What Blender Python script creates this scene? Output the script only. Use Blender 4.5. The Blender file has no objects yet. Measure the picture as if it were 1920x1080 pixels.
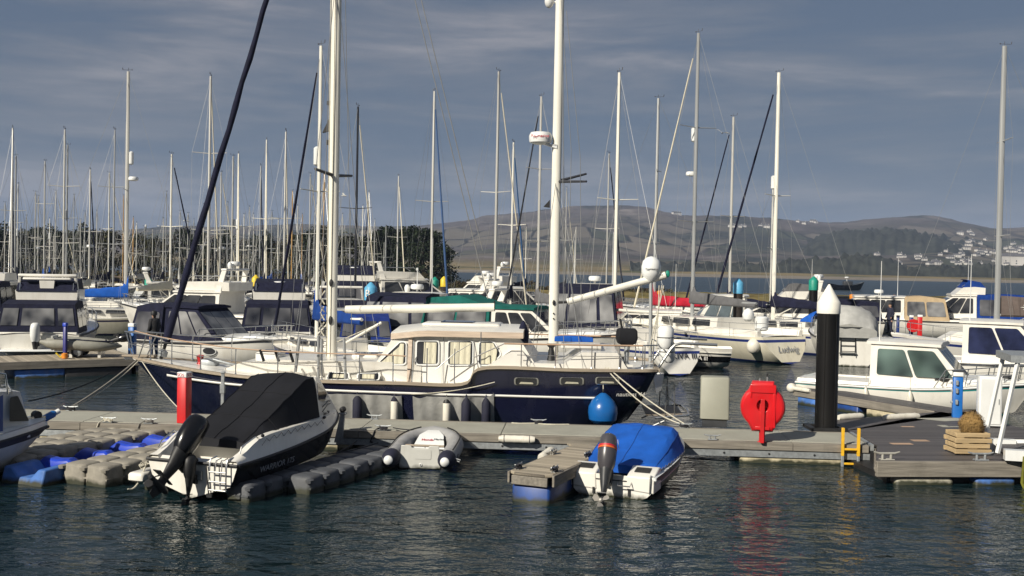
import bpy, math, random
from mathutils import Vector, Matrix
from math import pi, sin, cos, tan, radians, sqrt, atan, atan2, hypot

# ------------------------------------------------------------------ camera geometry
FPX = 2000.0
CAM = Vector((0, 0, 4.0))
RHO = radians(1.1)
PIT = atan(40 / FPX)
_fw = Vector((0, cos(PIT), -sin(PIT)))
_up = Vector((0, sin(PIT), cos(PIT)))
_rt = Vector((1, 0, 0))
XC = _rt * cos(RHO) + _up * sin(RHO)
YC = _up * cos(RHO) - _rt * sin(RHO)


def ray(px, py):
    return XC * ((px - 960) / FPX) + YC * ((540 - py) / FPX) + _fw


def P(px, py, d):
    """world point d metres in front of the camera's spot, seen at that place of the photo"""
    r = ray(px, py)
    return CAM + r * (d / r.y)


def G(px, py, z=0.0):
    r = ray(px, py)
    return CAM + r * ((z - 4.0) / r.z)


class Fr:
    """local frame of a thing: origin on the water / deck, heading angle"""

    def __init__(s, o, ang):
        s.o = Vector(o); s.a = ang
        s.ex = Vector((cos(ang), sin(ang), 0)); s.ey = Vector((-sin(ang), cos(ang), 0))

    def loc(s, w):
        d = w - s.o
        return Vector((d.dot(s.ex), d.dot(s.ey), d.z))

    def hit(s, px, py, y=0.0):
        r = ray(px, py)
        t = (y - (CAM - s.o).dot(s.ey)) / r.dot(s.ey)
        q = s.loc(CAM + r * t)
        return q

    def hitx(s, px, py, x=0.0):
        r = ray(px, py)
        t = (x - (CAM - s.o).dot(s.ex)) / r.dot(s.ex)
        return s.loc(CAM + r * t)

    def hitz(s, px, py, z=0.0):
        return s.loc(G(px, py, z + s.o.z))

    def w(s, x, y, z=0):
        return s.o + s.ex * x + s.ey * y + Vector((0, 0, z))

# ------------------------------------------------------------------ helpers
rnd = random.Random(11)
SC = bpy.context.scene
COL = SC.collection


def V(*a):
    return Vector(a)


def lin(c):
    return c / 12.92 if c <= 0.04045 else ((c + 0.055) / 1.055) ** 2.4


def hx(s):
    return tuple(lin(int(s[i:i + 2], 16) / 255) for i in (0, 2, 4))


def cr(keys, x):
    """smooth interpolation through (x, value...) keys"""
    n = len(keys)
    if x <= keys[0][0]: return tuple(keys[0][1:])
    if x >= keys[-1][0]: return tuple(keys[-1][1:])
    i = 0
    while keys[i + 1][0] < x: i += 1
    k1, k2 = keys[i], keys[i + 1]
    h = k2[0] - k1[0]; t = (x - k1[0]) / h
    k0 = keys[i - 1] if i > 0 else None
    k3 = keys[i + 2] if i + 2 < n else None
    out = []
    for c in range(1, len(k1)):
        d = (k2[c] - k1[c]) / h
        m1 = (k2[c] - k0[c]) / (k2[0] - k0[0]) if k0 else d
        m2 = (k3[c] - k1[c]) / (k3[0] - k1[0]) if k3 else d
        t2, t3 = t * t, t * t * t
        out.append((2 * t3 - 3 * t2 + 1) * k1[c] + (t3 - 2 * t2 + t) * h * m1 + (3 * t2 - 2 * t3) * k2[c] + (t3 - t2) * h * m2)
    return tuple(out)


class MB:
    def __init__(s):
        s.v = []; s.f = []; s.m = []; s.mats = []

    def mi(s, mat):
        if mat not in s.mats: s.mats.append(mat)
        return s.mats.index(mat)

    def add(s, pts):
        b = len(s.v)
        s.v.extend([tuple(p) for p in pts])
        return b

    def face(s, idx, mat):
        s.f.append(tuple(idx)); s.m.append(s.mi(mat))

    def poly(s, pts, mat):
        b = s.add(pts)
        s.face(range(b, b + len(pts)), mat)

    def bx(s, x0, x1, y0, y1, z0, z1, mat, tx=1.0, ty=1.0):
        xc, yc = (x0 + x1) / 2, (y0 + y1) / 2
        def sx(x): return xc + (x - xc) * tx
        def sy(y): return yc + (y - yc) * ty
        b = s.add([(x0, y0, z0), (x1, y0, z0), (x1, y1, z0), (x0, y1, z0),
                   (sx(x0), sy(y0), z1), (sx(x1), sy(y0), z1), (sx(x1), sy(y1), z1), (sx(x0), sy(y1), z1)])
        for q in ((3, 2, 1, 0), (4, 5, 6, 7), (0, 1, 5, 4), (1, 2, 6, 5), (2, 3, 7, 6), (3, 0, 4, 7)):
            s.face([b + i for i in q], mat)

    def rbx(s, x0, x1, y0, y1, z0, z1, mat, r=0.05):
        """box with chamfered vertical and top edges"""
        def ring(z, k):
            a, b, c, d = x0 + k, x1 - k, y0 + k, y1 - k
            return [V(a + r, c, z), V(b - r, c, z), V(b - .3 * r, c + .3 * r, z), V(b, c + r, z), V(b, d - r, z), V(b - .3 * r, d - .3 * r, z), V(b - r, d, z), V(a + r, d, z),
                    V(a + .3 * r, d - .3 * r, z), V(a, d - r, z), V(a, c + r, z), V(a + .3 * r, c + .3 * r, z)]
        s.loft([ring(z0, r * .6), ring(z0 + r * .6, 0), ring(z1 - r * .8, 0), ring(z1 - r * .25, r * .3), ring(z1, r * .9)], mat)

    def loft(s, rings, mat, closed=True, cap0=True, cap1=True):
        """mat: one material, or a list (one per gap along the ring), or f(i, j)"""
        n = len(rings[0])
        bs = [s.add(r) for r in rings]
        for i in range(len(rings) - 1):
            for j in range(n if closed else n - 1):
                k = (j + 1) % n
                mm = mat(i, j) if callable(mat) else (mat[j] if isinstance(mat, list) else mat)
                if mm is None: continue
                s.face((bs[i] + j, bs[i] + k, bs[i + 1] + k, bs[i + 1] + j), mm)
        m0 = mat(0, 0) if callable(mat) else (mat[0] if isinstance(mat, list) else mat)
        if closed and cap0: s.face(range(bs[0] + n - 1, bs[0] - 1, -1), m0)
        if closed and cap1: s.face(range(bs[-1], bs[-1] + n), m0)
        return bs

    def tube(s, pts, r, mat, n=6, caps=True, flat=1.0):
        pts = [Vector(p) for p in pts]
        if not isinstance(r, (list, tuple)): r = [r] * len(pts)
        rings = []; up = None
        for i, p in enumerate(pts):
            a = pts[max(0, i - 1)]; b = pts[min(len(pts) - 1, i + 1)]
            d = (b - a)
            if d.length < 1e-9: d = V(0, 0, 1)
            d.normalize()
            if up is None:
                up = V(0, 0, 1) if abs(d.z) < 0.9 else V(1, 0, 0)
            u = d.cross(up)
            if u.length < 1e-6: u = d.orthogonal()
            u.normalize()
            w = u.cross(d); w.normalize(); up = w
            rings.append([p + u * (cos(2 * pi * k / n) * r[i] * flat) + w * (sin(2 * pi * k / n) * r[i]) for k in range(n)])
        s.loft(rings, mat, True, caps, caps)

    def lathe(s, prof, c, mat, n=16, d=(0, 0, 1)):
        """prof: (radius, height) pairs along direction d from c; mat one or list per segment"""
        c = Vector(c); d = Vector(d).normalized()
        u = d.orthogonal().normalized(); w = d.cross(u)
        rings = [[c + d * h + (u * cos(2 * pi * k / n) + w * sin(2 * pi * k / n)) * max(r, 1e-4) for k in range(n)] for r, h in prof]
        s.loft(rings, (lambda i, j: mat[i]) if isinstance(mat, list) else mat)

    def ell(s, c, rx, ry, rz, mat, n=12, m=8):
        s_prof = [(sin(pi * k / m), -cos(pi * k / m)) for k in range(m + 1)]
        c = Vector(c)
        rings = [[c + V(cos(2 * pi * k / n) * max(r, 1e-3) * rx, sin(2 * pi * k / n) * max(r, 1e-3) * ry, h * rz) for k in range(n)] for r, h in s_prof]
        s.loft(rings, mat)

    def torus(s, c, R, r, mat, ax=(0, 1, 0), n=20, m=8, a0=0, a1=2 * pi):
        c = Vector(c); ax = Vector(ax).normalized()
        u = ax.orthogonal().normalized(); w = ax.cross(u)
        full = abs(a1 - a0 - 2 * pi) < 1e-6
        rings = []
        for i in range(n + 1):
            a = a0 + (a1 - a0) * i / n
            e = u * cos(a) + w * sin(a)
            rings.append([c + e * (R + r * cos(2 * pi * k / m)) + ax * (r * sin(2 * pi * k / m)) for k in range(m)])
        s.loft(rings, mat, True, not full, not full)

    def prism(s, pts, a, b, mat, ax='y'):
        """extrude a flat outline: ax 'y' -> pts are (x,z); 'x' -> (y,z); 'z' -> (x,y)"""
        def mk(p, t):
            return {'y': (p[0], t, p[1]), 'x': (t, p[0], p[1]), 'z': (p[0], p[1], t)}[ax]
        s.loft([[Vector(mk(p, a)) for p in pts], [Vector(mk(p, b)) for p in pts]], mat)

    def xf(s, M):
        s.v = [tuple(M @ Vector(p)) for p in s.v]
        return s

    def build(s, name, parent=None, ang=38, bevel=0, loc=None):
        me = bpy.data.meshes.new(name)
        me.from_pydata(s.v, [], s.f)
        for m in s.mats: me.materials.append(m)
        me.polygons.foreach_set('material_index', s.m)
        me.update()
        import bmesh
        bm = bmesh.new(); bm.from_mesh(me)
        bmesh.ops.recalc_face_normals(bm, faces=bm.faces)
        bm.to_mesh(me); bm.free()
        me.polygons.foreach_set('use_smooth', [True] * len(me.polygons))
        me.set_sharp_from_angle(angle=radians(ang))
        o = bpy.data.objects.new(name, me)
        COL.objects.link(o)
        if parent: o.parent = parent
        if loc is not None: o.location = loc
        if bevel:
            b = o.modifiers.new('edges', 'BEVEL'); b.width = bevel; b.segments = 2; b.limit_method = 'ANGLE'; b.angle_limit = radians(40)
        return o


def tag(o, label=None, cat=None, group=None, kind=None):
    if label: o['label'] = label
    if cat: o['category'] = cat
    if group: o['group'] = group
    if kind: o['kind'] = kind
    return o


def thing(name, label, cat, loc=(0, 0, 0), ang=0, group=None):
    o = bpy.data.objects.new(name, None)
    COL.objects.link(o)
    o.empty_display_size = 0.2
    o.location = loc; o.rotation_euler = (0, 0, ang)
    return tag(o, label, cat, group)


def fthing(name, label, cat, fr, group=None):
    return thing(name, label, cat, fr.o, fr.a, group)


def copy_tree(o, parent=None):
    c = o.copy(); COL.objects.link(c)
    if parent: c.parent = parent
    for ch in list(o.children): copy_tree(ch, c)
    return c


def text_part(body, size, mat, parent, p, ux, uz, name='lettering', ext=0.002, shear=0.0, sx=1.0):
    """flat lettering: p = middle of the word, ux = reading direction, uz = up direction of the letters"""
    cu = bpy.data.curves.new(name, 'FONT')
    cu.body = body; cu.size = size; cu.extrude = ext; cu.align_x = 'CENTER'; cu.align_y = 'CENTER'; cu.shear = shear
    t = bpy.data.objects.new(name, cu); COL.objects.link(t)
    dg = bpy.context.evaluated_depsgraph_get()
    me = bpy.data.meshes.new_from_object(t.evaluated_get(dg))
    bpy.data.objects.remove(t); bpy.data.curves.remove(cu)
    ux = Vector(ux).normalized(); uz = Vector(uz).normalized(); n = ux.cross(uz)
    M = Matrix(((ux.x * sx, uz.x, n.x, p[0]), (ux.y * sx, uz.y, n.y, p[1]), (ux.z * sx, uz.z, n.z, p[2]), (0, 0, 0, 1)))
    me.transform(M)
    me.name = name
    me.materials.clear(); me.materials.append(mat)
    o = bpy.data.objects.new(name, me); COL.objects.link(o); o.parent = parent
    return o


# ------------------------------------------------------------------ materials
def new_mat(name):
    m = bpy.data.materials.new(name); m.use_nodes = True
    nt = m.node_tree
    return m, nt, nt.nodes['Principled BSDF'], nt.nodes['Material Output']


def nd(nt, t, **kw):
    n = nt.nodes.new(t)
    for k, v in kw.items():
        if k.startswith('i_'):
            n.inputs[k[2:].replace('_', ' ')].default_value = v
        else:
            setattr(n, k, v)
    return n


def pm(name, col, rough=0.5, metal=0.0, var=0.15, scale=3.0, stretch=(1, 1, 1), bump=0.0, bscale=30.0, dirt=None, dirt_amt=0.0, dirt_scale=2.0, spec=0.5, coat=0.0, col2=None, detail=4, rvar=0.0, weed=0.0):
    """principled material with noise-driven tone, wear with its own shape, and relief"""
    m, nt, b, out = new_mat(name)
    tc = nd(nt, 'ShaderNodeTexCoord')
    mp = nd(nt, 'ShaderNodeMapping'); mp.inputs['Scale'].default_value = stretch
    nt.links.new(tc.outputs['Object'], mp.inputs['Vector'])
    nz = nd(nt, 'ShaderNodeTexNoise'); nz.inputs['Scale'].default_value = scale; nz.inputs['Detail'].default_value = detail
    nt.links.new(mp.outputs[0], nz.inputs['Vector'])
    rp = nd(nt, 'ShaderNodeValToRGB')
    a = tuple(max(0, c * (1 - var)) for c in col) if col2 is None else col2
    e = tuple(min(1, c * (1 + var)) for c in col) if col2 is None else col
    rp.color_ramp.elements[0].position = 0.3; rp.color_ramp.elements[0].color = (*a, 1)
    rp.color_ramp.elements[1].position = 0.7; rp.color_ramp.elements[1].color = (*e, 1)
    nt.links.new(nz.outputs['Fac'], rp.inputs['Fac'])
    src = rp.outputs['Color']
    if dirt is not None:
        n2 = nd(nt, 'ShaderNodeTexNoise'); n2.inputs['Scale'].default_value = dirt_scale; n2.inputs['Detail'].default_value = 6; n2.inputs['Roughness'].default_value = 0.7
        mp2 = nd(nt, 'ShaderNodeMapping'); mp2.inputs['Scale'].default_value = (1, 1, 0.35); mp2.inputs['Location'].default_value = (3, 7, 1)
        nt.links.new(tc.outputs['Object'], mp2.inputs['Vector']); nt.links.new(mp2.outputs[0], n2.inputs['Vector'])
        r2 = nd(nt, 'ShaderNodeValToRGB'); r2.color_ramp.elements[0].position = 0.5; r2.color_ramp.elements[1].position = 0.72
        r2.color_ramp.elements[0].color = (0, 0, 0, 1); r2.color_ramp.elements[1].color = (dirt_amt,) * 3 + (1,)
        nt.links.new(n2.outputs['Fac'], r2.inputs['Fac'])
        mx = nd(nt, 'ShaderNodeMixRGB'); mx.inputs['Color2'].default_value = (*dirt, 1)
        nt.links.new(r2.outputs['Color'], mx.inputs['Fac']); nt.links.new(src, mx.inputs['Color1'])
        src = mx.outputs['Color']
    if weed:
        ge = nd(nt, 'ShaderNodeNewGeometry'); sz = nd(nt, 'ShaderNodeSeparateXYZ'); nt.links.new(ge.outputs['Position'], sz.inputs[0])
        n4 = nd(nt, 'ShaderNodeTexNoise'); n4.inputs['Scale'].default_value = 6.0; n4.inputs['Detail'].default_value = 4; nt.links.new(ge.outputs['Position'], n4.inputs['Vector'])
        ma = nd(nt, 'ShaderNodeMath', operation='MULTIPLY_ADD'); ma.inputs[1].default_value = -0.16; nt.links.new(n4.outputs['Fac'], ma.inputs[0]); nt.links.new(sz.outputs[2], ma.inputs[2])
        mr = nd(nt, 'ShaderNodeMapRange'); mr.inputs['From Min'].default_value = weed - .02; mr.inputs['From Max'].default_value = weed - .10; nt.links.new(ma.outputs[0], mr.inputs['Value'])
        mw = nd(nt, 'ShaderNodeMixRGB'); mw.inputs['Color2'].default_value = (0.022, 0.024, 0.010, 1); nt.links.new(mr.outputs[0], mw.inputs['Fac']); nt.links.new(src, mw.inputs['Color1']); src = mw.outputs['Color']
    nt.links.new(src, b.inputs['Base Color'])
    b.inputs['Roughness'].default_value = rough; b.inputs['Metallic'].default_value = metal
    b.inputs['Specular IOR Level'].default_value = spec
    b.inputs['Coat Weight'].default_value = coat
    if rvar:
        mr = nd(nt, 'ShaderNodeMapRange'); mr.inputs['To Min'].default_value = max(0.02, rough - rvar); mr.inputs['To Max'].default_value = min(1, rough + rvar)
        nt.links.new(nz.outputs['Fac'], mr.inputs['Value']); nt.links.new(mr.outputs[0], b.inputs['Roughness'])
    if bump:
        n3 = nd(nt, 'ShaderNodeTexNoise'); n3.inputs['Scale'].default_value = bscale; n3.inputs['Detail'].default_value = 3
        nt.links.new(mp.outputs[0], n3.inputs['Vector'])
        bp = nd(nt, 'ShaderNodeBump'); bp.inputs['Strength'].default_value = bump; bp.inputs['Distance'].default_value = 0.02
        nt.links.new(n3.outputs['Fac'], bp.inputs['Height']); nt.links.new(bp.outputs[0], b.inputs['Normal'])
    return m


def glassy(name, tint, alpha, rough=0.05, ripple=0.0):
    """pane or clear vinyl: part see-through, part glossy"""
    m, nt, b, out = new_mat(name)
    b.inputs['Base Color'].default_value = (*tint, 1); b.inputs['Roughness'].default_value = rough
    tr = nd(nt, 'ShaderNodeBsdfTransparent'); tr.inputs['Color'].default_value = (*[min(1, 0.35 + t * 1.2) for t in tint], 1)
    mx = nd(nt, 'ShaderNodeMixShader'); mx.inputs['Fac'].default_value = alpha
    nt.links.new(tr.outputs[0], mx.inputs[1]); nt.links.new(b.outputs[0], mx.inputs[2])
    nt.links.new(mx.outputs[0], out.inputs['Surface'])
    if ripple:
        tc = nd(nt, 'ShaderNodeTexCoord'); n3 = nd(nt, 'ShaderNodeTexNoise'); n3.inputs['Scale'].default_value = 3.0
        nt.links.new(tc.outputs['Object'], n3.inputs['Vector'])
        bp = nd(nt, 'ShaderNodeBump'); bp.inputs['Strength'].default_value = ripple; bp.inputs['Distance'].default_value = 0.1
        nt.links.new(n3.outputs['Fac'], bp.inputs['Height']); nt.links.new(bp.outputs[0], b.inputs['Normal'])
    return m


def planks(name, col, dark, width=0.12, axis=0, rough=0.75, gap=0.06, var=0.35, grain=30):
    """boards running across the axis, with a gap line, own tone per board and grain"""
    m, nt, b, out = new_mat(name)
    tc = nd(nt, 'ShaderNodeTexCoord'); sp = nd(nt, 'ShaderNodeSeparateXYZ')
    nt.links.new(tc.outputs['Object'], sp.inputs[0])
    dv = nd(nt, 'ShaderNodeMath', operation='DIVIDE'); dv.inputs[1].default_value = width
    nt.links.new(sp.outputs[axis], dv.inputs[0])
    fl = nd(nt, 'ShaderNodeMath', operation='FLOOR'); fr = nd(nt, 'ShaderNodeMath', operation='FRACT')
    nt.links.new(dv.outputs[0], fl.inputs[0]); nt.links.new(dv.outputs[0], fr.inputs[0])
    wn = nd(nt, 'ShaderNodeTexWhiteNoise', noise_dimensions='1D'); nt.links.new(fl.outputs[0], wn.inputs['W'])
    mp = nd(nt, 'ShaderNodeMapping')
    sc = [2.0, 2.0, 2.0]; sc[axis] = grain
    mp.inputs['Scale'].default_value = sc
    nt.links.new(tc.outputs['Object'], mp.inputs['Vector'])
    nz = nd(nt, 'ShaderNodeTexNoise'); nz.inputs['Scale'].default_value = 2.0; nz.inputs['Detail'].default_value = 5
    nt.links.new(mp.outputs[0], nz.inputs['Vector'])
    ad = nd(nt, 'ShaderNodeMath', operation='ADD'); nt.links.new(wn.outputs['Value'], ad.inputs[0]); nt.links.new(nz.outputs['Fac'], ad.inputs[1])
    hf = nd(nt, 'ShaderNodeMath', operation='MULTIPLY'); hf.inputs[1].default_value = 0.5; nt.links.new(ad.outputs[0], hf.inputs[0])
    rp = nd(nt, 'ShaderNodeValToRGB')
    rp.color_ramp.elements[0].position = 0.2; rp.color_ramp.elements[0].color = (*[c * (1 - var) for c in col], 1)
    rp.color_ramp.elements[1].position = 0.8; rp.color_ramp.elements[1].color = (*[min(1, c * (1 + var)) for c in col], 1)
    nt.links.new(hf.outputs[0], rp.inputs['Fac'])
    gp = nd(nt, 'ShaderNodeMath', operation='LESS_THAN'); gp.inputs[1].default_value = gap; nt.links.new(fr.outputs[0], gp.inputs[0])
    mx = nd(nt, 'ShaderNodeMixRGB'); mx.inputs['Color2'].default_value = (*dark, 1)
    nt.links.new(gp.outputs[0], mx.inputs['Fac']); nt.links.new(rp.outputs[0], mx.inputs['Color1'])
    nt.links.new(mx.outputs[0], b.inputs['Base Color']); b.inputs['Roughness'].default_value = rough
    bp = nd(nt, 'ShaderNodeBump'); bp.inputs['Strength'].default_value = 0.3; bp.inputs['Distance'].default_value = 0.01
    nt.links.new(nz.outputs['Fac'], bp.inputs['Height']); nt.links.new(bp.outputs[0], b.inputs['Normal'])
    return m


WHITE = pm('white_gelcoat', (0.72, 0.70, 0.645), 0.28, var=0.05, scale=1.5, dirt=(0.42, 0.38, 0.30), dirt_amt=0.35, dirt_scale=1.6, coat=0.2, weed=0.03)
WHITE2 = pm('cool_white_gelcoat', (0.70, 0.71, 0.70), 0.25, var=0.05, scale=1.5, dirt=(0.45, 0.43, 0.38), dirt_amt=0.3, dirt_scale=2.2, coat=0.2, weed=0.03)
CREAM = pm('cream_gelcoat', (0.66, 0.62, 0.50), 0.32, var=0.06, scale=1.5, dirt=(0.36, 0.31, 0.2), dirt_amt=0.35, dirt_scale=1.4, weed=0.035)
OFFW = pm('grey_white_gelcoat', (0.50, 0.50, 0.47), 0.35, var=0.08, scale=2, dirt=(0.3, 0.28, 0.23), dirt_amt=0.4, dirt_scale=2, weed=0.03)
MASTW = pm('white_mast_paint', (0.74, 0.72, 0.64), 0.3, var=0.05, scale=2, stretch=(1, 1, .3), dirt=(0.5, 0.47, 0.4), dirt_amt=0.3)
ALU = pm('anodised_spar', (0.55, 0.54, 0.50), 0.42, 0.35, var=0.12, scale=1.2, stretch=(1, 1, .2))
ALUG = pm('grey_spar', (0.36, 0.37, 0.37), 0.45, 0.35, var=0.12, scale=1.2, stretch=(1, 1, .2))
ALUD = pm('black_spar', (0.03, 0.032, 0.04), 0.4, 0.1, var=0.2, scale=1.2)
WOODSP = pm('varnished_spar', (0.42, 0.25, 0.09), 0.35, var=0.2, scale=2, stretch=(1, 1, .2), coat=0.4)
STEEL = pm('stainless_steel', (0.62, 0.62, 0.60), 0.22, 0.9, var=0.1, scale=6)
GALV = pm('galvanised_steel', (0.34, 0.36, 0.37), 0.5, 0.55, var=0.2, scale=14)
WIRE = pm('rigging_wire', (0.36, 0.36, 0.35), 0.4, 0.5, var=0.1)
WIRED = pm('dark_rigging', (0.08, 0.085, 0.1), 0.5, 0.2, var=0.1)
NAVY = pm('navy_canvas', (0.0075, 0.0088, 0.026), 0.85, var=0.3, scale=4, bump=0.5, bscale=7, spec=0.25)
NAVYH = pm('navy_gelcoat', (0.010, 0.012, 0.035), 0.16, var=0.25, scale=1.2, coat=0.5, dirt=(0.05, 0.05, 0.07), dirt_amt=0.35, dirt_scale=1.2, weed=0.03)
BLUE = pm('royal_blue_canvas', (0.008, 0.085, 0.40), 0.8, var=0.18, scale=3, bump=0.6, bscale=5, spec=0.25)
BLUEP = pm('blue_plastic', (0.012, 0.045, 0.42), 0.38, var=0.2, scale=5, dirt=(0.05, 0.09, 0.25), dirt_amt=0.5)
BLUEF = pm('faded_blue_plastic', (0.045, 0.14, 0.42), 0.6, var=0.22, scale=4, dirt=(0.2, 0.24, 0.28), dirt_amt=0.5, dirt_scale=3, weed=0.05)
BLUET = pm('dark_blue_drum', (0.008, 0.045, 0.20), 0.45, var=0.3, scale=3, dirt=(0.05, 0.05, 0.05), dirt_amt=0.6, weed=0.06)
SKYB = pm('pale_blue_paint', (0.10, 0.36, 0.58), 0.5, var=0.1, scale=3)
GREENC = pm('green_canvas', (0.008, 0.10, 0.085), 0.85, var=0.25, scale=3, bump=0.5, bscale=6, spec=0.2)
GREENP = pm('green_pile_paint', (0.01, 0.24, 0.17), 0.5, var=0.15, scale=3)
YELLOWP = pm('yellow_paint', (0.68, 0.50, 0.03), 0.5, var=0.12, scale=5, dirt=(0.4, 0.28, 0.05), dirt_amt=0.5, dirt_scale=6)
YELLOWL = pm('amber_ladder_paint', (0.74, 0.42, 0.02), 0.45, var=0.12, scale=6, dirt=(0.35, 0.2, 0.03), dirt_amt=0.5, dirt_scale=8)
ORANGE = pm('orange_plastic', (0.65, 0.22, 0.02), 0.5, var=0.12)
RED = pm('red_plastic', (0.56, 0.008, 0.012), 0.32, var=0.12, scale=3, coat=0.15, dirt=(0.42, 0.03, 0.03), dirt_amt=0.5, dirt_scale=3)
REDP = pm('red_paint', (0.50, 0.012, 0.014), 0.4, var=0.1, scale=3)
REDC = pm('red_canvas', (0.38, 0.012, 0.03), 0.8, var=0.2, scale=3, bump=0.5, bscale=6, spec=0.2)
TAN = pm('tan_canvas', (0.42, 0.32, 0.20), 0.85, var=0.12, scale=3, bump=0.4, bscale=6, spec=0.2)
BROWNC = pm('brown_canvas', (0.12, 0.095, 0.085), 0.85, var=0.15, scale=3, bump=0.5, bscale=6, spec=0.2)
GREYC = pm('grey_canvas', (0.36, 0.36, 0.345), 0.85, var=0.12, scale=3, bump=0.7, bscale=5, spec=0.2)
GREYCD = pm('dark_grey_canvas', (0.11, 0.11, 0.115), 0.85, var=0.15, scale=3, bump=0.6, bscale=5, spec=0.2)
SAILC = pm('cream_sailcloth', (0.66, 0.61, 0.48), 0.8, var=0.08, scale=3, bump=0.5, bscale=5, spec=0.2)
BLACKC = pm('black_canvas', (0.0065, 0.007, 0.010), 0.8, var=0.3, scale=1.6, bump=0.5, bscale=4.0, spec=0.3)
BLACK = pm('black_gloss', (0.005, 0.005, 0.006), 0.22, var=0.2, scale=3, coat=0.1)
BLACKM = pm('black_matt', (0.012, 0.012, 0.013), 0.55, var=0.3, scale=8)
PILEB = pm('black_pile_sleeve', (0.0075, 0.007, 0.0068), 0.42, var=0.4, scale=3, stretch=(1, 1, .15), bump=0.2, bscale=8, spec=0.3)
PILEW = pm('white_pile_cap', (0.78, 0.76, 0.68), 0.4, var=0.05, scale=4)
WOODPILE = pm('tarred_timber', (0.025, 0.018, 0.014), 0.8, var=0.4, scale=3, stretch=(1, 1, .2), bump=0.4, bscale=10)
DKGREY = pm('dark_grey_plastic', (0.035, 0.037, 0.04), 0.45, var=0.2, scale=6)
MOTG = pm('graphite_cowling', (0.055, 0.052, 0.058), 0.32, var=0.15, scale=4, coat=0.2)
FLOATG = pm('grey_float_plastic', (0.25, 0.23, 0.19), 0.7, var=0.18, scale=5, bump=0.25, bscale=25, dirt=(0.11, 0.10, 0.085), dirt_amt=0.6, dirt_scale=2.5, weed=0.07)
FLOATD = pm('shade_darkened_slate_plastic', (0.075, 0.08, 0.09), 0.65, var=0.18, scale=5, bump=0.25, bscale=25, dirt=(0.07, 0.065, 0.06), dirt_amt=0.6, dirt_scale=2.5, weed=0.07)  # slate plastic, its colour darkened further to stand for the covered boat's shadow
INFG = pm('grey_hypalon', (0.30, 0.30, 0.30), 0.6, var=0.1, scale=5, dirt=(0.17, 0.16, 0.14), dirt_amt=0.5, dirt_scale=4)
INFGT = pm('khaki_hypalon', (0.25, 0.245, 0.21), 0.6, var=0.1, scale=5, dirt=(0.14, 0.13, 0.1), dirt_amt=0.5, dirt_scale=4)
CONC = pm('float_concrete', (0.50, 0.44, 0.30), 0.85, var=0.18, scale=3, bump=0.4, bscale=14, dirt=(0.16, 0.13, 0.08), dirt_amt=0.75, dirt_scale=2.2, weed=0.06)
GRPDECK = pm('grit_deck_panel', (0.33, 0.325, 0.275), 0.9, var=0.10, scale=1.3, bump=0.5, bscale=160, dirt=(0.24, 0.23, 0.19), dirt_amt=0.5, dirt_scale=1.0)
BOARD = pm('weathered_board', (0.205, 0.185, 0.155), 0.85, var=0.3, scale=3, stretch=(.35, 6, 6), bump=0.4, bscale=12, dirt=(0.1, 0.09, 0.075), dirt_amt=0.5, dirt_scale=2)
PLANKD = planks('weathered_decking', (0.33, 0.285, 0.215), (0.07, 0.06, 0.05), 0.14, 0)
PLANKX = planks('dark_jetty_boards', (0.075, 0.068, 0.068), (0.02, 0.018, 0.018), 0.15, 1, rough=0.6, var=0.3)
PALLET = pm('new_pallet_wood', (0.42, 0.31, 0.17), 0.8, var=0.2, scale=4, stretch=(.4, 5, 5), bump=0.3, bscale=10)
TEAK = pm('bare_teak', (0.40, 0.27, 0.18), 0.6, var=0.2, scale=5, stretch=(.3, 5, 5), bump=0.15, bscale=20)
TEAKG = pm('silvered_teak', (0.30, 0.25, 0.19), 0.7, var=0.2, scale=5, stretch=(.3, 5, 5))
CURT = pm('curtain_cloth', (0.55, 0.52, 0.40), 0.9, var=0.12, scale=3, stretch=(14, 14, .3), bump=0.6, bscale=2)
GLASSD = pm('dark_window_glass', (0.055, 0.056, 0.06), 0.06, col2=(0.007, 0.008, 0.011), scale=1.3, spec=0.6, detail=2)
GLASSB = pm('blue_black_glass', (0.014, 0.018, 0.05), 0.08, var=0.6, scale=1.5, spec=0.5)
GLASSG = pm('green_glass_painted_reflections', (0.13, 0.19, 0.17), 0.05, col2=(0.022, 0.034, 0.032), scale=1.1, spec=0.7, detail=1)  # green tint; uneven light and dark tones painted in as reflections
TRIM = pm('pale_teak_trim', (0.52, 0.42, 0.33), 0.5, var=0.15, scale=5, stretch=(.3, 5, 5), bump=0.15, bscale=20)
VINYL = pm('clear_vinyl', (0.30, 0.30, 0.30), 0.10, col2=(0.025, 0.026, 0.032), scale=1.0, bump=0.6, bscale=2.5, spec=0.7, detail=2)
VINYLD = pm('smoked_vinyl', (0.15, 0.15, 0.16), 0.10, col2=(0.010, 0.011, 0.016), scale=0.9, bump=0.6, bscale=2.5, spec=0.7, detail=2)
PERSPEX = glassy('house_pane', (0.06, 0.06, 0.06), 0.30, 0.04)
ROPEW = pm('white_rope', (0.52, 0.49, 0.40), 0.9, var=0.15, scale=20)
ROPEG = pm('grey_rope', (0.20, 0.19, 0.17), 0.9, var=0.2, scale=20)
ROPEB = pm('dark_rope', (0.02, 0.02, 0.024), 0.9, var=0.2, scale=20)
ROPEBL = pm('blue_rope', (0.02, 0.12, 0.35), 0.9, var=0.2, scale=20)
FENW = pm('white_fender_vinyl', (0.66, 0.63, 0.55), 0.4, var=0.07, scale=6, dirt=(0.36, 0.32, 0.24), dirt_amt=0.45, dirt_scale=6)
FENN = pm('navy_fender_cloth', (0.010, 0.011, 0.028), 0.8, var=0.25, scale=6)
FENB = pm('blue_buoy_vinyl', (0.008, 0.10, 0.33), 0.28, var=0.12, scale=3)
RUBBER = pm('black_rubber', (0.015, 0.015, 0.017), 0.6, var=0.2)
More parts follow.
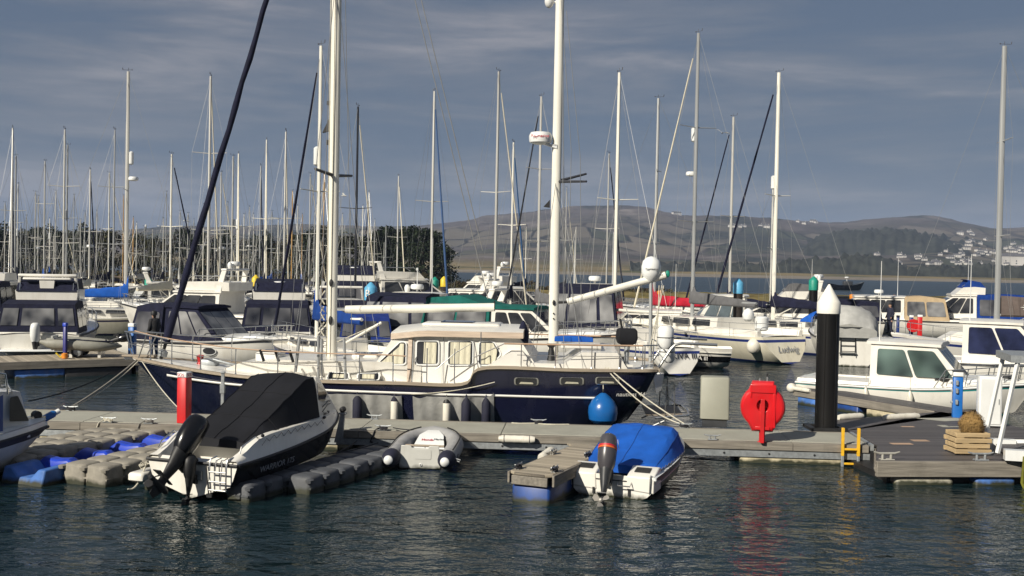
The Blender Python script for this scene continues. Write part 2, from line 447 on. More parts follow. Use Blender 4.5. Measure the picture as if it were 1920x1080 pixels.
ANTIF = pm('dark_antifouling', (0.018, 0.017, 0.02), 0.8, var=0.3, scale=4)
ANTIFB = pm('blue_antifouling', (0.02, 0.04, 0.13), 0.8, var=0.3, scale=4)
STRIPEB = pm('blue_stripe', (0.015, 0.03, 0.16), 0.3, var=0.1)
STRIPER = pm('red_stripe', (0.32, 0.02, 0.02), 0.3, var=0.1)
STRIPET = pm('teal_stripe', (0.03, 0.24, 0.24), 0.35, var=0.1)
INKB = pm('black_lettering', (0.012, 0.012, 0.014), 0.5, var=0.05)
INKW = pm('white_lettering', (0.75, 0.74, 0.70), 0.5, var=0.05)
INKR = pm('red_lettering', (0.45, 0.015, 0.03), 0.5, var=0.05)
INKG = pm('grey_lettering', (0.26, 0.27, 0.29), 0.4, var=0.05)
PEDG = pm('khaki_grey_box', (0.275, 0.275, 0.225), 0.55, var=0.05, scale=3, bump=0.1, bscale=6)
SKIN = pm('skin', (0.42, 0.25, 0.17), 0.55, var=0.08)
HAIR = pm('dark_hair', (0.02, 0.014, 0.01), 0.7, var=0.2)
JACKB = pm('black_jacket', (0.012, 0.012, 0.014), 0.85, var=0.3, scale=6, bump=0.5, bscale=9)
JACKN = pm('navy_jacket', (0.010, 0.012, 0.03), 0.85, var=0.3, scale=6, bump=0.5, bscale=9)
JEANS = pm('blue_jeans', (0.03, 0.06, 0.14), 0.9, var=0.2, scale=8)
DIRTYW = pm('dirty_white_float', (0.50, 0.47, 0.38), 0.6, var=0.2, scale=4, dirt=(0.2, 0.17, 0.1), dirt_amt=0.8, dirt_scale=5, weed=0.06)
STRAW = pm('dry_straw', (0.26, 0.16, 0.055), 0.9, var=0.35, scale=5)

# ------------------------------------------------------------------ camera, light, sky
cd = bpy.data.cameras.new('camera'); co = bpy.data.objects.new('camera', cd); COL.objects.link(co)
cd.sensor_width = 36; cd.lens = 36 * FPX / 1920; cd.clip_end = 12000; cd.clip_start = 0.5
zc = -_fw
co.matrix_world = Matrix(((XC.x, YC.x, zc.x, CAM.x), (XC.y, YC.y, zc.y, CAM.y), (XC.z, YC.z, zc.z, CAM.z), (0, 0, 0, 1)))
SC.camera = co

EL = radians(33); AZ = radians(43)          # light runs to the right and away
ldir = V(sin(AZ) * cos(EL), cos(AZ) * cos(EL), -sin(EL))
sl = bpy.data.lights.new('sun', 'SUN'); so = bpy.data.objects.new('sun', sl); COL.objects.link(so)
sl.energy = 5.0; sl.angle = radians(0.5); sl.color = (1.0, 0.93, 0.80)
so.rotation_euler = ldir.to_track_quat('-Z', 'Y').to_euler(); so.location = (-40, -40, 60)

w = bpy.data.worlds.new('World'); SC.world = w; w.use_nodes = True
nt = w.node_tree; nt.nodes.clear()
out = nd(nt, 'ShaderNodeOutputWorld')
sky = nd(nt, 'ShaderNodeTexSky', sky_type='NISHITA', sun_disc=False)
sky.sun_elevation = EL; sky.sun_rotation = radians(180 + 43); sky.air_density = 1.2; sky.dust_density = 1.5
b1 = nd(nt, 'ShaderNodeBackground'); b1.inputs['Strength'].default_value = 0.06
nt.links.new(sky.outputs[0], b1.inputs['Color'])
tc = nd(nt, 'ShaderNodeTexCoord')
mp = nd(nt, 'ShaderNodeMapping'); mp.inputs['Scale'].default_value = (2.6, 2.6, 19.0); mp.inputs['Rotation'].default_value = (0.0, radians(-5), 0.0); mp.inputs['Location'].default_value = (1.3, 0.4, 0.25)
nt.links.new(tc.outputs['Generated'], mp.inputs['Vector'])
n1 = nd(nt, 'ShaderNodeTexNoise'); n1.inputs['Scale'].default_value = 1.15; n1.inputs['Detail'].default_value = 7; n1.inputs['Roughness'].default_value = 0.58; n1.inputs['Distortion'].default_value = 0.35
nt.links.new(mp.outputs[0], n1.inputs['Vector'])
rp = nd(nt, 'ShaderNodeValToRGB'); cx = rp.color_ramp
cx.elements[0].position = 0.39; cx.elements[0].color = (*hx('5b6d88'), 1)
cx.elements[1].position = 0.65; cx.elements[1].color = (*hx('a5a3aa'), 1)
e = cx.elements.new(0.46); e.color = (*hx('67748a'), 1)
e = cx.elements.new(0.54); e.color = (*hx('7d8392'), 1)
nt.links.new(n1.outputs['Fac'], rp.inputs['Fac'])
b2 = nd(nt, 'ShaderNodeBackground'); b2.inputs['Strength'].default_value = 0.61
nt.links.new(rp.outputs[0], b2.inputs['Color'])
ms = nd(nt, 'ShaderNodeMixShader'); ms.inputs['Fac'].default_value = 0.88
nt.links.new(b1.outputs[0], ms.inputs[1]); nt.links.new(b2.outputs[0], ms.inputs[2]); nt.links.new(ms.outputs[0], out.inputs['Surface'])

SC.view_settings.view_transform = 'Standard'; SC.view_settings.look = 'None'
SC.view_settings.exposure = 0.3; SC.view_settings.gamma = 1; SC.view_settings.use_curve_mapping = False
SC.cycles.max_bounces = 7; SC.cycles.transparent_max_bounces = 10; SC.cycles.glossy_bounces = 3; SC.cycles.diffuse_bounces = 3
SC.cycles.use_denoising = True
SC.cycles.caustics_reflective = False; SC.cycles.caustics_refractive = False

# ------------------------------------------------------------------ water
m, nt, b, out = new_mat('harbour_water')
b.inputs['Base Color'].default_value = (0.0055, 0.0160, 0.0195, 1)
b.inputs['Roughness'].default_value = 0.03; b.inputs['IOR'].default_value = 1.333
tc = nd(nt, 'ShaderNodeTexCoord')


def wnoise(scale, det, st, rot=0.0):
    mp = nd(nt, 'ShaderNodeMapping'); mp.inputs['Scale'].default_value = st; mp.inputs['Rotation'].default_value = (0, 0, rot)
    nt.links.new(tc.outputs['Object'], mp.inputs['Vector'])
    n = nd(nt, 'ShaderNodeTexNoise'); n.inputs['Scale'].default_value = scale; n.inputs['Detail'].default_value = det
    n.inputs['Roughness'].default_value = 0.55; n.inputs['Distortion'].default_value = 0.4
    nt.links.new(mp.outputs[0], n.inputs['Vector'])
    return n.outputs['Fac']


na = wnoise(1.15, 2, (0.55, 1.0, 1), radians(12))
nb = wnoise(3.6, 3, (0.6, 1.0, 1), radians(-8))
nc = wnoise(11.0, 2, (0.7, 1.0, 1), radians(20))
nl = wnoise(0.16, 3, (.6, 1, 1))


def madd(a, k, c=None):
    n = nd(nt, 'ShaderNodeMath', operation='MULTIPLY_ADD')
    nt.links.new(a, n.inputs[0]); n.inputs[1].default_value = k
    if c is None: n.inputs[2].default_value = 0
    else: nt.links.new(c, n.inputs[2])
    return n.outputs[0]


h = madd(nc, 0.13, madd(nb, 0.62, madd(na, 1.0)))
mr = nd(nt, 'ShaderNodeMapRange'); mr.inputs['From Min'].default_value = 0.35; mr.inputs['From Max'].default_value = 0.65
mr.inputs['To Min'].default_value = 0.28; mr.inputs['To Max'].default_value = 1.0
nt.links.new(nl, mr.inputs['Value'])
bp = nd(nt, 'ShaderNodeBump'); bp.inputs['Distance'].default_value = 0.16
nt.links.new(h, bp.inputs['Height']); nt.links.new(mr.outputs[0], bp.inputs['Strength'])
nt.links.new(bp.outputs[0], b.inputs['Normal'])
WATER = m
ge = nd(nt, 'ShaderNodeNewGeometry'); sy = nd(nt, 'ShaderNodeSeparateXYZ'); nt.links.new(ge.outputs['Position'], sy.inputs[0])
rr_ = nd(nt, 'ShaderNodeMapRange'); rr_.inputs['From Min'].default_value = 60; rr_.inputs['From Max'].default_value = 220; rr_.inputs['To Min'].default_value = 0.03; rr_.inputs['To Max'].default_value = 0.30
nt.links.new(sy.outputs[1], rr_.inputs['Value']); nt.links.new(rr_.outputs[0], b.inputs['Roughness'])
mb = MB()
mb.poly([(-3500, -60, 0), (3500, -60, 0), (3500, 5200, 0), (-3500, 5200, 0)], WATER)
tag(mb.build('water'), 'dark rippled harbour water reaching out to the estuary', 'water', kind='structure')


# ------------------------------------------------------------------ far shore and hills
def hy(px):
    return 500 + (px - 960) * tan(RHO)


from mathutils import noise as mnoise


def fbm(x, y, z=0.0, o=5):
    a = 1; s = 0; f = 1
    for _ in range(o):
        s += a * mnoise.noise(V(x * f, y * f, z)); a *= 0.5; f *= 2.05
    return s


SKYL = [(-400, 440), (0, 436), (300, 430), (640, 421), (700, 423), (803, 421), (884, 413), (900, 408), (990, 399), (1060, 390), (1108, 386), (1165, 386), (1210, 389),
        (1280, 401), (1435, 406), (1484, 411), (1565, 418), (1626, 411), (1687, 406), (1748, 407), (1810, 419), (1858, 428), (1920, 426), (2100, 440), (2400, 450)]


def sstep(a, b, x):
    t = min(1, max(0, (x - a) / (b - a)))
    return t * t * (3 - 2 * t)


def terr(x, d):
    px = 960 + x / d * FPX
    zr = (hy(px) - cr(SKYL, px)[0]) / FPX * 2400
    n = fbm(x / 420, d / 420, 3.1)
    n2 = fbm(x / 90, d / 90, 1.7, 4)
    t = (d - 860) / (2400 - 860)
    if d <= 860:
        z = 0.4 + 2.2 * sstep(640, 760, d) + 1.2 * max(0, n2) * sstep(660, 800, d)
        z -= 1.6 * (1 - sstep(600, 650, d))
        return z
    p = sstep(0, 1, t) * 0.75 + 0.25 * t
    z = 2.6 + (zr - 2.6) * p + (n * 16 + n2 * 3.0) * min(1, t * 3) * (1 - sstep(.72, 1, t) * .85)
    if d > 2400: z = zr - (d - 2400) * 0.12 + n2 * 1.5
    # crags near the top
    z += 2.5 * abs(fbm(x / 40, d / 60, 8, 3)) * sstep(.5, .9, t) * (1 if d <= 2400 else 0)
    return z


m, nt, b, out = new_mat('heath_and_scree')
tc = nd(nt, 'ShaderNodeTexCoord')
geo = nd(nt, 'ShaderNodeNewGeometry'); sp = nd(nt, 'ShaderNodeSeparateXYZ'); nt.links.new(geo.outputs['Position'], sp.inputs[0])
def tnoise(s, d, st=(1, 1, 1), r=.6):
    mp = nd(nt, 'ShaderNodeMapping'); mp.inputs['Scale'].default_value = st
    nt.links.new(geo.outputs['Position'], mp.inputs['Vector'])
    n = nd(nt, 'ShaderNodeTexNoise'); n.inputs['Scale'].default_value = s; n.inputs['Detail'].default_value = d; n.inputs['Roughness'].default_value = r
    nt.links.new(mp.outputs[0], n.inputs['Vector']); return n.outputs['Fac']
def ramp(fac, els):
    r = nd(nt, 'ShaderNodeValToRGB'); nt.links.new(fac, r.inputs['Fac'])
    r.color_ramp.elements[0].position = els[0][0]; r.color_ramp.elements[0].color = (*els[0][1], 1)
    r.color_ramp.elements[1].position = els[-1][0]; r.color_ramp.elements[1].color = (*els[-1][1], 1)
    for p_, c_ in els[1:-1]:
        e = r.color_ramp.elements.new(p_); e.color = (*c_, 1)
    return r.outputs['Color']
def mix(f, a, b_):
    x = nd(nt, 'ShaderNodeMixRGB'); nt.links.new(f, x.inputs['Fac']); nt.links.new(a, x.inputs['Color1']); nt.links.new(b_, x.inputs['Color2']); return x.outputs['Color']
def mrange(v, a, b_):
    x = nd(nt, 'ShaderNodeMapRange'); x.inputs['From Min'].default_value = a; x.inputs['From Max'].default_value = b_; nt.links.new(v, x.inputs['Value']); return x.outputs[0]
heath = ramp(tnoise(0.011, 8, (1, .5, 2.2), .68), [(0.30, (0.032, 0.032, 0.026)), (0.45, (0.070, 0.058, 0.054)), (0.56, (0.105, 0.088, 0.082)), (0.70, (0.19, 0.165, 0.15))])
wood = ramp(tnoise(0.05, 4), [(0.35, (0.018, 0.021, 0.018)), (0.65, (0.045, 0.043, 0.032))])
low = ramp(tnoise(0.02, 5, (1, .5, 1)), [(0.35, (0.07, 0.075, 0.03)), (0.5, (0.16, 0.125, 0.06)), (0.65, (0.23, 0.18, 0.09))])
sand = ramp(tnoise(0.03, 3), [(0.3, (0.17, 0.145, 0.115)), (0.7, (0.24, 0.21, 0.165))])
wm = ramp(tnoise(0.0042, 4, (1, .5, 1)), [(0.52, (0, 0, 0)), (0.57, (1, 1, 1))])
c = mix(wm, heath, wood)
vm = nd(nt, 'ShaderNodeMapping'); vm.inputs['Scale'].default_value = (1, .55, 0); nt.links.new(geo.outputs['Position'], vm.inputs['Vector'])
vo = nd(nt, 'ShaderNodeTexVoronoi', feature='F1'); vo.inputs['Scale'].default_value = 0.016; nt.links.new(vm.outputs[0], vo.inputs['Vector'])
ve = nd(nt, 'ShaderNodeTexVoronoi', feature='DISTANCE_TO_EDGE'); ve.inputs['Scale'].default_value = 0.016; nt.links.new(vm.outputs[0], ve.inputs['Vector'])
sc_ = nd(nt, 'ShaderNodeSeparateColor'); nt.links.new(vo.outputs['Color'], sc_.inputs[0])
fieldc = ramp(sc_.outputs[0], [(0.2, (0.055, 0.058, 0.036)), (0.5, (0.10, 0.088, 0.066)), (0.85, (0.15, 0.128, 0.10))])
hedge = ramp(mrange(ve.outputs['Distance'], 0.02, 0.06), [(0.0, (0.02, 0.022, 0.016)), (1.0, (1, 1, 1))])
fh = nd(nt, 'ShaderNodeMixRGB', blend_type='MULTIPLY'); fh.inputs['Fac'].default_value = 0.85; nt.links.new(fieldc, fh.inputs['Color1']); nt.links.new(hedge, fh.inputs['Color2'])
fz = nd(nt, 'ShaderNodeMath', operation='MULTIPLY'); nt.links.new(mrange(sp.outputs[2], 105, 60), fz.inputs[0]); nt.links.new(mrange(tnoise(0.004, 3), 0.42, 0.54), fz.inputs[1])
c = mix(fz.outputs[0], c, fh.outputs['Color'])
c = mix(mrange(sp.outputs[2], 13, 5), c, low)
c = mix(mrange(sp.outputs[1], 712, 690), c, sand)
nt.links.new(c, b.inputs['Base Color']); b.inputs['Roughness'].default_value = 0.95; b.inputs['Specular IOR Level'].default_value = 0.1
HILL = m
mb = MB()
cols = list(range(-420, 2420, 11))
rows = [600, 625, 650, 675, 700, 725, 750, 780, 815, 850] + [860 + 1540 * (i / 58) for i in range(1, 59)] + [2440, 2520, 2700, 3000]
for d in rows:
    for px in cols:
        x = (px - 960) / FPX * d
        mb.v.append((x, d, terr(x, d)))
nc_ = len(cols)
for i in range(len(rows) - 1):
    for j in range(nc_ - 1):
        a = i * nc_ + j
        mb.face((a, a + 1, a + nc_ + 1, a + nc_), HILL)
tag(mb.build('hills', ang=180), 'grey brown hills above a sandy estuary beach', 'hills', kind='structure')

# wooded slope and scrub knoll: masses of trees nobody could count
FARW = pm('far_wood_foliage', (0.034, 0.036, 0.028), 0.95, var=0.5, scale=0.06, spec=0.1, bump=0.0)
SCRUB = pm('winter_scrub', (0.075, 0.056, 0.036), 0.95, var=0.4, scale=0.8, spec=0.1)


def mound(name, label, cat, prof, d0, depth, mat, bump, nstep=3.0, base=None):
    """prof: (px, top py) keys; crest at d0+depth/2"""
    mb = MB()
    p0, p1 = prof[0][0], prof[-1][0]
    n = int((p1 - p0) / nstep) + 1
    R = 14
    for i in range(R + 1):
        t = i / R; d = d0 + depth * t
        for j in range(n + 1):
            px = p0 + (p1 - p0) * j / n
            x = (px - 960) / FPX * d
            dc = d0 + depth * 0.55
            zt = 4 + (hy(px) - cr(prof, px)[0]) / FPX * dc
            zb = (terr(x, d) if base is None else base) - 1.0
            k = sin(pi * min(1, t / 1.1)) ** 0.7
            nb_ = bump * (abs(mnoise.noise(V(x / bump / 2.2, d / bump / 2.2, 2))) * 1.6 + 0.8 * mnoise.noise(V(x / bump, d / bump, 7)) - .5)
            mb.v.append((x, d, zb + max(0, zt - zb) * k + (nb_ if 0 < i < R else -2) * min(1, 2 * k)))
    for i in range(R):
        for j in range(n):
            a = i * (n + 1) + j
            mb.face((a, a + 1, a + n + 2, a + n + 1), mat)
    return tag(mb.build(name, ang=180), label, cat, kind='stuff')


mound('far_wood', 'dark wood on the slope above the far town', 'wood', [(1500, 470), (1535, 446), (1585, 431), (1626, 432), (1667, 430), (1728, 438), (1789, 458), (1817, 478), (1850, 490)], 1250, 420, FARW, 7, 2.5)
mound('far_wood', 'strip of dark trees along the far shore below the hills', 'wood', [(1180, 497), (1230, 492), (1290, 495), (1350, 490), (1420, 494), (1500, 487), (1560, 484), (1620, 479), (1670, 487), (1700, 500)], 800, 120, FARW, 4, 2.5)
mound('far_wood', 'low dark trees among the houses at the far right', 'wood', [(1700, 505), (1740, 498), (1800, 500), (1850, 496), (1900, 500), (1960, 492), (2050, 500)], 790, 60, FARW, 3, 2.5)

# houses on the far hillside
ROOFS = pm('slate_roof', (0.10, 0.095, 0.10), 0.8, var=0.2, scale=1)
HOUSEW = pm('white_render', (0.52, 0.50, 0.47), 0.8, var=0.2, scale=.05)
hprof = []


def house_mesh(L, W, Hh, rh):
    mb = MB()
    mb.bx(-L / 2, L / 2, -W / 2, W / 2, -3, Hh, HOUSEW)
    e = .4
    mb.prism([(-W / 2 - e, Hh - .1), (W / 2 + e, Hh - .1), (0, Hh + rh)], -L / 2 - e, L / 2 + e, ROOFS, 'x')
    mb.bx(L * .25, L * .25 + 1, -.4, .6, Hh, Hh + rh + 1.0, HOUSEW)
    for i in range(3):
        x = -L * .36 + i * L * .32
        for z in (1.0, 3.4):
            if z + 1.3 < Hh: mb.bx(x, x + 1.1, -W / 2 - .05, -W / 2 + .1, z, z + 1.3, GLASSD)
    return mb


def on_terr(px, py):
    r = ray(px, py)
    d = 660
    while d < 2600:
        p = CAM + r * (d / r.y)
        if p.z <= terr(p.x, d): return p
        d += 6
    return None


hs = []
hr = random.Random(5)
for (x0, x1, y0, y1, n) in ((1640, 1790, 462, 498, 34), (1790, 1930, 466, 498, 30), (1795, 1850, 431, 462, 9), (1360, 1402, 424, 427, 4), (1495, 1540, 412, 421, 4), (1255, 1290, 396, 404, 4), (1850, 1918, 455, 478, 12), (1425, 1445, 424, 428, 2)):
    for k in range(n):
        hs.append((hr.uniform(x0, x1), hr.uniform(y0, y1)))
hpro = [house_mesh(9, 7, 5, 2.6), house_mesh(13, 8, 5.4, 3), house_mesh(7, 7, 4.6, 2.4)]
hobj = []
for k, (px, py) in enumerate(hs):
    p = on_terr(px, py)
    if p is None: continue
    if k < 3:
        o = hpro[k].build('house'); hobj.append(o)
    else:
        o = hobj[k % 3].copy(); COL.objects.link(o)
    s = .52 + (p.y - 900) / 3400
    o.scale = (s, s, s * .9)
    o.location = (p.x, p.y, p.z - 0.5); o.rotation_euler = (0, 0, hr.uniform(-.6, .6))
    lb = 'tiny white house in the town beyond the estuary' if py > 470 else ('tiny white house high on the hillside above the far town' if px > 1700 else 'tiny lone white house near the crest of the far hill')
    tag(o, lb, 'house', 'houses of the far town' if py > 470 else ('houses on the slope above the far town' if px > 1700 else 'lone houses near the hill crest'))
# one larger pale building
mb = house_mesh(34, 12, 9, 3); o = mb.build('apartment_building'); p = on_terr(1902, 497)
o.location = p; tag(o, 'long white building at the far shore by the right edge', 'building')

# ------------------------------------------------------------------ bank between marina and estuary, with its tree belt
BANKM = pm('rough_bank_grass', (0.17, 0.135, 0.055), 0.95, var=0.5, scale=0.5, bump=0.6, bscale=3, spec=0.1, dirt=(0.05, 0.055, 0.02), dirt_amt=0.8, dirt_scale=0.25)
STONEM = pm('armour_stone', (0.16, 0.145, 0.12), 0.9, var=0.5, scale=1.3, bump=0.8, bscale=2.5)
mb = MB()
bxs = [-160 + i * 1.5 for i in range(190)]
for i, dd in enumerate((0, 3, 6, 9, 14, 22, 30)):
    for x in bxs:
        back = 0 if x > 0 else min(1, -x / 20)
        d = 128 + dd * (1 + back * 3.2) + 1.5 * sin(x * .11) + 0.05 * x
        z = (-.4, .35, .85, 1.0, 1.05, .8, -.5)[i] + (0.22 * fbm(x / 2.2, dd, 4, 3) if 0 < i < 6 else 0)
        mb.v.append((x, d, z))
for i in range(6):
    for j in range(len(bxs) - 1):
        a = i * len(bxs) + j
        mb.face((a, a + 1, a + len(bxs) + 1, a + len(bxs)), STONEM if i < 1 else BANKM)
tag(mb.build('embankment', ang=180), 'low grassy bank closing off the marina from the estuary', 'bank', kind='structure')


def leafmat(name, cA, cB):
    m, nt, b, out = new_mat(name)
    oi = nd(nt, 'ShaderNodeNewGeometry'); tcc = nd(nt, 'ShaderNodeTexCoord')
    r = nd(nt, 'ShaderNodeValToRGB'); r.color_ramp.elements[0].color = (*cA, 1); r.color_ramp.elements[1].color = (*cB, 1)
    nt.links.new(oi.outputs['Random Per Island'], r.inputs['Fac']); nt.links.new(r.outputs[0], b.inputs['Base Color'])
    b.inputs['Roughness'].default_value = 0.8; b.inputs['Specular IOR Level'].default_value = 0.15
    return m


LEAFS = [leafmat('pine_needles', (0.008, 0.014, 0.008), (0.022, 0.032, 0.015)), leafmat('ivy_green_leaves', (0.018, 0.022, 0.009), (0.055, 0.055, 0.024)), leafmat('brown_twigs', (0.022, 0.017, 0.010), (0.055, 0.040, 0.023))]
BARK = pm('grey_bark', (0.035, 0.03, 0.025), 0.95, var=0.3, scale=5, bump=0.6, bscale=8)


def crown_mb(kind, seed, h=7.0):
    r = random.Random(seed); mb = MB(); mat = LEAFS[kind]
    cl = []
    for k in range(48 if kind != 2 else 40):
        t = r.random() ** .8
        z = h * (0.05 + 0.93 * t)
        w_ = (h * 0.40) * (sin(pi * min(1, (t * .86 + .16))) ** .6 if kind else (1.05 - t) ** .6)
        a = r.random() * 2 * pi; q = sqrt(r.random()) * w_
        cl.append((V(cos(a) * q, sin(a) * q, z), r.uniform(.5, 1.1) * h / 7))
    for c, s in cl:
        for _ in range(46 if kind != 2 else 30):
            d = V(r.gauss(0, 1), r.gauss(0, 1), r.gauss(0, .75)); d.normalize()
            p = c + d * s * r.uniform(.45, 1.05)
            q = V(r.gauss(0, 1), r.gauss(0, 1), r.gauss(0, 1)).normalized(); u = q.orthogonal().normalized(); v = q.cross(u)
            l = r.uniform(.10, .26) * (1 if kind != 2 else 1.1); wd = l * (.55 if kind != 2 else .13)
            mb.poly([p - u * l - v * wd * .3, p - v * wd, p + u * l, p + v * wd], mat)
    return mb


def trunk_mb(seed, h=7.0):
    r = random.Random(seed); mb = MB()
    mb.tube([(0, 0, -.6), (r.uniform(-.1, .1), 0, h * .3), (r.uniform(-.2, .2), r.uniform(-.1, .1), h * .62), (0, 0, h * .9)], [.24, .19, .11, .03], BARK, 7)
    for k in range(7):
        z = h * r.uniform(.22, .75); a = r.random() * 6.28; l = h * r.uniform(.15, .32)
        mb.tube([(0, 0, z), (cos(a) * l * .5, sin(a) * l * .5, z + l * .28), (cos(a) * l, sin(a) * l, z + l * .6)], [.07, .05, .015], BARK, 5)
    return mb


TP = []
for kind, seed in ((0, 1), (0, 2), (1, 3), (1, 4), (2, 5), (2, 6)):
    t = thing('tree', 'x', 'tree'); trunk_mb(seed).build('trunk', t); crown_mb(kind, seed).build('crown', t, 180); TP.append(t)
used = [False] * 6
_o1 = 'first second third fourth fifth sixth seventh eighth ninth tenth eleventh twelfth thirteenth fourteenth fifteenth sixteenth seventeenth eighteenth nineteenth'.split()
ORD = _o1 + [t + ('ieth' if k == 0 else 'y-' + _o1[k - 1]) for t in ('twent', 'thirt', 'fort', 'fift', 'sixt', 'sevent', 'eight') for k in range(10)]
trees = [(-40, 428, 0), (8, 424, 0), (40, 434, 1), (66, 431, 0), (98, 428, 0), (128, 436, 1), (152, 425, 0), (178, 438, 1), (205, 436, 1), (235, 447, 2), (262, 443, 1), (290, 448, 1), (318, 444, 2), (344, 433, 0), (372, 440, 0), (398, 446, 2), (424, 436, 0),
         (452, 450, 2), (480, 446, 0), (505, 442, 0), (530, 450, 2), (556, 440, 1), (582, 434, 0), (606, 430, 0), (630, 446, 1), (655, 444, 1), (682, 448, 1), (706, 437, 0), (728, 431, 0), (752, 434, 0), (772, 430, 0), (796, 434, 0), (815, 440, 0), (832, 462, 0)]
tr = random.Random(3)
cnt = {0: 0, 1: 0, 2: 0}
for i, (px, py, k) in enumerate(trees):
    d = 163 + tr.uniform(-9, 9)
    top = P(px, py, d)
    idx = k * 2 + tr.randrange(2)
    t = TP[idx] if not used[idx] else copy_tree(TP[idx])
    used[idx] = True
    s = (top.z - 0.9) / 6.9
    t.location = (top.x, d, 0.9); t.scale = (s * tr.uniform(.95, 1.25), s * 1.1, s); t.rotation_euler = (0, 0, tr.random() * 6.28)
    kn = ('dark evergreen', 'olive leafy', 'brown bare')[k]
    cnt[k] += 1
    tag(t, f'{kn} tree of the belt behind the masts, {ORD[cnt[k] - 1]} such from the left', 'tree', 'trees of the belt behind the marina')
for i, tpl in enumerate(TP):
    assert used[i], i

# undergrowth on the bank
mb = MB(); r = random.Random(9)
for k in range(9000):
    px = r.uniform(-60, 1010) if r.random() < .85 else r.uniform(1010, 1260)
    d = r.uniform(138, 152)
    hmax = (2.6 if px < 840 else (1.7 if px < 1010 else .7)) * (0.55 + 0.45 * mnoise.noise(V(px / 23, 0, 0)))
    p = V((px - 960) / FPX * d, d, .9 + r.random() * max(.3, hmax))
    q = V(r.gauss(0, 1), r.gauss(0, 1), r.gauss(0, 1)).normalized(); u = q.orthogonal().normalized(); v = q.cross(u); l = r.uniform(.15, .4)
    mb.poly([p - u * l, p - v * l * .3, p + u * l, p + v * l * .3], LEAFS[2] if r.random() < .6 else LEAFS[1])
tag(mb.build('undergrowth', ang=180), 'brown winter scrub along the foot of the tree belt', 'scrub', kind='stuff')

# air
m, nt, b, out = new_mat('hazy_air')
nt.nodes.remove(b)
pv = nd(nt, 'ShaderNodeVolumePrincipled'); pv.inputs['Color'].default_value = (0.50, 0.64, 0.92, 1); pv.inputs['Density'].default_value = 0.00018; pv.inputs['Anisotropy'].default_value = 0.0
nt.links.new(pv.outputs[0], out.inputs['Volume'])
HAZEM = m
if not globals().get('NOHAZE'):
    mb = MB(); mb.bx(-3600, 3600, -80, 5300, -8.0, 270, HAZEM)
    tag(mb.build('haze'), 'thin haze between the marina and the hills', 'haze', kind='stuff')

# ------------------------------------------------------------------ pontoons and what stands on them
def cleat(mb, x, y, z, ang=0, s=1.0, mat=None):
    mat = mat or GALV
    c, n = cos(ang), sin(ang)
    def q(a, b, h): return V(x + (a * c - b * n) * s, y + (a * n + b * c) * s, z + h * s)
    for a in (-.055, .055):
        mb.tube([q(a, 0, 0), q(a, 0, .075)], .018 * s, mat, 6)
    mb.tube([q(-.17, 0, .105), q(-.1, 0, .085), q(.1, 0, .085), q(.17, 0, .105)], [.010 * s, .016 * s, .016 * s, .010 * s], mat, 6)
    mb.tube([q(-.09, -.03, .006), q(.09, -.03, .006)], .012 * s, mat, 4)
    mb.tube([q(-.09, .03, .006), q(.09, .03, .006)], .012 * s, mat, 4)


def rope_wrap(mb, x, y, z, mat, r=random.Random(4), s=1.0):
    for k in range(5):
        pts = []
        for i in range(9):
            a = i / 8 * 2 * pi + k
            pts.append((x + cos(a) * .1 * s * r.uniform(.6, 1.1), y + sin(a) * .05 * s * r.uniform(.6, 1.2), z + .05 + .05 * sin(a * 2 + k) * r.random()))
        mb.tube(pts, .014, mat, 5)


def sag(a, b, drop, n=10):
    a, b = Vector(a), Vector(b)
    return [a.lerp(b, i / n) - V(0, 0, drop * 4 * (i / n) * (1 - i / n)) for i in range(n + 1)]


PZ = 0.45
pL, pR = G(90, 768, PZ), G(1640, 812, PZ)
PF = Fr((pL.x, pL.y, 0), atan2(pR.y - pL.y, pR.x - pL.x))
PLEN = PF.hitz(1643, 838, PZ).x + .04
W_ = 1.72
T = fthing('pontoon', 'long grey decked walkway pontoon running across in front of the dark blue yacht', 'pontoon', PF)
mb = MB()
x0 = -4.5
xs = [x0 + i * 3.05 for i in range(9)] + [PLEN - .12]
xs = [x for x in xs if x < PLEN - 1] + [PLEN - .12]
for a, b in zip(xs[:-1], xs[1:]):
    mb.bx(a, b - .012, -W_ + .17, -.10, .40, PZ, GRPDECK)
mb.build('deck', T, bevel=.008)
mb = MB()
for a, b in zip(xs[:-1], xs[1:]):
    mb.bx(a, b - .008, -W_, -W_ + .165, .28, PZ - .012, BOARD)
    mb.bx(a, b - .008, -.095, 0, .28, PZ + .006, BOARD)
mb.build('edge_board', T, bevel=.008)
mb = MB()
mb.bx(x0, PLEN - .1, -W_ + .03, -W_ + .08, .13, .262, GALV); mb.bx(x0, PLEN - .1, -W_ + .08, -.05, .24, .275, GALV)
for i in range(26):
    x = x0 + .4 + i * .93
    if x < PLEN - .2: mb.lathe([(.022, 0), (.022, .012), (.012, .014)], (x, -W_ + .03, .20), BLACKM, 8, (0, -1, 0))
mb.build('side_beam', T)
for a, b in ((PF.hit(75, 815, -W_ + .1).x, PF.hit(186, 822, -W_ + .1).x), (PF.hit(1388, 860, -W_).x, PF.hit(1583, 860, -W_).x), (PF.hit(560, 830, -W_).x, PF.hit(655, 830, -W_).x)):
    mb = MB(); mb.rbx(a, b, -W_ + .06, -.1, -.35, .12, CONC, .03); mb.build('float_block', T)
mb = MB(); mb.bx(PLEN - .1, PLEN - .02, -W_ + .01, -.02, .12, PZ - .03, BLACKM); mb.bx(PLEN - .1, PLEN - .03, -W_ - .004, 0.004, PZ - .12, PZ + .012, GALV); mb.build('end_cap', T)
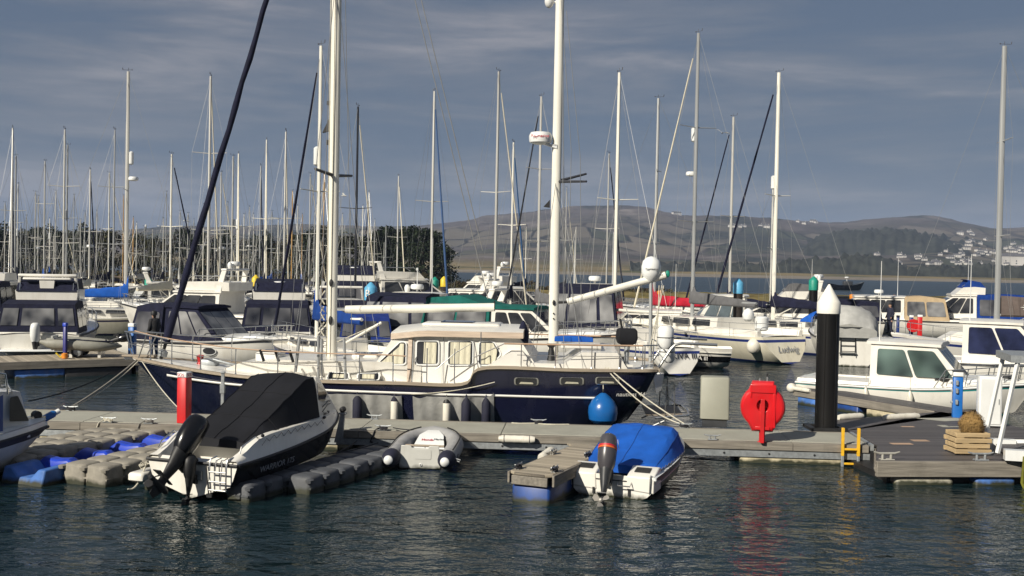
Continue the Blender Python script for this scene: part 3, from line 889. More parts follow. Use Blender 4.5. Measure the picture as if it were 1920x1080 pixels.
for px, py, rope in ((202, 792, ROPEW), (276, 795, ROPEG), (172, 759, ROPEB), (716, 776, None), (726, 800, ROPEB), (1013, 782, ROPEB), (1275, 791, ROPEB), (1336, 825, None)):
    q = PF.hitz(px, py, PZ)
    y = -W_ + .1 if q.y < -W_ / 2 else -.08
    mb = MB(); cleat(mb, q.x, y, PZ, 0, 1.05); mb.build('cleat', T)
    if rope:
        mb = MB(); rope_wrap(mb, q.x, y, PZ, rope)
        if y < -W_ / 2: mb.tube([(q.x - .1, y, PZ + .05), (q.x - .16, -W_ - .02, PZ), (q.x - .25, -W_ - .03, .2)], .013, rope, 5)
        o = mb.build('rope_coil', None); o.location = PF.o; o.rotation_euler = (0, 0, PF.a)
        tag(o, {202: 'pale rope wound on the pontoon cleat nearest the blue roller dock', 276: 'grey rope wound on the cleat beside the red SOS post', 172: 'dark mooring rope wound on a cleat at the far left of the pontoon', 726: 'black rope wound on the cleat beside the inflatable dinghy', 1013: 'dark rope wound on the cleat in front of the yacht portholes', 1275: 'dark rope wound on the cleat beside the grey service box'}[px], 'rope')

# red SOS post
q = PF.hitz(345, 793, PZ)
PO = PF.w(q.x, q.y, PZ)
T = thing('emergency_post', 'square red emergency post marked SOS standing on the pontoon', 'post', PO, PF.a - .22)
mb = MB(); h_ = 1.12; s_ = .115
mb.rbx(-s_, s_, -s_, s_, 0, h_ - .12, REDP, .02); mb.build('post', T)
mb = MB(); mb.rbx(-s_ - .004, s_ + .004, -s_ - .004, s_ + .004, h_ - .12, h_, WHITE2, .02); mb.build('cap', T)
text_part('SOS', .10, INKR, T, (-.02, -s_ - .007, h_ - .062), (1, 0, 0), (0, 0, 1)); text_part('SOS', .10, INKR, T, (s_ + .007, 0.0, h_ - .062), (0, 1, 0), (0, 0, 1))

# slim grey post behind it
q = PF.hitz(392, 790, PZ)
mb = MB(); mb.bx(-.035, .035, -.03, .03, 0, .98, GALV); mb.bx(-.055, .05, -.05, .05, .52, .72, GALV); mb.bx(-.05, .05, -.05, .05, .98, 1.02, GALV)
o = mb.build('post', bevel=.006, loc=PF.w(q.x, -.2, PZ)); tag(o, 'slim grey metal post just right of the red SOS post', 'post')

# covered service box
q = PF.hitz(1340, 800, PZ)
T = thing('service_box', 'khaki grey covered service box on a dark plinth left of the red lifebuoy case', 'service box', PF.w(q.x, q.y + .1, PZ), PF.a - .1)
mb = MB(); mb.bx(-.27, .27, -.19, .19, 0, .2, DKGREY); mb.build('plinth', T, bevel=.01)
mb = MB(); mb.rbx(-.325, .325, -.23, .23, .16, 1.14, PEDG, .05); mb.build('cover', T)

# lifebuoy case on its post
q = PF.hitz(1430, 829, PZ)
T = thing('lifebuoy_housing', 'bright red lifebuoy case on a red post at the pontoon edge', 'lifebuoy case', PF.w(q.x, -W_ + .08, PZ - .012), PF.a - .16)
mb = MB(); mb.bx(-.06, .06, -.05, .03, -.0, .98, REDP); mb.bx(-.09, .09, -.08, .06, 0, .015, REDP); mb.build('post', T, bevel=.008)
# round shell with flat-sided middle, square shoulders at the top and a wedge foot
mb = MB()
zc_ = .74; R = .46


def shell_ring(k, grow):
    pts = []
    for i in range(40):
        a = 2 * pi * i / 40 + pi / 40
        x, z = cos(a), sin(a)
        rr = R * k
        X, Z = x * rr, z * rr
        if abs(x) < .62 and z > 0: Z = (R + .08) * k; X = max(-.26, min(.26, x * .42)) * k
        if abs(x) < .62 and z < 0: Z = -(R + .06) * k; X = max(-.24, min(.24, x * .40)) * k
        pts.append(V(X, grow, zc_ + Z))
    return pts


mb.loft([shell_ring(.86, -.125), shell_ring(.95, -.10), shell_ring(1.0, -.03), shell_ring(1.0, .03), shell_ring(.95, .10), shell_ring(.82, .15)], RED, cap0=False)
# front face as a dished ring round the hole
outer = shell_ring(.86, -.125)
inner = [V(cos(2 * pi * i / 40 + pi / 40) * .125, -.125, zc_ + .03 + sin(2 * pi * i / 40 + pi / 40) * .135) for i in range(40)]
deep = [V(cos(2 * pi * i / 40 + pi / 40) * .10, -.02, zc_ + .03 + sin(2 * pi * i / 40 + pi / 40) * .11) for i in range(40)]
mb.loft([outer, [o_.lerp(i_, .5) + V(0, -.012, 0) for o_, i_ in zip(outer, inner)], inner, deep], RED, cap0=False)
# raised middle band and side ribs
mb.bx(-.262, .262, -.155, -.138, zc_ + .30, zc_ + .47, RED); mb.bx(.21, .262, -.15, -.128, zc_ - .42, zc_ + .30, RED); mb.bx(-.262, -.225, -.15, -.128, zc_ + .2, zc_ + .3, RED)
mb.bx(-.15, .15, -.15, -.13, zc_ - .47, zc_ - .40, RED)
mb.build('case', T, ang=32, bevel=.008)
mb = MB(); mb.bx(-.042, .042, -.175, -.12, .0, zc_ + .17, REDP); mb.build('front_bracket', T, bevel=.006)
for x in (-.07, .08):
    mb = MB(); mb.tube([(x, 0, zc_ + R + .05), (x, 0, zc_ + R + (.13 if x < 0 else .17))], .014, GALV, 6)
    if x > 0: mb.lathe([(.02, 0), (.016, .07)], (x, 0, zc_ + R + .17), BLACKM, 8)
    mb.build('grab_pin', T)

# big black pile with white cone
pb = PF.hit(1548, 812, .3)
T = thing('mooring_pile', 'large black mooring pile with white cone cap at the pontoon end', 'mooring pile', PF.w(pb.x, pb.y, 0), 0)
zt = 4 - (533 - hy(1548)) / FPX * T.location.y; zb = 4 - (585 - hy(1548)) / FPX * T.location.y; R = .245
mb = MB(); mb.lathe([(R, -.6), (R, zb - .02)], (0, 0, 0), PILEB, 28)
for a in range(0, 6): mb.tube([(cos(a * 1.05) * R, sin(a * 1.05) * R, -.5), (cos(a * 1.05) * R, sin(a * 1.05) * R, zb - .05)], .012, PILEB, 4)
mb.build('shaft', T)
mb = MB(); mb.lathe([(R + .012, zb - .03), (R + .015, zb + .01), (R + .012, zb + .22), (R - .01, zb + .25), (.02, zt), (.001, zt + .005)], (0, 0, 0), PILEW, 28); mb.build('cone_cap', T)
mb = MB(); mb.bx(-.42, .40, -.34, -.26, .46, .53, BLACKM); mb.bx(-.42, -.3, -.3, .36, .46, .53, BLACKM); mb.bx(.28, .40, -.3, .36, .46, .53, BLACKM); mb.bx(-.42, .40, .30, .38, .46, .53, BLACKM); mb.build('guide_collar', T)

# yellow ladder
q = PF.hit(1595, 840, -W_ - .06)
T = thing('ladder', 'short yellow boarding ladder hooked on the pontoon end by the black pile', 'ladder', PF.w(q.x, -W_ - .055, 0), PF.a)
for x in (-.16, .16):
    mb = MB(); mb.bx(x - .028, x + .028, -.03, .045, .22, .80, YELLOWL); mb.bx(x - .026, x + .026, -.026, .04, -.12, .22, GALV); mb.build('rail', T, bevel=.006)
for z in (.36, .06):
    mb = MB(); mb.bx(-.131, .131, -.022, .022, z - .02, z + .02, YELLOWL); mb.build('rung', T, bevel=.005)

# bow stop of the drive-on dock
q = PF.hitz(655, 800, .42)
T = thing('bow_stop', 'grey metal bow stop with a black roller at the head of the dark float dock', 'bow stop', PF.w(q.x, -W_ - .12, .2), PF.a)
mb = MB(); mb.prism([(-.15, 0), (.02, 0), (.07, .62), (-.02, .62)], -.05, .05, GALV, 'y'); mb.bx(-.05, .1, -.08, .08, .60, .64, GALV); mb.build('bracket', T, bevel=.006)
mb = MB(); mb.lathe([(.03, -.09), (.065, -.05), (.05, 0), (.065, .05), (.03, .09)], (.02, 0, .70), BLACKM, 10, (0, 1, 0)); mb.build('roller', T)


# -------------------------------------------------- finger pontoon in the middle
fa = G(950, 885, .52); fb = G(1035, 892, .52); fc = G(1010, 843, .52)
FA = radians(66)
FW = .78
FF = Fr((fb.x - .02, fb.y + .05, 0), FA)
T = fthing('finger_pontoon', 'short timber finger pontoon on a dark blue float beside the blue covered boat', 'pontoon', FF)
mb = MB(); L_ = 3.05
mb.prism([(0.1, 0), (0.0, .12), (0, FW - .12), (.1, FW), (L_, FW), (L_ + .25, FW + .2), (L_ + .25, -.35), (L_ - .5, -.02)], .46, .51, PLANKD, 'z'); mb.build('deck', T, bevel=.008)
mb = MB(); mb.bx(-.005, .05, .06, FW - .06, .30, .455, BOARD); mb.bx(.06, L_ - .3, -.045, 0.0, .30, .50, BOARD); mb.bx(.06, L_ - .1, FW, FW + .045, .30, .50, BOARD); mb.build('edge_board', T, bevel=.012)
mb = MB(); mb.rbx(.06, 1.75, .04, FW - .04, -.3, .29, BLUET, .05); mb.build('float_block', T)
mb = MB(); mb.rbx(1.9, 3.0, .04, FW - .04, -.3, .29, CONC, .04); mb.build('float_block', T)
for x, y, rp_ in ((.3, FW - .06, ROPEB), (.35, .07, ROPEB), (2.0, .07, ROPEB), (1.95, FW - .05, ROPEG)):
    mb = MB(); cleat(mb, x, y, .51, 0, .9); mb.build('cleat', T)
    mb = MB(); rope_wrap(mb, x, y, .51, rp_); o = mb.build('rope_coil'); o.location = FF.o; o.rotation_euler = (0, 0, FF.a)
    tag(o, {.3: 'dark rope on the left cleat at the outer end of the timber finger pontoon', .35: 'dark rope on the right cleat at the outer end of the timber finger pontoon', 2.0: 'dark rope on the finger pontoon cleat nearest the blue boat cover', 1.95: 'grey rope on the finger pontoon cleat beside the white roll fender'}[x], 'rope')


def roll_fender(mb, a, b, r, mat):
    a, b = Vector(a), Vector(b)
    n = 9; pts = [a.lerp(b, i / n) for i in range(n + 1)]
    mb.tube(pts, [r * .72] + [r * (1.0 if i % 2 else .94) for i in range(n - 1)] + [r * .72], mat, 12)


q0, q1 = PF.hit(935, 815, -W_ - .1), PF.hit(1003, 817, -W_ - .1)
mb = MB(); roll_fender(mb, (q0.x, -W_ - .085, .37), (q1.x, -W_ - .085, .37), .085, FENW)
for t_ in (.15, .85): mb.torus((q0.x + (q1.x - q0.x) * t_, -W_ - .085, .37), .088, .008, ROPEG, (1, 0, 0), 14, 5)
o = mb.build('fender'); o.location = PF.o; o.rotation_euler = (0, 0, PF.a); tag(o, 'white roll fender fixed along the side of the long pontoon', 'fender')
mb = MB(); a_ = FF.hitz(1012, 822, .5); roll_fender(mb, (2.35, FW + .13, .50), (1.72, FW + .10, .44), .10, FENW); mb.tube([(1.8, FW + .1, .53), (1.95, FW - .05, .55)], .012, ROPEG, 5)
o = mb.build('fender'); o.location = FF.o; o.rotation_euler = (0, 0, FF.a); tag(o, 'white roll fender slung on the inner corner of the timber finger pontoon', 'fender')

# -------------------------------------------------- dark timber platform at the right
RA = G(1645, 865, PZ); RB = G(1890, 866, PZ)
RFm = Fr((RA.x, RA.y, 0), atan2(RB.y - RA.y, RB.x - RA.x))
T = fthing('jetty_platform', 'dark boarded jetty platform at the right carrying the crate and blue service post', 'jetty', RFm)
back = RFm.hitz(1650, 786, PZ); back2 = RFm.hitz(1800, 769, PZ)
mb = MB()
e0 = RFm.loc(PF.w(PLEN + .03, -W_, 0)); e1 = RFm.loc(PF.w(PLEN + .03, .03, 0)); e2 = RFm.hitz(1568, 806, PZ); e2 = RFm.loc(PF.w(PF.loc(RFm.w(e2.x, e2.y)).x, .03, 0)); e3 = RFm.hitz(1566, 787, PZ); e4 = RFm.hitz(1860, 768, PZ)
mb.prism([(0, .06), (5.4, .06), (5.4, e1.y), (e1.x, e1.y), (e0.x, e0.y)], .36, PZ, PLANKX, 'z')
mb.prism([(e1.x + .005, e1.y + .006), (5.4, e1.y + .006), (5.4, 7.6), (e4.x, e4.y), (back2.x, back2.y), (e3.x, e3.y), (e2.x, e2.y)], .36, PZ, PLANKX, 'z'); mb.build('deck', T, bevel=.01)
mb = MB(); mb.bx(-.02, 5.4, -.05, .055, .16, PZ + .004, BOARD); mb.tube([(-.03, 0, .31), (e0.x - .02, e0.y, .31)], .09, BOARD, 4, flat=.4); mb.build('edge_board', T, bevel=.012)
mb = MB(); mb.rbx(RFm.hit(1680, 890, 0).x, RFm.hit(1790, 890, 0).x, .0, 1.2, -.3, .13, DIRTYW, .08); mb.build('float_block', T)
mb = MB(); mb.rbx(RFm.hit(1830, 890, 0).x, RFm.hit(1905, 890, 0).x, .0, 1.2, -.3, .13, BLUEF, .06); mb.build('float_block', T)
mb = MB(); mb.bx(.3, 5.0, .25, 3.2, -.2, .12, BLACKM); mb.build('float_block', T)
for px in (1666, 1841):
    q = RFm.hitz(px, 864, PZ); mb = MB(); cleat(mb, q.x, .14, PZ, 0, 1.5, pm('cast_cleat', (.36, .35, .31), .6, .2) if px == 1666 else GALV); mb.build('cleat', T)
# pale panels and worn patches on the deck
mb = MB(); q = [RFm.hitz(*p, PZ + .004) for p in ((1712, 784), (1805, 783), (1815, 788), (1770, 790))]; mb.poly([(p.x, p.y, PZ + .005) for p in q], GRPDECK)
for px, py, w_, d_ in ((1690, 832, .45, .18), (1702, 800, .3, .12), (1770, 799, .2, .3), (1790, 800, .28, .1), (1725, 826, .35, .2)):
    q = RFm.hitz(px, py, PZ); mb.bx(q.x - w_ / 2, q.x + w_ / 2, q.y - d_ / 2, q.y + d_ / 2, PZ - .01, PZ + .004, TEAK if px < 1760 else GRPDECK)
mb.build('deck_patch', T)

# white mooring pads on the back edge
for px0, px1, lb in ((1572, 1617, 'white ribbed mooring pad on the jetty edge just right of the black pile'), (1658, 1722, 'white ribbed mooring pad on the jetty edge under the small white cruiser')):
    a, b = G(px0, 783, .5), G(px1, 780, .5)
    mb = MB(); roll_fender(mb, a, b, .085, FENW); o = mb.build('fender'); tag(o, lb, 'fender')

# back finger, left and away from the platform
ba, bb = G(1492, 728, PZ), G(1765, 772, PZ)
BF = Fr((bb.x, bb.y, 0), atan2(ba.y - bb.y, ba.x - bb.x))
BL = (ba - bb).length
T = fthing('finger_pontoon', 'dark boarded finger pontoon alongside the small white cruiser with teal stripe', 'pontoon', BF)
mb = MB(); mb.bx(-.25, BL, -.95, 0, .40, .458, PLANKX); mb.build('deck', T, bevel=.01)
mb = MB(); mb.bx(.2, BL, 0.0, .05, .22, .44, BOARD); mb.bx(BL, BL + .06, -.95, .05, .24, .44, BOARD); mb.build('edge_board', T, bevel=.012)
for a, b, mm in ((BL - .95, BL - .1, BLUEF), (BL - 2.6, BL - 1.3, BLUET), (1.5, 2.6, CONC)):
    mb = MB(); mb.rbx(a, b, -.9, .02, -.3, .22, mm, .05); mb.build('float_block', T)
mb = MB()
roll_fender(mb, (BL + .1, -.9, .44), (BL + .1, .02, .44), .09, FENW); mb.ell((BL + .12, .06, .45), .16, .15, .15, FENW, 12, 8); roll_fender(mb, (BL - .7, .07, .45), (BL + .05, .07, .45), .07, FENW)
o = mb.build('fender'); o.location = BF.o; o.rotation_euler = (0, 0, BF.a); tag(o, 'white padded fender wrapped round the outer end of the dark finger pontoon', 'fender')

# crate of pallet wood with a ball of dry straw
q = RFm.hitz(1823, 853, PZ)
CP = RFm.w(q.x, q.y + .2, PZ)
T = thing('wooden_crate', 'slatted crate of new pallet wood standing on the dark jetty', 'crate', CP, RFm.a - .05)
for k in range(4):
    mb = MB(); z = .03 + k * .108
    e = 0.0 if k % 2 else .025
    mb.bx(-.34 - e, .34 + e, -.25 - e, -.21, z, z + .085, PALLET); mb.bx(-.34 - e, .34 + e, .21, .25 + e, z, z + .085, PALLET)
    mb.bx(-.34, -.3, -.209, .209, z, z + .085, PALLET); mb.bx(.3, .34, -.209, .209, z, z + .085, PALLET); mb.build('slat', T, bevel=.006)
mb = MB(); mb.bx(-.28, .28, -.19, .19, .02, .06, PALLET)
for x in (-.2, .02, .24): mb.bx(x - .04, x + .04, -.205, .205, .0, .02, PALLET)
mb.build('base_board', T)
mb = MB(); r = random.Random(2)
cc = V(.10, .05, .56)
mb.ell(cc, .22, .22, .24, STRAW, 14, 10)
for k in range(1500):
    d = V(r.gauss(0, 1), r.gauss(0, 1), r.gauss(0, 1)).normalized(); u = d.orthogonal().normalized(); u.rotate(Matrix.Rotation(r.random() * 6.28, 3, d)) if hasattr(u, 'rotate') else None
    p = cc + V(d.x * .24, d.y * .24, d.z * .27) * r.uniform(.9, 1.03); l = r.uniform(.05, .13)
    a = p - u * l * .5; b_ = p + u * l * .5 + d * r.uniform(0, .035); v = d.cross(u) * .005
    mb.poly([a - v, b_ - v * .3, b_ + v * .3, a + v], STRAW)
o = mb.build('straw_ball', ang=180); o.location = CP; tag(o, 'round ball of dry brown straw sitting in the pallet wood crate', 'straw ball')

# blue service post and white cabinet
q = G(1794, 783, PZ)
T = thing('service_pedestal', 'blue electricity post with white cap behind the straw ball', 'service post', q, -.25)
mb = MB(); mb.rbx(-.115, .115, -.1, .1, 0, 1.02, pm('pedestal_blue', (.01, .12, .42), .4, var=.08), .02); mb.build('post', T)
mb = MB(); mb.rbx(-.12, .12, -.105, .105, 1.03, 1.15, WHITE2, .02); mb.rbx(-.1, .1, -.09, .09, 1.0, 1.04, BLACKM, .01); mb.bx(-.13, .13, -.11, .11, 1.15, 1.175, DKGREY); mb.build('cap', T)
for z in (.34, .62, .82):
    mb = MB(); mb.bx(-.06, .0, -.16, -.098, z, z + .12, GALV); mb.bx(-.17, -.05, -.07, -.02, z + .02, z + .08, GALV); mb.build('socket', T, bevel=.008)
q = G(1853, 800, PZ)
T = thing('cabinet', 'tall plain white cabinet between the blue service post and the gangway', 'cabinet', q, -.2)
mb = MB(); mb.rbx(-.25, .25, -.16, .16, 0.03, 1.2, WHITE2, .02); mb.build('body', T)
mb = MB(); mb.bx(-.22, .22, -.175, -.161, .08, 1.14, WHITE2); mb.bx(.17, .19, -.19, -.175, .55, .68, GALV); mb.build('door', T, bevel=.006)

# white lattice gangway coming down at the right edge
gq = G(1902, 858, .55)
GF = Fr((gq.x, gq.y, .0), radians(-14))
T = fthing('gangway', 'white lattice gangway bridge coming down onto the jetty at the right edge', 'gangway', GF)
for yy in (0.0, 1.35):
    mb = MB(); Lg = 9.0
    def zt_(x): return 2.42 + .05 * x
    def zb_(x): return .62 + .05 * x
    mb.tube([(0, yy, zt_(0)), (Lg, yy, zt_(Lg))], .055, WHITE2, 4); mb.tube([(-.15, yy, zb_(0)), (Lg, yy, zb_(Lg))], .065, WHITE2, 4)
    mb.tube([(.02, yy, zt_(0)), (-.30, yy, zb_(0))], .045, WHITE2, 4)
    for k in range(1, 9):
        x = k * 1.1
        mb.tube([(x, yy, zb_(x)), (x, yy, zt_(x))], .04, WHITE2, 4)
        mb.tube([(x + .06, yy, zt_(x) - .05), (x + 1.02, yy, zb_(x))] if k % 2 else [(x + .06, yy, zb_(x)), (x + 1.02, yy, zt_(x) - .05)], .035, WHITE2, 4)
    mb.bx(-.18, .28, yy - .10, yy + .10, zb_(0) - .12, zb_(0) + .08, WHITE2)
    mb.build('side_truss', T)
mb = MB(); mb.prism([(-.1, .55), (9, 1.0), (9, 1.06), (-.1, .61)], .1, 1.25, PLANKX, 'y'); mb.build('walkway', T)
mb = MB(); mb.bx(-.12, .5, -.06, 1.4, 2.36, 2.5, GALV); mb.build('end_beam', T)
mb = MB(); 
for k in range(3): mb.tube(sag((.2 + .1 * k, -.12, .7), (.8 + .2 * k, -.14, .55), .2), .012, ROPEBL, 5)
mb.tube([(.15, -.13, .6), (.12, -.12, .1), (.2, -.15, -.1)], .03, pm('weed_rope', (.12, .12, .01), .9, var=.4), 6)
o = mb.build('rope_coil'); o.location = GF.o; o.rotation_euler = (0, 0, GF.a); tag(o, 'blue rope and weedy line hanging from the foot of the white gangway', 'rope')

# -------------------------------------------------- back-left pontoon with the dinghy on it
q0 = G(0, 680, .55); q1 = G(262, 672, .55)
LFm = Fr((q0.x, q0.y, 0), atan2(q1.y - q0.y, q1.x - q0.x))
LL = (q1 - q0).length
T = fthing('pontoon', 'weathered pontoon at the left carrying the grey inflatable and its wheels', 'pontoon', LFm)
mb = MB(); mb.bx(-4, LL, .05, 2.6, .48, .55, PLANKD); mb.bx(LL - 1.1, LL, 2.6, 12, .48, .55, PLANKD); mb.build('deck', T, bevel=.01)
mb = MB(); mb.bx(-4, LL, -.02, .046, .30, .56, BOARD); mb.bx(LL, LL + .06, -.02, 12, .30, .56, BOARD); mb.build('edge_board', T, bevel=.012)
for a, b, mm in ((-3.5, -1.2, BLUET), (.45, 2.0, BLUEF), (4.35, LL - .05, FLOATD), (2.0, 4.2, BLACKM)):
    mb = MB(); mb.rbx(a, b, .05, 2.3, -.3, .29, mm, .06); mb.build('float_block', T)


# -------------------------------------------------- modular float docks
def cube_mesh(sx, sy, z0, z1, mat, r=.07):
    mb = MB(); mb.rbx(-sx / 2, sx / 2, -sy / 2, sy / 2, z0, z1, mat, r)
    for a in (-1, 1):
        for b in (-1, 1):
            mb.lathe([(.07, -.05), (.075, .0), (.05, .012)], (a * sx / 2, b * sy / 2, z1 - .045), mat, 8)
    mb.bx(-sx * .46, sx * .46, -sy / 2 - .012, sy / 2 + .012, (z0 + z1) / 2 + .02, (z0 + z1) / 2 + .05, mat)
    return mb


def roller_dock(fr, label, nrow, cols, mat, v_cols, v_mat, top=.36, c=.5):
    T = fthing('float_dock', label, 'dock', fr)
    proto = None
    for (y, n0, n1) in cols:
        for k in range(n0, n1):
            if proto is None:
                proto = cube_mesh(c - .02, c - .02, -.18, top, mat).build('float_cube', T); o = proto
            else:
                o = proto.copy(); COL.objects.link(o)
            o.location = (k * c + c / 2, y, rnd.uniform(-.008, .008)); o.rotation_euler = (0, 0, rnd.choice((0, pi / 2, pi)) + rnd.uniform(-.02, .02))
    return T


D1a = G(105, 905, 0); D1 = Fr((D1a.x + .10, D1a.y, 0), radians(68))
T = roller_dock(D1, 'grey modular float dock with a row of blue rollers, empty', 8, [(-.25, 0, 8), (-.75, 0, 8), (1.25, 0, 9), (1.75, -1, 9), (2.25, -3, 9)], FLOATG, None, None)
for k in range(5):
    mb = MB(); x = .30 + k * .92
    mb.loft([[V(x + a, y, z) for a, z in ((0, -.02), (.34, -.02), (.34, zz - .08), (.22, zz), (.05, zz - .02), (0, zz - .12))] for y, zz in ((.04, .24), (.22, .36), (.5, .33), (.78, .36), (.96, .24))], BLUEP)
    mb.build('roller_block', T, bevel=.03)
mb = MB()
mb.loft([[V(-.48, y, -.18), V(.3, y, -.18), V(.3, y, z), V(-.36, y, z - .02)] for y, z in ((.02, .30), (.18, .30), (.36, .13), (.64, .13), (.82, .30), (.98, .30))], BLUEF); mb.build('entry_block', T, bevel=.03)
mb = MB(); mb.bx(.3, 4.2, .05, .95, -.2, -.03, FLOATD); mb.build('keel_tray', T)

D2a = G(422, 938, 0); D2 = Fr((D2a.x, D2a.y, 0), radians(66))
T = roller_dock(D2, 'shade darkened slate float dock lying under the white and black boat', 9, [(-.25, 0, 9), (-.75, 2, 9), (1.55, 0, 8)], FLOATD, None, None, top=.30)
mb = MB(); mb.bx(.2, 4.2, .02, 1.28, -.2, -.06, FLOATD); mb.build('keel_tray', T)
mb = MB(); q = D2.hitz(700, 828, .3)
for k in range(2): mb.tube(sag((2.9 + .3 * k, -.1, .34), (4.4, -.3 + .5 * k, .36), .03), .012, ROPEB, 5)
o = mb.build('rope'); o.location = D2.o; o.rotation_euler = (0, 0, D2.a); tag(o, 'dark line lying across the top of the slate float dock', 'rope')
# ------------------------------------------------------------------ hull builder shared by all boats
def hull_rings(keys, levels, shape, n=26, x0=None, x1=None):
    """keys: (x_deck, x_keel, half beam, sheer z, keel z) by station from stern to bow; returns half-rings per station"""
    N = len(keys) - 1
    kk = [(i, *k) for i, k in enumerate(keys)]
    out = []
    for i in range(n + 1):
        t = N * i / n
        xd, xk, b, zs, zk = cr(kk, t)
        b = max(b, .015)
        ring = []
        for lv in levels:
            z = zk * (-lv) if lv < 0 else zs * lv
            z = max(z, zk) if zk < zs else z
            u = (z - zk) / max(1e-6, zs - zk)
            f = shape(u, t / N)
            ring.append((xk + (xd - xk) * u, b * f, z))
        out.append(ring)
    return out


def round_bilge(p=.42):
    return lambda u, t: max(0.0, u) ** (p + (0.9 - p) * max(0, t - .45) / .55)


def chine(uc=.42, bc=.86):
    def f(u, t):
        k = max(0, (t - .5) / .5)
        c = bc - .30 * k * k
        if u < uc: return c * u / uc
        v = (u - uc) / (1 - uc)
        return c + (1 - c) * (v ** (1 + .6 * k))
    return f


def hull(mb, keys, levels, mats, shape, n=26, deck=None, deck_dz=.05, camber=.05, transom=None):
    """levels from keel (-1) through 0 (water) to 1 (sheer); mats one per gap; adds deck strip and transom"""
    R = hull_rings(keys, levels, shape, n)
    L = len(levels)
    for sgn in (1, -1):
        rows = [mb.add([(p[0], sgn * p[1], p[2]) for p in ring]) for ring in R]
        for i in range(n):
            for j in range(L - 1):
                a, b = rows[i] + j, rows[i + 1] + j
                mb.face((a, b, b + 1, a + 1) if sgn < 0 else (a, a + 1, b + 1, b), mats[j])
    r0 = R[0]
    for j in range(L - 1):
        mb.poly([(r0[j][0], -r0[j][1], r0[j][2]), (r0[j][0], r0[j][1], r0[j][2]), (r0[j + 1][0], r0[j + 1][1], r0[j + 1][2]), (r0[j + 1][0], -r0[j + 1][1], r0[j + 1][2])], transom or mats[j])
    if deck:
        D = [[V(r[-1][0], -r[-1][1] * .985, r[-1][2] - deck_dz), V(r[-1][0], -r[-1][1] * .5, r[-1][2] - deck_dz + camber * .8), V(r[-1][0], 0, r[-1][2] - deck_dz + camber), V(r[-1][0], r[-1][1] * .5, r[-1][2] - deck_dz + camber * .8), V(r[-1][0], r[-1][1] * .985, r[-1][2] - deck_dz)] for r in R]
        mb.loft(D, deck, closed=False)
    return R


def sheer(R, side, off=0.0, dz=0.0, i0=0, i1=None):
    return [V(r[-1][0], side * (r[-1][1] + off), r[-1][2] + dz) for r in R[i0:i1]]


def cabin(mb, prof, wf, mat, top=None):
    """closed shell: profile (x,z) loop outline, half width wf(x,z); sides plus strip"""
    n = len(prof)
    L = [V(x, wf(x, z), z) for x, z in prof]; Rr = [V(x, -wf(x, z), z) for x, z in prof]
    mb.poly(L, mat); mb.poly(Rr[::-1], mat)
    for i in range(n):
        j = (i + 1) % n
        mb.poly([L[i], L[j], Rr[j], Rr[i]], (top or mat) if i == -1 else mat)


def rnd_poly(pts, r=.06, k=4):
    """round the corners of an outline"""
    out = []; n = len(pts)
    for i in range(n):
        p = Vector((*pts[i], 0)); a = Vector((*pts[i - 1], 0)); b = Vector((*pts[(i + 1) % n], 0))
        da = (a - p); db = (b - p); rr = min(r, da.length * .45, db.length * .45)
        A = p + da.normalized() * rr; B = p + db.normalized() * rr
        for s in range(k + 1):
            t = s / k
            q = A.lerp(p, t).lerp(p.lerp(B, t), t)
            out.append((q.x, q.y))
    return out


def sidewin(mb, poly, wf, mat, side, off=.006, thick=.0, frame=None, fw=.04):
    """pane on a cabin side following its slope; optional frame ring"""
    pts = [V(x, side * (wf(x, z) + off), z) for x, z in poly]
    if side < 0: pts = pts[::-1]
    mb.poly(pts, mat)
    if frame:
        cx_ = sum(p[0] for p in poly) / len(poly); cz_ = sum(p[1] for p in poly) / len(poly)
        inner = [V(x, side * (wf(x, z) + off + .012), z) for x, z in poly]
        outer = []
        for x, z in poly:
            d = hypot(x - cx_, z - cz_); k = 1 + fw / d
            X, Z = cx_ + (x - cx_) * k, cz_ + (z - cz_) * k
            outer.append(V(X, side * (wf(X, Z) + off + .010), Z))
        n = len(poly)
        for i in range(n):
            j = (i + 1) % n
            q = [inner[i], inner[j], outer[j], outer[i]]
            mb.poly(q, frame)


def crosswin(mb, p0, p1, wf, f0, f1, y0, y1, mat, off=.006):
    """pane on the sloped face between profile points p0 (low) and p1 (high); y0,y1 in -1..1 of half width"""
    a = V(p0[0], 0, p0[1]); b = V(p1[0], 0, p1[1]); d = b - a
    nrm = V(d.z, 0, -d.x).normalized()
    pts = []
    for f, ys in ((f0, (y0, y1)), (f1, (y1, y0))):
        q = a + d * f
        w_ = wf(q.x, q.z)
        for y in ys: pts.append(V(q.x, y * w_, q.z) + nrm * off)
    mb.poly(pts, mat)


def spar(mb, a, b, r0, r1, mat, n=8):
    mb.tube([a, Vector(a).lerp(Vector(b), .5), b], [r0, (r0 + r1) / 2 * 1.02, r1], mat, n)


def radar(mb, c, r=.3, h=.22, mat=None):
    mat = mat or WHITE2
    mb.lathe([(r * .5, -h * .05), (r * .95, h * .1), (r, h * .35), (r, h * .65), (r * .86, h * .92), (r * .4, h * 1.0)], c, mat, 18)


def masthead(mb, p, mat=WIRED, s=1.0):
    p = Vector(p)
    mb.tube([p, p + V(0, 0, .32 * s)], .018 * s, mat, 4)
    mb.tube([p + V(0, 0, .08), p + V(-.45 * s, 0, .12 * s)], .014 * s, mat, 4); mb.tube([p + V(-.45 * s, 0, .12 * s), p + V(-.48 * s, 0, .30 * s)], .03 * s, mat, 4)
    mb.tube([p + V(0, 0, .1), p + V(.30 * s, .0, .14 * s)], .014 * s, mat, 4); mb.ell(p + V(.3 * s, 0, .16 * s), .06 * s, .06 * s, .05 * s, mat, 6, 4)


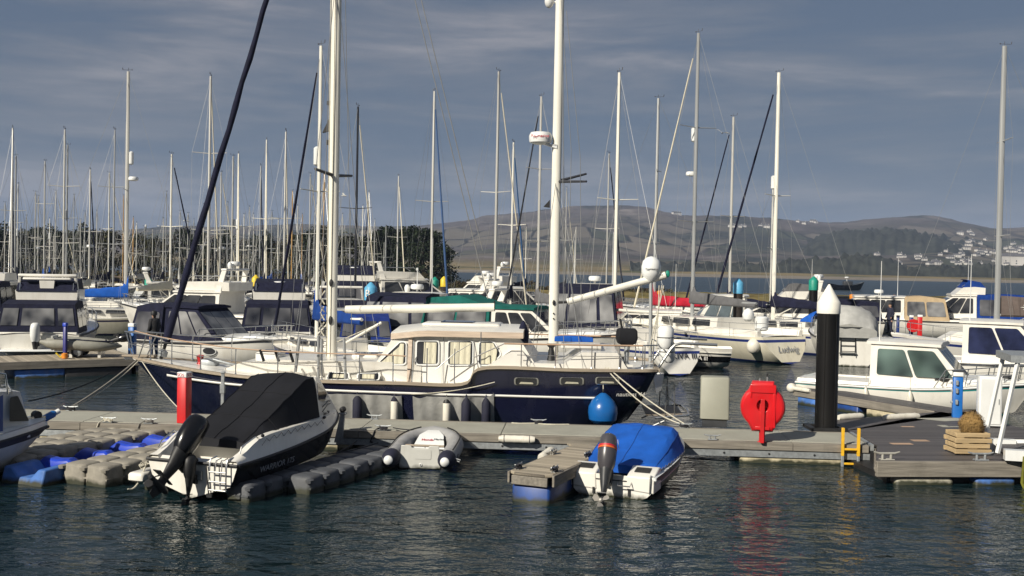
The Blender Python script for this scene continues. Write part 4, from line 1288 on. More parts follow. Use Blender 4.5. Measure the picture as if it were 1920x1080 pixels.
def antenna(mb, p, h, mat=None, r=.012):
    p = Vector(p); mb.tube([p, p + V(0, 0, h)], [r * 1.6, r * .7], mat or WHITE2, 5)


def hull_y(R, x, z):
    a = min(R, key=lambda r: abs(r[-1][0] - x))
    for k in range(len(a) - 1):
        if a[k][2] <= z <= a[k + 1][2]:
            t = (z - a[k][2]) / max(1e-6, a[k + 1][2] - a[k][2]); return a[k][1] + (a[k + 1][1] - a[k][1]) * t
    return a[-1][1]


# ------------------------------------------------------------------ the dark blue ketch
YO = P(740, 700, 27.0); YF = Fr((YO.x, YO.y, 0), pi - 0.061)
YT = fthing('motor_ketch', 'large dark blue two masted motor sailer with white deckhouse moored along the pontoon', 'yacht', YF)
yk = [(-6.50, -5.9, 1.50, 1.62, .22), (-6.1, -5.2, 1.70, 1.62, -.15), (-4.4, -4.4, 1.96, 1.62, -.5), (-2.42, -2.4, 2.05, 1.62, -.7), (-1.95, -1.9, 2.05, 1.235, -.75), (-.4, -.4, 2.05, 1.22, -.75), (1.5, 1.4, 2.0, 1.21, -.75), (3.3, 3.0, 1.70, 1.235, -.65), (4.6, 4.0, 1.24, 1.30, -.5), (5.7, 4.7, .70, 1.385, -.25), (6.5, 5.2, .26, 1.46, -.05), (6.80, 5.5, .05, 1.51, .1)]
mb = MB()
STR = INKW
yr = hull(mb, yk, [-1, -.5, 0, .06, .5, .765, .80, .93, 1], [ANTIF, ANTIF, STRIPEB, NAVYH, NAVYH, NAVYH, NAVYH, NAVYH], round_bilge(.30), 60, deck=WHITE, deck_dz=.06, camber=.10)
mb.build('hull', YT, ang=60)


def yside(x, z):
    """outer half beam of the ketch at that place"""
    best = min(yr, key=lambda r: abs(r[-1][0] - x))
    i = yr.index(best); j = min(len(yr) - 1, i + 1) if best[-1][0] < x else max(0, i - 1)
    def yat(r):
        for k in range(len(r) - 1):
            if r[k][2] <= z <= r[k + 1][2]:
                t = (z - r[k][2]) / max(1e-6, r[k + 1][2] - r[k][2]); return r[k][1] + (r[k + 1][1] - r[k][1]) * t
        return r[-1][1]
    a, b = yat(yr[i]), yat(yr[j]); xa, xb = yr[i][-1][0], yr[j][-1][0]
    if abs(xb - xa) < 1e-6: return a
    return a + (b - a) * (x - xa) / (xb - xa)


# white sheer line band on both sides
for sd in (1, -1):
    mb = MB()
    def zline(x): return .985 + .008 * x + (.0 if x < 3 else .012 * (x - 3) ** 2)
    X = [-5.35 + 11.0 * i / 60 for i in range(61)]
    rings = []
    for x in X:
        rings.append([V(x, sd * (yside(x, zline(x) + h) + o_), zline(x) + h) for h, o_ in ((-.028, -.02), (-.028, .012), (.028, .012), (.028, -.02))])
    mb.loft(rings, INKW); mb.build('sheer_stripe', YT, ang=180)
# teak cap rail following the stepped sheer
for sd in (1, -1):
    mb = MB()
    mb.loft([[V(r[-1][0], sd * (r[-1][1] + a), r[-1][2] + c) for a, c in ((.035, -.03), (.035, .03), (-.09, .035), (-.09, -.03))] for r in yr], TEAKG); mb.build('cap_rail', YT)
mb = MB(); mb.bx(-6.56, -6.46, -1.5, 1.5, 1.58, 1.655, TEAKG); mb.build('cap_rail', YT)

# low trunk cabin forward and the deckhouse
def wlow(x, z): return max(.15, cr([(-3.3, 1.52), (-1, 1.58), (1.3, 1.55), (2.8, 1.25), (4.0, .75), (4.6, .45)], x)[0] - .25 * (z - 1.2))
mb = MB()
pts = [(4.35, 1.24), (-.9, 1.16), (-.9, 1.66), (.4, 1.66), (2.6, 1.62), (3.7, 1.50)]
cabin(mb, pts, wlow, WHITE); mb.build('trunk_cabin', YT, bevel=.04)


def whs(x, z): return 1.58 - .17 * max(0, z - 1.2) - .10 * max(0, x + .6) / 1.0
A_ = YF.hit
def pz(px, py, y=1.42):
    q = A_(px, py, y); return (q.x, q.z)


hp = [pz(835, 640), (-0.0, 0)]
hs0 = pz(703, 688, 1.45)[0]; hs1 = pz(742, 630, 1.40); hs2 = pz(972, 634, 1.40); hs3 = pz(1000, 692, 1.5)
mb = MB()
prof = [(hs0, 1.60), (hs1[0] + .02, 2.33), (hs1[0] - .35, 2.36), (-2.6, 2.40), (hs2[0], 2.33), (hs3[0] - .1, 1.60), (hs3[0] - .1, 1.1), (hs0 - .4, 1.1)]
cabin(mb, prof, whs, WHITE); mb.build('deckhouse', YT, bevel=.03)
# overhanging teak trimmed roof
mb = MB()
rx0, rx1 = hs2[0] - .12, hs1[0] + .12
rr = []
for t in [i / 14 for i in range(15)]:
    x = rx0 + (rx1 - rx0) * t; e = 1.55 - .25 * max(0, t - .8) / .2 * .6; dz = .0 - .10 * max(0, t - .75) / .25
    rr.append([V(x, e, 2.30 + dz), V(x, e, 2.44 + dz), V(x, e - .12, 2.47 + dz), V(x, 0, 2.56 + dz), V(x, -e + .12, 2.47 + dz), V(x, -e, 2.44 + dz), V(x, -e, 2.30 + dz)])
mb.loft(rr, [TRIM, WHITE, WHITE, WHITE, WHITE, TRIM, WHITE]); mb.build('roof', YT)
mb = MB(); mb.rbx(-2.7, -.75, -.6, .6, 2.49, 2.575, WHITE, .06); mb.bx(-2.0, -1.2, -.35, .35, 2.57, 2.60, GLASSD); mb.build('roof_hatch', YT)
# upright teak post by the door
x_ = pz(769, 680)[0]
for sd in (1, -1):
    mb = MB()
    mb.loft([[V(x_ + a, sd * (whs(x_, z) + b), z) for a, b in ((-.045, 0), (.045, 0), (.045, .03), (-.045, .03))] for z in (1.16, 1.7, 2.32)], TRIM); mb.build('trim_post', YT)
# windows with curtains: outlines read off the photo's own shape
wins = [[(708, 682), (757, 682), (761, 679), (761, 645), (758, 642), (750, 642)],
        [(782, 682), (822, 682), (822, 640), (782, 640)],
        [(841, 683), (886, 683), (886, 640), (841, 640)],
        [(898, 683), (919, 683), (939, 664), (925, 641), (899, 641)]]
def curtain(mb, x0, x1, z0, z1, y, sd, clip=None):
    n = max(6, int((x1 - x0) / .035))
    rings = []
    for i in range(n + 1):
        x = x0 + (x1 - x0) * i / n
        yy = y + .018 * sin(i * 2.1)
        zt_ = z1 if clip is None else min(z1, clip(x))
        rings.append([V(x, sd * yy, z0), V(x, sd * yy, max(z0 + .01, zt_))])
    mb.loft(rings, CURT, closed=False)
for k, w_ in enumerate(wins):
    pl = [pz(*p) for p in w_]
    pr = rnd_poly(pl, .07)
    for sd in (1, -1):
        mb = MB(); sidewin(mb, pr, whs, GLASSD, sd, .004, frame=WHITE2, fw=.035)
        wo = mb.build('window', YT)
        xs_ = [p[0] for p in pl]; zs_ = [p[1] for p in pl]
        x0c, x1c = min(xs_) + .05, max(xs_) - .05; z0c, z1c = min(zs_) + .02, max(zs_) - .03
        mb = MB()
        clip = None
        if k == 0:
            xa, xb = pz(708, 682)[0], pz(750, 642)[0]
            clip = lambda x, xa=xa, xb=xb: z1c if x < xb else z0c + (z1c - z0c) * max(0, (xa - x) / (xa - xb)) - .06
        if k == 3:
            xa, xb = pz(939, 664)[0], pz(925, 641)[0]
            x0c += .04
            clip = lambda x, xa=xa, xb=xb: z1c if x > xb else (z1c + z0c) / 2 + (z1c - z0c) / 2 * max(0, (x - xa) / (xb - xa)) - .03
        if k == 1: x0c += .0; x1c -= .12
        n = max(6, int((x1c - x0c) / .03)); rings = []
        for i in range(n + 1):
            x = x0c + (x1c - x0c) * i / n; o_ = .012 + .009 * sin(i * 1.25 + .5 * sin(i * .37))
            zt_ = z1c if clip is None else min(z1c, clip(x)); zt_ = max(zt_, z0c + .01)
            zb_ = z0c if not (k == 3 and x < -3.0) else z0c + .0
            rings.append([V(x, sd * (whs(x, zb_) + o_), zb_), V(x, sd * (whs(x, zt_) + o_), zt_)])
        mb.loft(rings, CURT, closed=False); c_ = mb.build('curtain', wo)
# door (the second window sits in it)
for sd in (1, -1):
    mb = MB(); d0, d1 = pz(831, 700)[0], pz(774, 700)[0]
    for a, b in ((d0, d0 + .014), (d1 - .014, d1)):
        mb.loft([[V(a, sd * (whs(a, z) + .006), z), V(b, sd * (whs(b, z) + .006), z)] for z in (1.2, 2.28)], GALV, closed=False)
    mb.tube([(d1 - .08, sd * (whs(d1, 1.7) + .03), 1.62), (d1 - .06, sd * (whs(d1, 1.7) + .05), 1.72), (d1 - .1, sd * (whs(d1, 1.8) + .03), 1.80)], .012, STEEL, 5); mb.build('door', YT)
# windscreen panes on the sloped front
mb = MB()
for y0, y1 in ((-.92, -.34), (-.3, .3), (.34, .92)): crosswin(mb, (hs0, 1.60), (hs1[0] + .02, 2.33), whs, .2, .9, y0, y1, GLASSD)
mb.build('windscreen', YT)
# long low windows of the trunk cabin
for w_ in ([(616, 710), (654, 710), (654, 699), (619, 698)], [(673, 711), (711, 711), (711, 699), (673, 700)]):
    pl = rnd_poly([pz(*p, 1.48) for p in w_], .05)
    for sd in (1, -1):
        mb = MB(); sidewin(mb, pl, wlow, GLASSD, sd, .006, frame=WHITE2, fw=.035); wo = mb.build('window', YT)
        mb = MB(); xs_ = [p[0] for p in pl]; zs_ = [p[1] for p in pl]; rings = []
        for i in range(13):
            x = min(xs_) + .1 + (max(xs_) - min(xs_) - .2) * i / 12; o_ = .014 + .007 * sin(i * 1.7)
            rings.append([V(x, sd * (wlow(x, z) + o_), z) for z in (min(zs_) + .03, max(zs_) - .03)])
        mb.loft(rings, CURT, closed=False); mb.build('curtain', wo)

# raised after deck with white bulwark coamings
def waft(x, z): return min(1.72, yside(x, 1.55) - .14) - .12 * (z - 1.6)
mb = MB()
a0, a1 = pz(970, 690, 1.7)[0], pz(1000, 668, 1.7)[0]; b0, b1 = pz(1180, 690, 1.6)[0], pz(1158, 645, 1.6)[0]
cabin(mb, [(-2.55, 1.3), (-2.55, 1.68), (-3.05, 2.02), (-3.3, 2.02), (-3.52, 1.74), (-4.3, 1.74), (-4.72, 2.02), (b1, 2.02), (b0, 1.58), (b0, 1.3)], waft, WHITE); mb.build('aft_cabin', YT, bevel=.04)
mb = MB(); mb.bx(-5.2, -4.2, -.6, .6, 2.02, 2.10, WHITE); mb.build('aft_hatch', YT, bevel=.02)
for (px0, px1) in ((967, 1007), (1052, 1092), (1119, 1159)):
    x0_, x1_ = A_(px1, 714, 1.9).x, A_(px0, 714, 1.9).x
    z0_, z1_ = A_(px0, 721, 1.9).z, A_(px0, 708, 1.9).z
    pl = rnd_poly([(x0_, z0_), (x1_, z0_), (x1_, z1_), (x0_, z1_)], .055)
    for sd in (1, -1):
        mb = MB(); sidewin(mb, pl, yside, GLASSD, sd, .008, frame=STEEL, fw=.035); wo = mb.build('porthole', YT)
        mb = MB(); sidewin(mb, rnd_poly([(x0_ + .08, z0_ + .02), (x1_ - .08, z0_ + .02), (x1_ - .12, z0_ + .07), (x0_ + .1, z0_ + .06)], .02), yside, CURT, sd, .010); mb.build('curtain', wo)
nx = A_(1183, 742, 1.8).x; nz = A_(1183, 742, 1.8).z; ya, yb = yside(nx + .4, nz), yside(nx - .4, nz); za_ = yside(nx, nz + .08) - yside(nx, nz - .08)
text_part('nauticat 44', .15, INKW, YT, (nx, (ya + yb) / 2 + .03, nz), (-.8, yb - ya, 0), (0, za_, .16), 'name_lettering', shear=.2, sx=1.05)

# masts, booms, poles
MX = 1.64; MZX = -4.0
mb = MB(); mb.tube([(MX, 0, 1.3), (MX, 0, 6), (MX, 0, 11), (MX, 0, 17.2)], [.135, .135, .125, .10], MASTW, 14, flat=.85)
for z, h_ in ((4.25, .1), (3.3, .12)): mb.ell((MX + .0, .13, z - .75), .05, .03, h_, BLACKM, 8, 6)
mb.tube([(MX - .0, .12, 1.3), (MX - .0, .15, 12)], .012, ROPEW, 4); mb.tube([(MX + .1, .10, 1.6), (MX + .14, .05, 12)], .012, ROPEW, 4)
for z, a in ((7.0, .12), (8.0, .1)): mb.bx(MX + .1, MX + .2, -.05, .05, z, z + a, BLACKM)
mb.build('mainmast', YT)
mb = MB(); mb.prism([(MX + .12, 7.35), (MX + .30, 7.30), (MX + .14, 7.65)], -.06, .06, BLACKM); mb.build('deck_light', YT)
mb = MB()
for sd in (1, -1): mb.tube([(MX, 0, 6.22), (MX + .25 * (1 if sd > 0 else -1), sd * .95, 6.3)], [.05, .035], ALUD, 6)
mb.build('spreader', YT)
mb = MB(); mb.tube([(MZX, 0, 1.4), (MZX, 0, 5), (MZX, 0, 13.2)], [.125, .125, .10], MASTW, 14, flat=.85)
for z in (3.12, 2.85, 2.72): mb.ell((MZX, .125, z), .035 if z > 3 else .02, .02, .07 if z > 3 else .02, BLACKM, 8, 6)
mb.build('mizzenmast', YT)
mb = MB()
for sd in (1, -1): mb.tube([(MZX, 0, 6.15), (MZX - .75, sd * .35 + .2, 6.12 + .25 * (sd < 0))], [.045, .03], ALUD, 6)
mb.build('spreader', YT)
mb = MB(); q0 = A_(648, 580, 0); q1 = A_(927, 576, 0)
mb.tube([(q0.x, 0, q0.z), (q0.x - .3, 0, q0.z), (q1.x, 0, q1.z)], [.095, .11, .105], MASTW, 12); mb.tube([(MX - .1, 0, q0.z), (q0.x, 0, q0.z)], .04, STEEL, 6); mb.tube([(q1.x, 0, q1.z - .1), (q1.x, 0, q1.z + .16)], .02, BLACKM, 5); mb.build('main_boom', YT)
mb = MB(); q0 = A_(1062, 566, 0); q1 = A_(1248, 516, 0)
mb.tube([(MZX - .08, 0, q0.z - .02), (q0.x - .05, 0, q0.z)], .04, BLACKM, 6); mb.tube([(q0.x - .02, 0, q0.z), (q1.x, 0, q1.z)], [.085, .095], MASTW, 12); mb.ell((q1.x - .05, 0, q1.z + .03), .06, .05, .09, GREENP, 8, 6); mb.build('mizzen_boom', YT)
mb = MB(); a = A_(715, 605, .5); b = A_(645, 645, .7)
mb.tube([(a.x, .5, a.z), (b.x, .7, b.z)], .035, MASTW, 8); mb.tube([(a.x, .5, a.z), (MX - .15, .05, 2.0)], .012, ROPEW, 4); mb.build('strut', YT)
for px, py0, py1, yy in ((562, 632, 697, 1.75), (597, 630, 710, 1.8), (645, 634, 710, 1.8), (603, 636, 700, 1.2)):
    t_ = A_(px, py0, yy); u_ = A_(px - (8 if px == 562 else (-3 if px == 645 else 0)), py1, yy); mb = MB(); mb.tube([(u_.x, yy, max(1.2, u_.z)), (t_.x, yy, t_.z)], .035, ALUG, 8); mb.build('dorade_pole', YT)
# furled headsail in its navy sleeve
mb = MB(); a = A_(312, 640, 0); b = A_(500, 0, 0); d = Vector((b.x, 0, b.z)) - Vector((a.x, 0, a.z))
A0 = Vector((a.x, 0, a.z)); pts = []; rs = []
for i in range(25):
    t = i / 24 * 1.66; pts.append(A0 + d * t + V(.012 * sin(i * 1.9), .012 * cos(i * 2.3), 0)); rs.append((.105 if t < .12 else .088 + .01 * sin(i * 2.7)) * (1 - .26 * t))
mb.tube(pts, rs, NAVY, 10); mb.build('furled_jib', YT)
mb = MB(); mb.tube([A0 - d * .006, A0 - d * .085 + V(.02, 0, 0)], .045, BLACKM, 8); mb.lathe([(.05, 0), (.12, .02), (.12, .14), (.06, .17)], A0 - d * .045, GALV, 10, d); mb.tube([A0 - d * .05, (6.72, 0, 1.5)], .02, STEEL, 6); mb.build('furling_drum', YT)
# radar domes
mb = MB(); q = A_(1012, 270, 0); radar(mb, (q.x - .02, .05, q.z), .29, .30); mb.prism([(q.x - .2, q.z - .05), (MZX, q.z - .12), (MZX, q.z - .02), (q.x, q.z + .02)], -.04, .12, WHITE2); ro = mb.build('radar_dome', YT)
text_part('Raymarine', .105, INKR, ro, (q.x - .02, .05 + .292, q.z + .165), (-1, 0, 0), (0, 0, 1))
mb = MB(); q = A_(1030, 4, 0); mb.ell((q.x, 0, q.z + .02), .12, .12, .17, WHITE2, 14, 10); mb.tube([(q.x, 0, q.z), (MZX, 0, q.z)], .03, WHITE2, 6); mb.build('satellite_dome', YT)
q = A_(1221, 500, 0)
mb = MB(); mb.lathe([(.1, -.36), (.20, -.26), (.24, -.15), (.245, .0), (.21, .14), (.12, .23), (.02, .26)], (q.x, 0, q.z), WHITE2, 20); ro = mb.build('satellite_dome', YT)
text_part('Raymarine', .075, INKB, ro, (q.x, .247, q.z - .06), (-1, 0, 0), (0, 0, 1))
mb = MB(); q2 = A_(1224, 640, 0); mb.tube([(q.x - .03, 0, 1.7), (q.x - .0, 0, q.z - .34)], .045, ALUG, 8); mb.build('pole', YT)
mb = MB(); e_ = A_(1031, 388, 0); mb.prism([(e_.x + .0, e_.z - .02), (e_.x + .16, e_.z), (e_.x, e_.z + .18)], -.05, .05, BLACKM); mb.build('deck_light', YT)

# standing rigging
mb = MB()
top = V(MX, 0, 16.6); mtop = V(MZX, 0, 13.0)
for sd in (1, -1):
    for x_, y_, h_ in ((MX - .15, 1.9, 16.4), (MX + .45, 1.9, 11.2), (MX - .6, 1.95, 11.2)):
        mb.tube([(x_, sd * y_, 1.25), (MX, sd * .08, h_)], .008, WIRE, 4)
    for x_, y_, h_ in ((MZX - .3, 1.8, 12.8), (MZX + .5, 1.85, 6.2), (MZX - .75, 1.8, 6.1)):
        mb.tube([(x_, sd * y_, 1.65), (MZX, sd * .06, h_)], .007, WIRE, 4)
mb.tube([(MZX + .1, .1, 12.9), (MX - .1, .1, 16.3)], .008, WIRE, 4)
for (p0, p1) in (((915, 560), (778, 0)), ((905, 470), (790, 0))):
    a, b = A_(*p0, .3), A_(*p1, .3); mb.tube([(a.x, .3, a.z), (b.x, .3, b.z)], .011, WIRE, 4)
for (p0, p1) in (((1088, 296), (1062, 20)), ((1071, 282), (1052, 0)), ((1088, 296), (1090, 640)), ((1071, 282), (1064, 640))):
    a, b = A_(*p0, .5), A_(*p1, .5); mb.tube([(a.x, .5, a.z), (b.x, .5, b.z)], .007, WIRE, 4)
mb.tube([(q0.x - 1.5, 0, 3.0), (MZX - 2.2, .3, 1.8)], .008, WIRE, 4)
for px in (1238, 1243, 1247):
    a, b = A_(1228, 655, .1), A_(px - 2, 535, .1); mb.tube([(a.x + .02 * (px - 1240), .1, a.z), (b.x, .1, b.z)], .012, ROPEW, 4)
mb.build('rigging', YT)
mb = MB(); r = random.Random(6)
for k in range(9):
    z = 1.7 + k * .2; mb.tube([(MX + .14 + r.uniform(0, .06), .1, z), (MX + .22 + r.uniform(0, .08), .14, z - .16), (MX + .15, .15, z - .34)], .018, (ROPEW, ROPEG)[k % 2], 5)
mb.build('halyard', YT)

# guard rails
def rail_at(x, dz): return 1.655 + dz if x < -2.2 else (cr([(-2.2, 1.26), (1.5, 1.25), (3.3, 1.27), (4.6, 1.34), (5.7, 1.42), (6.5, 1.5), (6.8, 1.55)], x)[0] + dz)
for sd in (1, -1):
    mb = MB()
    xs_ = [6.75, 6.2, 5.5, 4.6, 3.6, 2.5, 1.4, .5]
    def pt(x, h): return V(x, sd * max(.02, yside(x, 1.3) - .06), rail_at(x, h))
    mb.tube([pt(x, .62) for x in xs_] + [pt(-.1, .62), pt(-.6, .6)], .016, TEAK if sd > 0 else STEEL, 6)
    mb.tube([pt(x, .32) for x in xs_], .009, STEEL, 5)
    xs2 = [-3.3, -4.1, -4.95, -5.6, -6.15]
    mb.tube([pt(x, .54) for x in [-2.9] + xs2], .022, TEAK, 6); mb.tube([pt(x, .28) for x in [-3.2] + xs2], .008, STEEL, 5)
    mb.tube([pt(-2.2, .95 - .35), pt(-2.9, .54)], .015, STEEL, 5)
    mb.build('guard_rail', YT)
    for x in xs_[1:] + [-.3] + [-1.1, -1.75, -2.35] + xs2:
        mb = MB(); h = .62 if x > -.4 else (.55 if x < -2.5 else .8)
        mb.tube([pt(x, -.02), pt(x, h)], .014, STEEL, 6); mb.lathe([(.035, 0), (.02, .05)], pt(x, -.02), STEEL, 8); mb.build('stanchion', YT)
mb = MB(); a = A_(1385 / 4 + 480 + 34, 500, 0)
mb.tube([(-1.3, 1.9, 1.55), (-1.75, 1.9, 1.95), (-2.2, 1.9, 2.22), (-2.3, 1.9, 1.6)], .014, STEEL, 6); mb.build('boarding_rail', YT)
# pulpit with its timber walkway and roller
mb = MB(); mb.tube([(5.6, .72, 2.02), (6.5, .3, 2.12), (6.95, .12, 2.14), (7.02, 0, 2.14), (6.95, -.12, 2.14), (6.5, -.3, 2.12), (5.6, -.72, 2.02)], .018, STEEL, 6)
for sd in (1, -1): mb.tube([(6.95, sd * .1, 2.14), (6.8, sd * .05, 1.5)], .016, STEEL, 6); mb.tube([(6.3, sd * .36, 2.1), (6.55, sd * .25, 1.48)], .016, STEEL, 6); mb.tube([(5.7, sd * .7, 1.72), (6.9, sd * .1, 1.84)], .01, STEEL, 5)
mb.build('pulpit', YT)
mb = MB(); mb.bx(6.2, 7.05, -.13, .13, 1.50, 1.55, TEAKG); mb.bx(6.6, 7.02, -.05, .05, 1.42, 1.5, STEEL); mb.build('bowsprit', YT, bevel=.01)
# foredeck gear
mb = MB(); mb.lathe([(.1, 0), (.06, .08), (.09, .2), (.1, .24), (.03, .26)], (5.0, .1, 1.34), REDP, 12); mb.rbx(4.55, 4.95, -.1, .25, 1.32, 1.5, GALV, .04); mb.tube([(4.6, .3, 1.5), (4.2, .35, 1.42), (3.95, .3, 1.36)], .035, GALV, 6); mb.build('windlass', YT)
mb = MB(); mb.rbx(2.9, 3.5, -.35, .35, 1.5, 1.72, WHITE, .05); mb.bx(3.0, 3.4, -.25, .25, 1.72, 1.75, GLASSD); mb.build('deck_hatch', YT)
mb = MB(); mb.rbx(.4, 1.05, -.3, .3, 1.62, 1.72, WHITE, .04); mb.bx(.48, .98, -.25, .25, 1.72, 1.745, GLASSD); mb.build('deck_hatch', YT)
for px in (492, 520, 547):
    q = A_(px, 683, 1.7); mb = MB(); mb.tube([(q.x - .03, 1.68, 1.62), (q.x + .06, 1.70, 1.90)], .035, BLACKM, 6); mb.build('line_holder', YT)
mb = MB(); a = A_(480, 677, 1.7); b = A_(548, 676, 1.7); mb.tube([(a.x, 1.69, 1.80), (b.x, 1.69, 1.80)], .012, STEEL, 5); mb.build('rail_bar', YT)
# wheel, winches, covers on the after deck
mb = MB(); q = A_(1034, 660, .7); mb.lathe([(.11, -.2), (.075, -.05), (.06, .1), (.11, .16), (.12, .2)], (q.x, .9, 1.95), BLACKM, 12); mb.build('winch', YT)
mb = MB(); q = A_(981, 620, .9); mb.lathe([(.13, -.4), (.14, -.1), (.06, .14), (.01, .2)], (q.x, .9, q.z + .05), NAVY, 10); mb.build('instrument_cover', YT)
mb = MB(); q0 = A_(1040, 635, 1.2); q1 = A_(1112, 636, 1.2); rings = []
for i in range(9):
    t = i / 8; x = q0.x + (q1.x - q0.x) * t; h = .075 * sin(pi * min(1, .12 + t * .8)) ** .5
    rings.append([V(x, 1.0, q0.z - .05), V(x, 1.45, q0.z - .05), V(x, 1.45, q0.z + h), V(x, 1.0, q0.z + h)])
mb.loft(rings, BLUE); mb.build('rail_cover', YT, bevel=.01)
# outboard on the stern rail under a black hood
q = A_(1175, 630, 1.45)
mb = MB(); mb.loft([[V(q.x + a * s, 1.40 + b * s2, q.z + z) for a, b in ((-.26, -.17), (.2, -.17), (.26, 0), (.2, .17), (-.26, .17))] for z, s, s2 in ((-.24, .3, .5), (-.17, .85, .9), (-.05, 1, 1), (.12, .95, 1), (.18, .8, .8))], BLACKC); oc = mb.build('outboard_cover', YT, bevel=.03)
mb = MB(); mb.tube([(q.x - .02, 1.4, q.z - .22), (q.x, 1.42, 1.72)], [.07, .05], GALV, 8); mb.bx(q.x - .16, q.x + .1, 1.36, 1.48, 1.68, 1.74, WHITE); mb.build('outboard', YT)
mb = MB(); mb.tube([(q.x + .1, 1.4, q.z + .12), (q.x + .16, 1.4, q.z + .4)], .03, BLACKM, 6); mb.build('tiller', YT)
# davits and stern platform
q = A_(1258, 650, 1.0)
mb = MB()
for yy in (1.0, -1.0): mb.tube([(-6.45, yy, 1.45), (-6.85, yy, 2.1), (-6.95, yy, 2.2), (-7.12, yy, 2.24), (-7.95, yy, 2.22)], .035, STEEL, 8)
mb.build('davit', YT)
mb = MB(); mb.tube([(-6.5, 1.0, .42), (-7.2, 1.0, .50), (-7.32, .9, .5), (-7.38, 0, .5), (-7.32, -.9, .5), (-7.2, -1.0, .5), (-6.4, -1.0, .42)], .03, STEEL, 6); mb.bx(-7.2, -6.3, -.92, .92, .47, .49, TEAKG)
for yy in (.95, -.9): mb.tube([(-7.0, yy, .48), (-6.3, yy, .15)], .02, STEEL, 6); mb.tube([(-6.75, yy, .5), (-6.78, yy, 1.2), (-6.95, yy, 1.25), (-6.98, yy, .5)], .018, STEEL, 6)
mb.build('swim_platform', YT)
mb = MB(); mb.prism([(-6.62, 1.12), (-6.5, 1.05), (-6.42, 1.5), (-6.68, 1.52)], .9, 1.25, STEEL); mb.build('stern_plate', YT)
for x, yy in ((-6.75, .6), (-6.85, -.1)): mb = MB(); mb.lathe([(.14, -.28), (.2, -.2), (.2, .2), (.14, .28)], (x, yy, 2.35 if yy > 0 else 1.95), WHITE2, 14); mb.torus((x, yy, (2.35 if yy > 0 else 1.95)), .205, .01, BLACKM, (0, 0, 1), 16, 5); mb.build('liferaft', YT)
mb = MB()
for x in (-6.2, -6.4): mb.tube([(x, 1.5, 1.66), (x, 1.5, 2.2)], .016, STEEL, 6)
mb.tube([(-6.15, 1.52, 2.2), (-6.5, 1.3, 2.2), (-6.6, 0, 2.2), (-6.5, -1.3, 2.2)], .018, STEEL, 6); mb.tube([(-6.3, 1.5, 1.95), (-6.55, 1.2, 1.95), (-6.6, 0, 1.95)], .012, STEEL, 6); mb.build('pushpit', YT)

# ------------------------------------------------------------------ fenders, skirts and lines of the ketch
def fender_cyl(px, py0, py1, r, mat, label, top=None, y=2.24):
    a = A_(px, py0, y); x, zt_ = a.x, a.z; zb_ = A_(px, py1, y).z
    zb_ = max(.1, zt_ - .56) if py1 is None else zb_
    T = fthing('fender', label, 'fender', Fr(YF.w(x, yside(x, .6) + r + .03, 0), YF.a), 'fenders hung along the dark blue yacht')
    mb = MB(); h = zt_ - zb_
    mb.lathe([(.02, zt_), (r * .35, zt_ - h * .06), (r * .8, zt_ - h * .25), (r, zt_ - h * .36), (r, zb_ - .12), (r * .8, zb_ - .2)], (0, 0, 0), [top or mat] * 3 + [mat] * 2, 16); mb.build('body', T)
    mb = MB(); mb.torus((0, 0, zt_ + .02), .025, .012, top or mat, (1, 0, 0), 10, 5); mb.tube([(0, 0, zt_ + .03), (0, -r + .04, 1.28 if x > -2.2 else 1.66)], .009, ROPEW, 4); mb.build('lanyard', T)
fender_cyl(666, 740, 778, .115, FENN, 'dark navy fender hanging at the bow end of the grey hull skirt', y=2.2)
fender_cyl(736, 741, 780, .09, FENW, 'white fender with blue top hanging below the first deckhouse window', FENN)
fender_cyl(835, 744, 784, .09, FENW, 'white fender with black top hanging on the left of two navy fenders', BLACKM)
fender_cyl(872, 746, 784, .115, FENN, 'navy fender hanging between the white black topped fender and the last navy one', y=2.24)
fender_cyl(909, 746, 786, .105, FENN, 'navy fender hanging at the stern end of the grey hull skirt')
q = A_(1131, 772, 2.2); x = q.x
T = fthing('fender', 'big round blue buoy fender hanging below the yacht portholes', 'buoy', Fr(YF.w(x, yside(x, .6) + .36, 0), YF.a), 'fenders hung along the dark blue yacht')
mb = MB(); zc_ = q.z - .03; R = .345
mb.lathe([(.02, zc_ + .43), (.07, zc_ + .41), (.15, zc_ + .35), (.265, zc_ + .24), (.335, zc_ + .1), (R, zc_ - .04), (.32, zc_ - .2), (.2, zc_ - .31), (.03, zc_ - .36)], (0, 0, 0), FENB, 22); mb.build('body', T)
mb = MB(); mb.torus((0, 0, zc_ + .46), .035, .02, BLACKM, (1, 0, 0), 10, 5); mb.tube([(0, 0, zc_ + .48), (0, -.3, 1.66)], .01, ROPEW, 4); mb.build('lanyard', T)
for (p0, p1, lb) in ((604, 752, 'pale grey canvas skirt hung along the yacht hull towards the bow'), (773, 925, 'pale grey canvas skirt hung along the yacht hull under the deckhouse')):
    x1_, x0_ = A_(p0, 740, 2.05).x, A_(p1, 740, 2.05).x
    mb = MB(); n = 40; rings = []
    for i in range(n + 1):
        x = x0_ + (x1_ - x0_) * i / n; e = min(i, n - i) / n
        zt_ = .92 - .05 * sin(pi * min(1, e * 6)) * (1 if p0 > 700 else .3)
        if p0 > 700: zt_ += .10 * max(0, 1 - i / 7)
        o_ = .035 + .012 * sin(i * .9) + .02 * abs(sin(i * .33))
        rings.append([V(x, yside(x, z) + o_ + .012 * sin(z * 9 + i * .5), z) for z in (zt_, zt_ * .66, .36, .12)] + [V(x, yside(x, z) + o_ - .02, z) for z in (.12, zt_)])
    mb.loft(rings, GREYC); o = mb.build('hull_skirt'); o.location = YF.o; o.rotation_euler = (0, 0, YF.a); tag(o, lb, 'hull skirt')


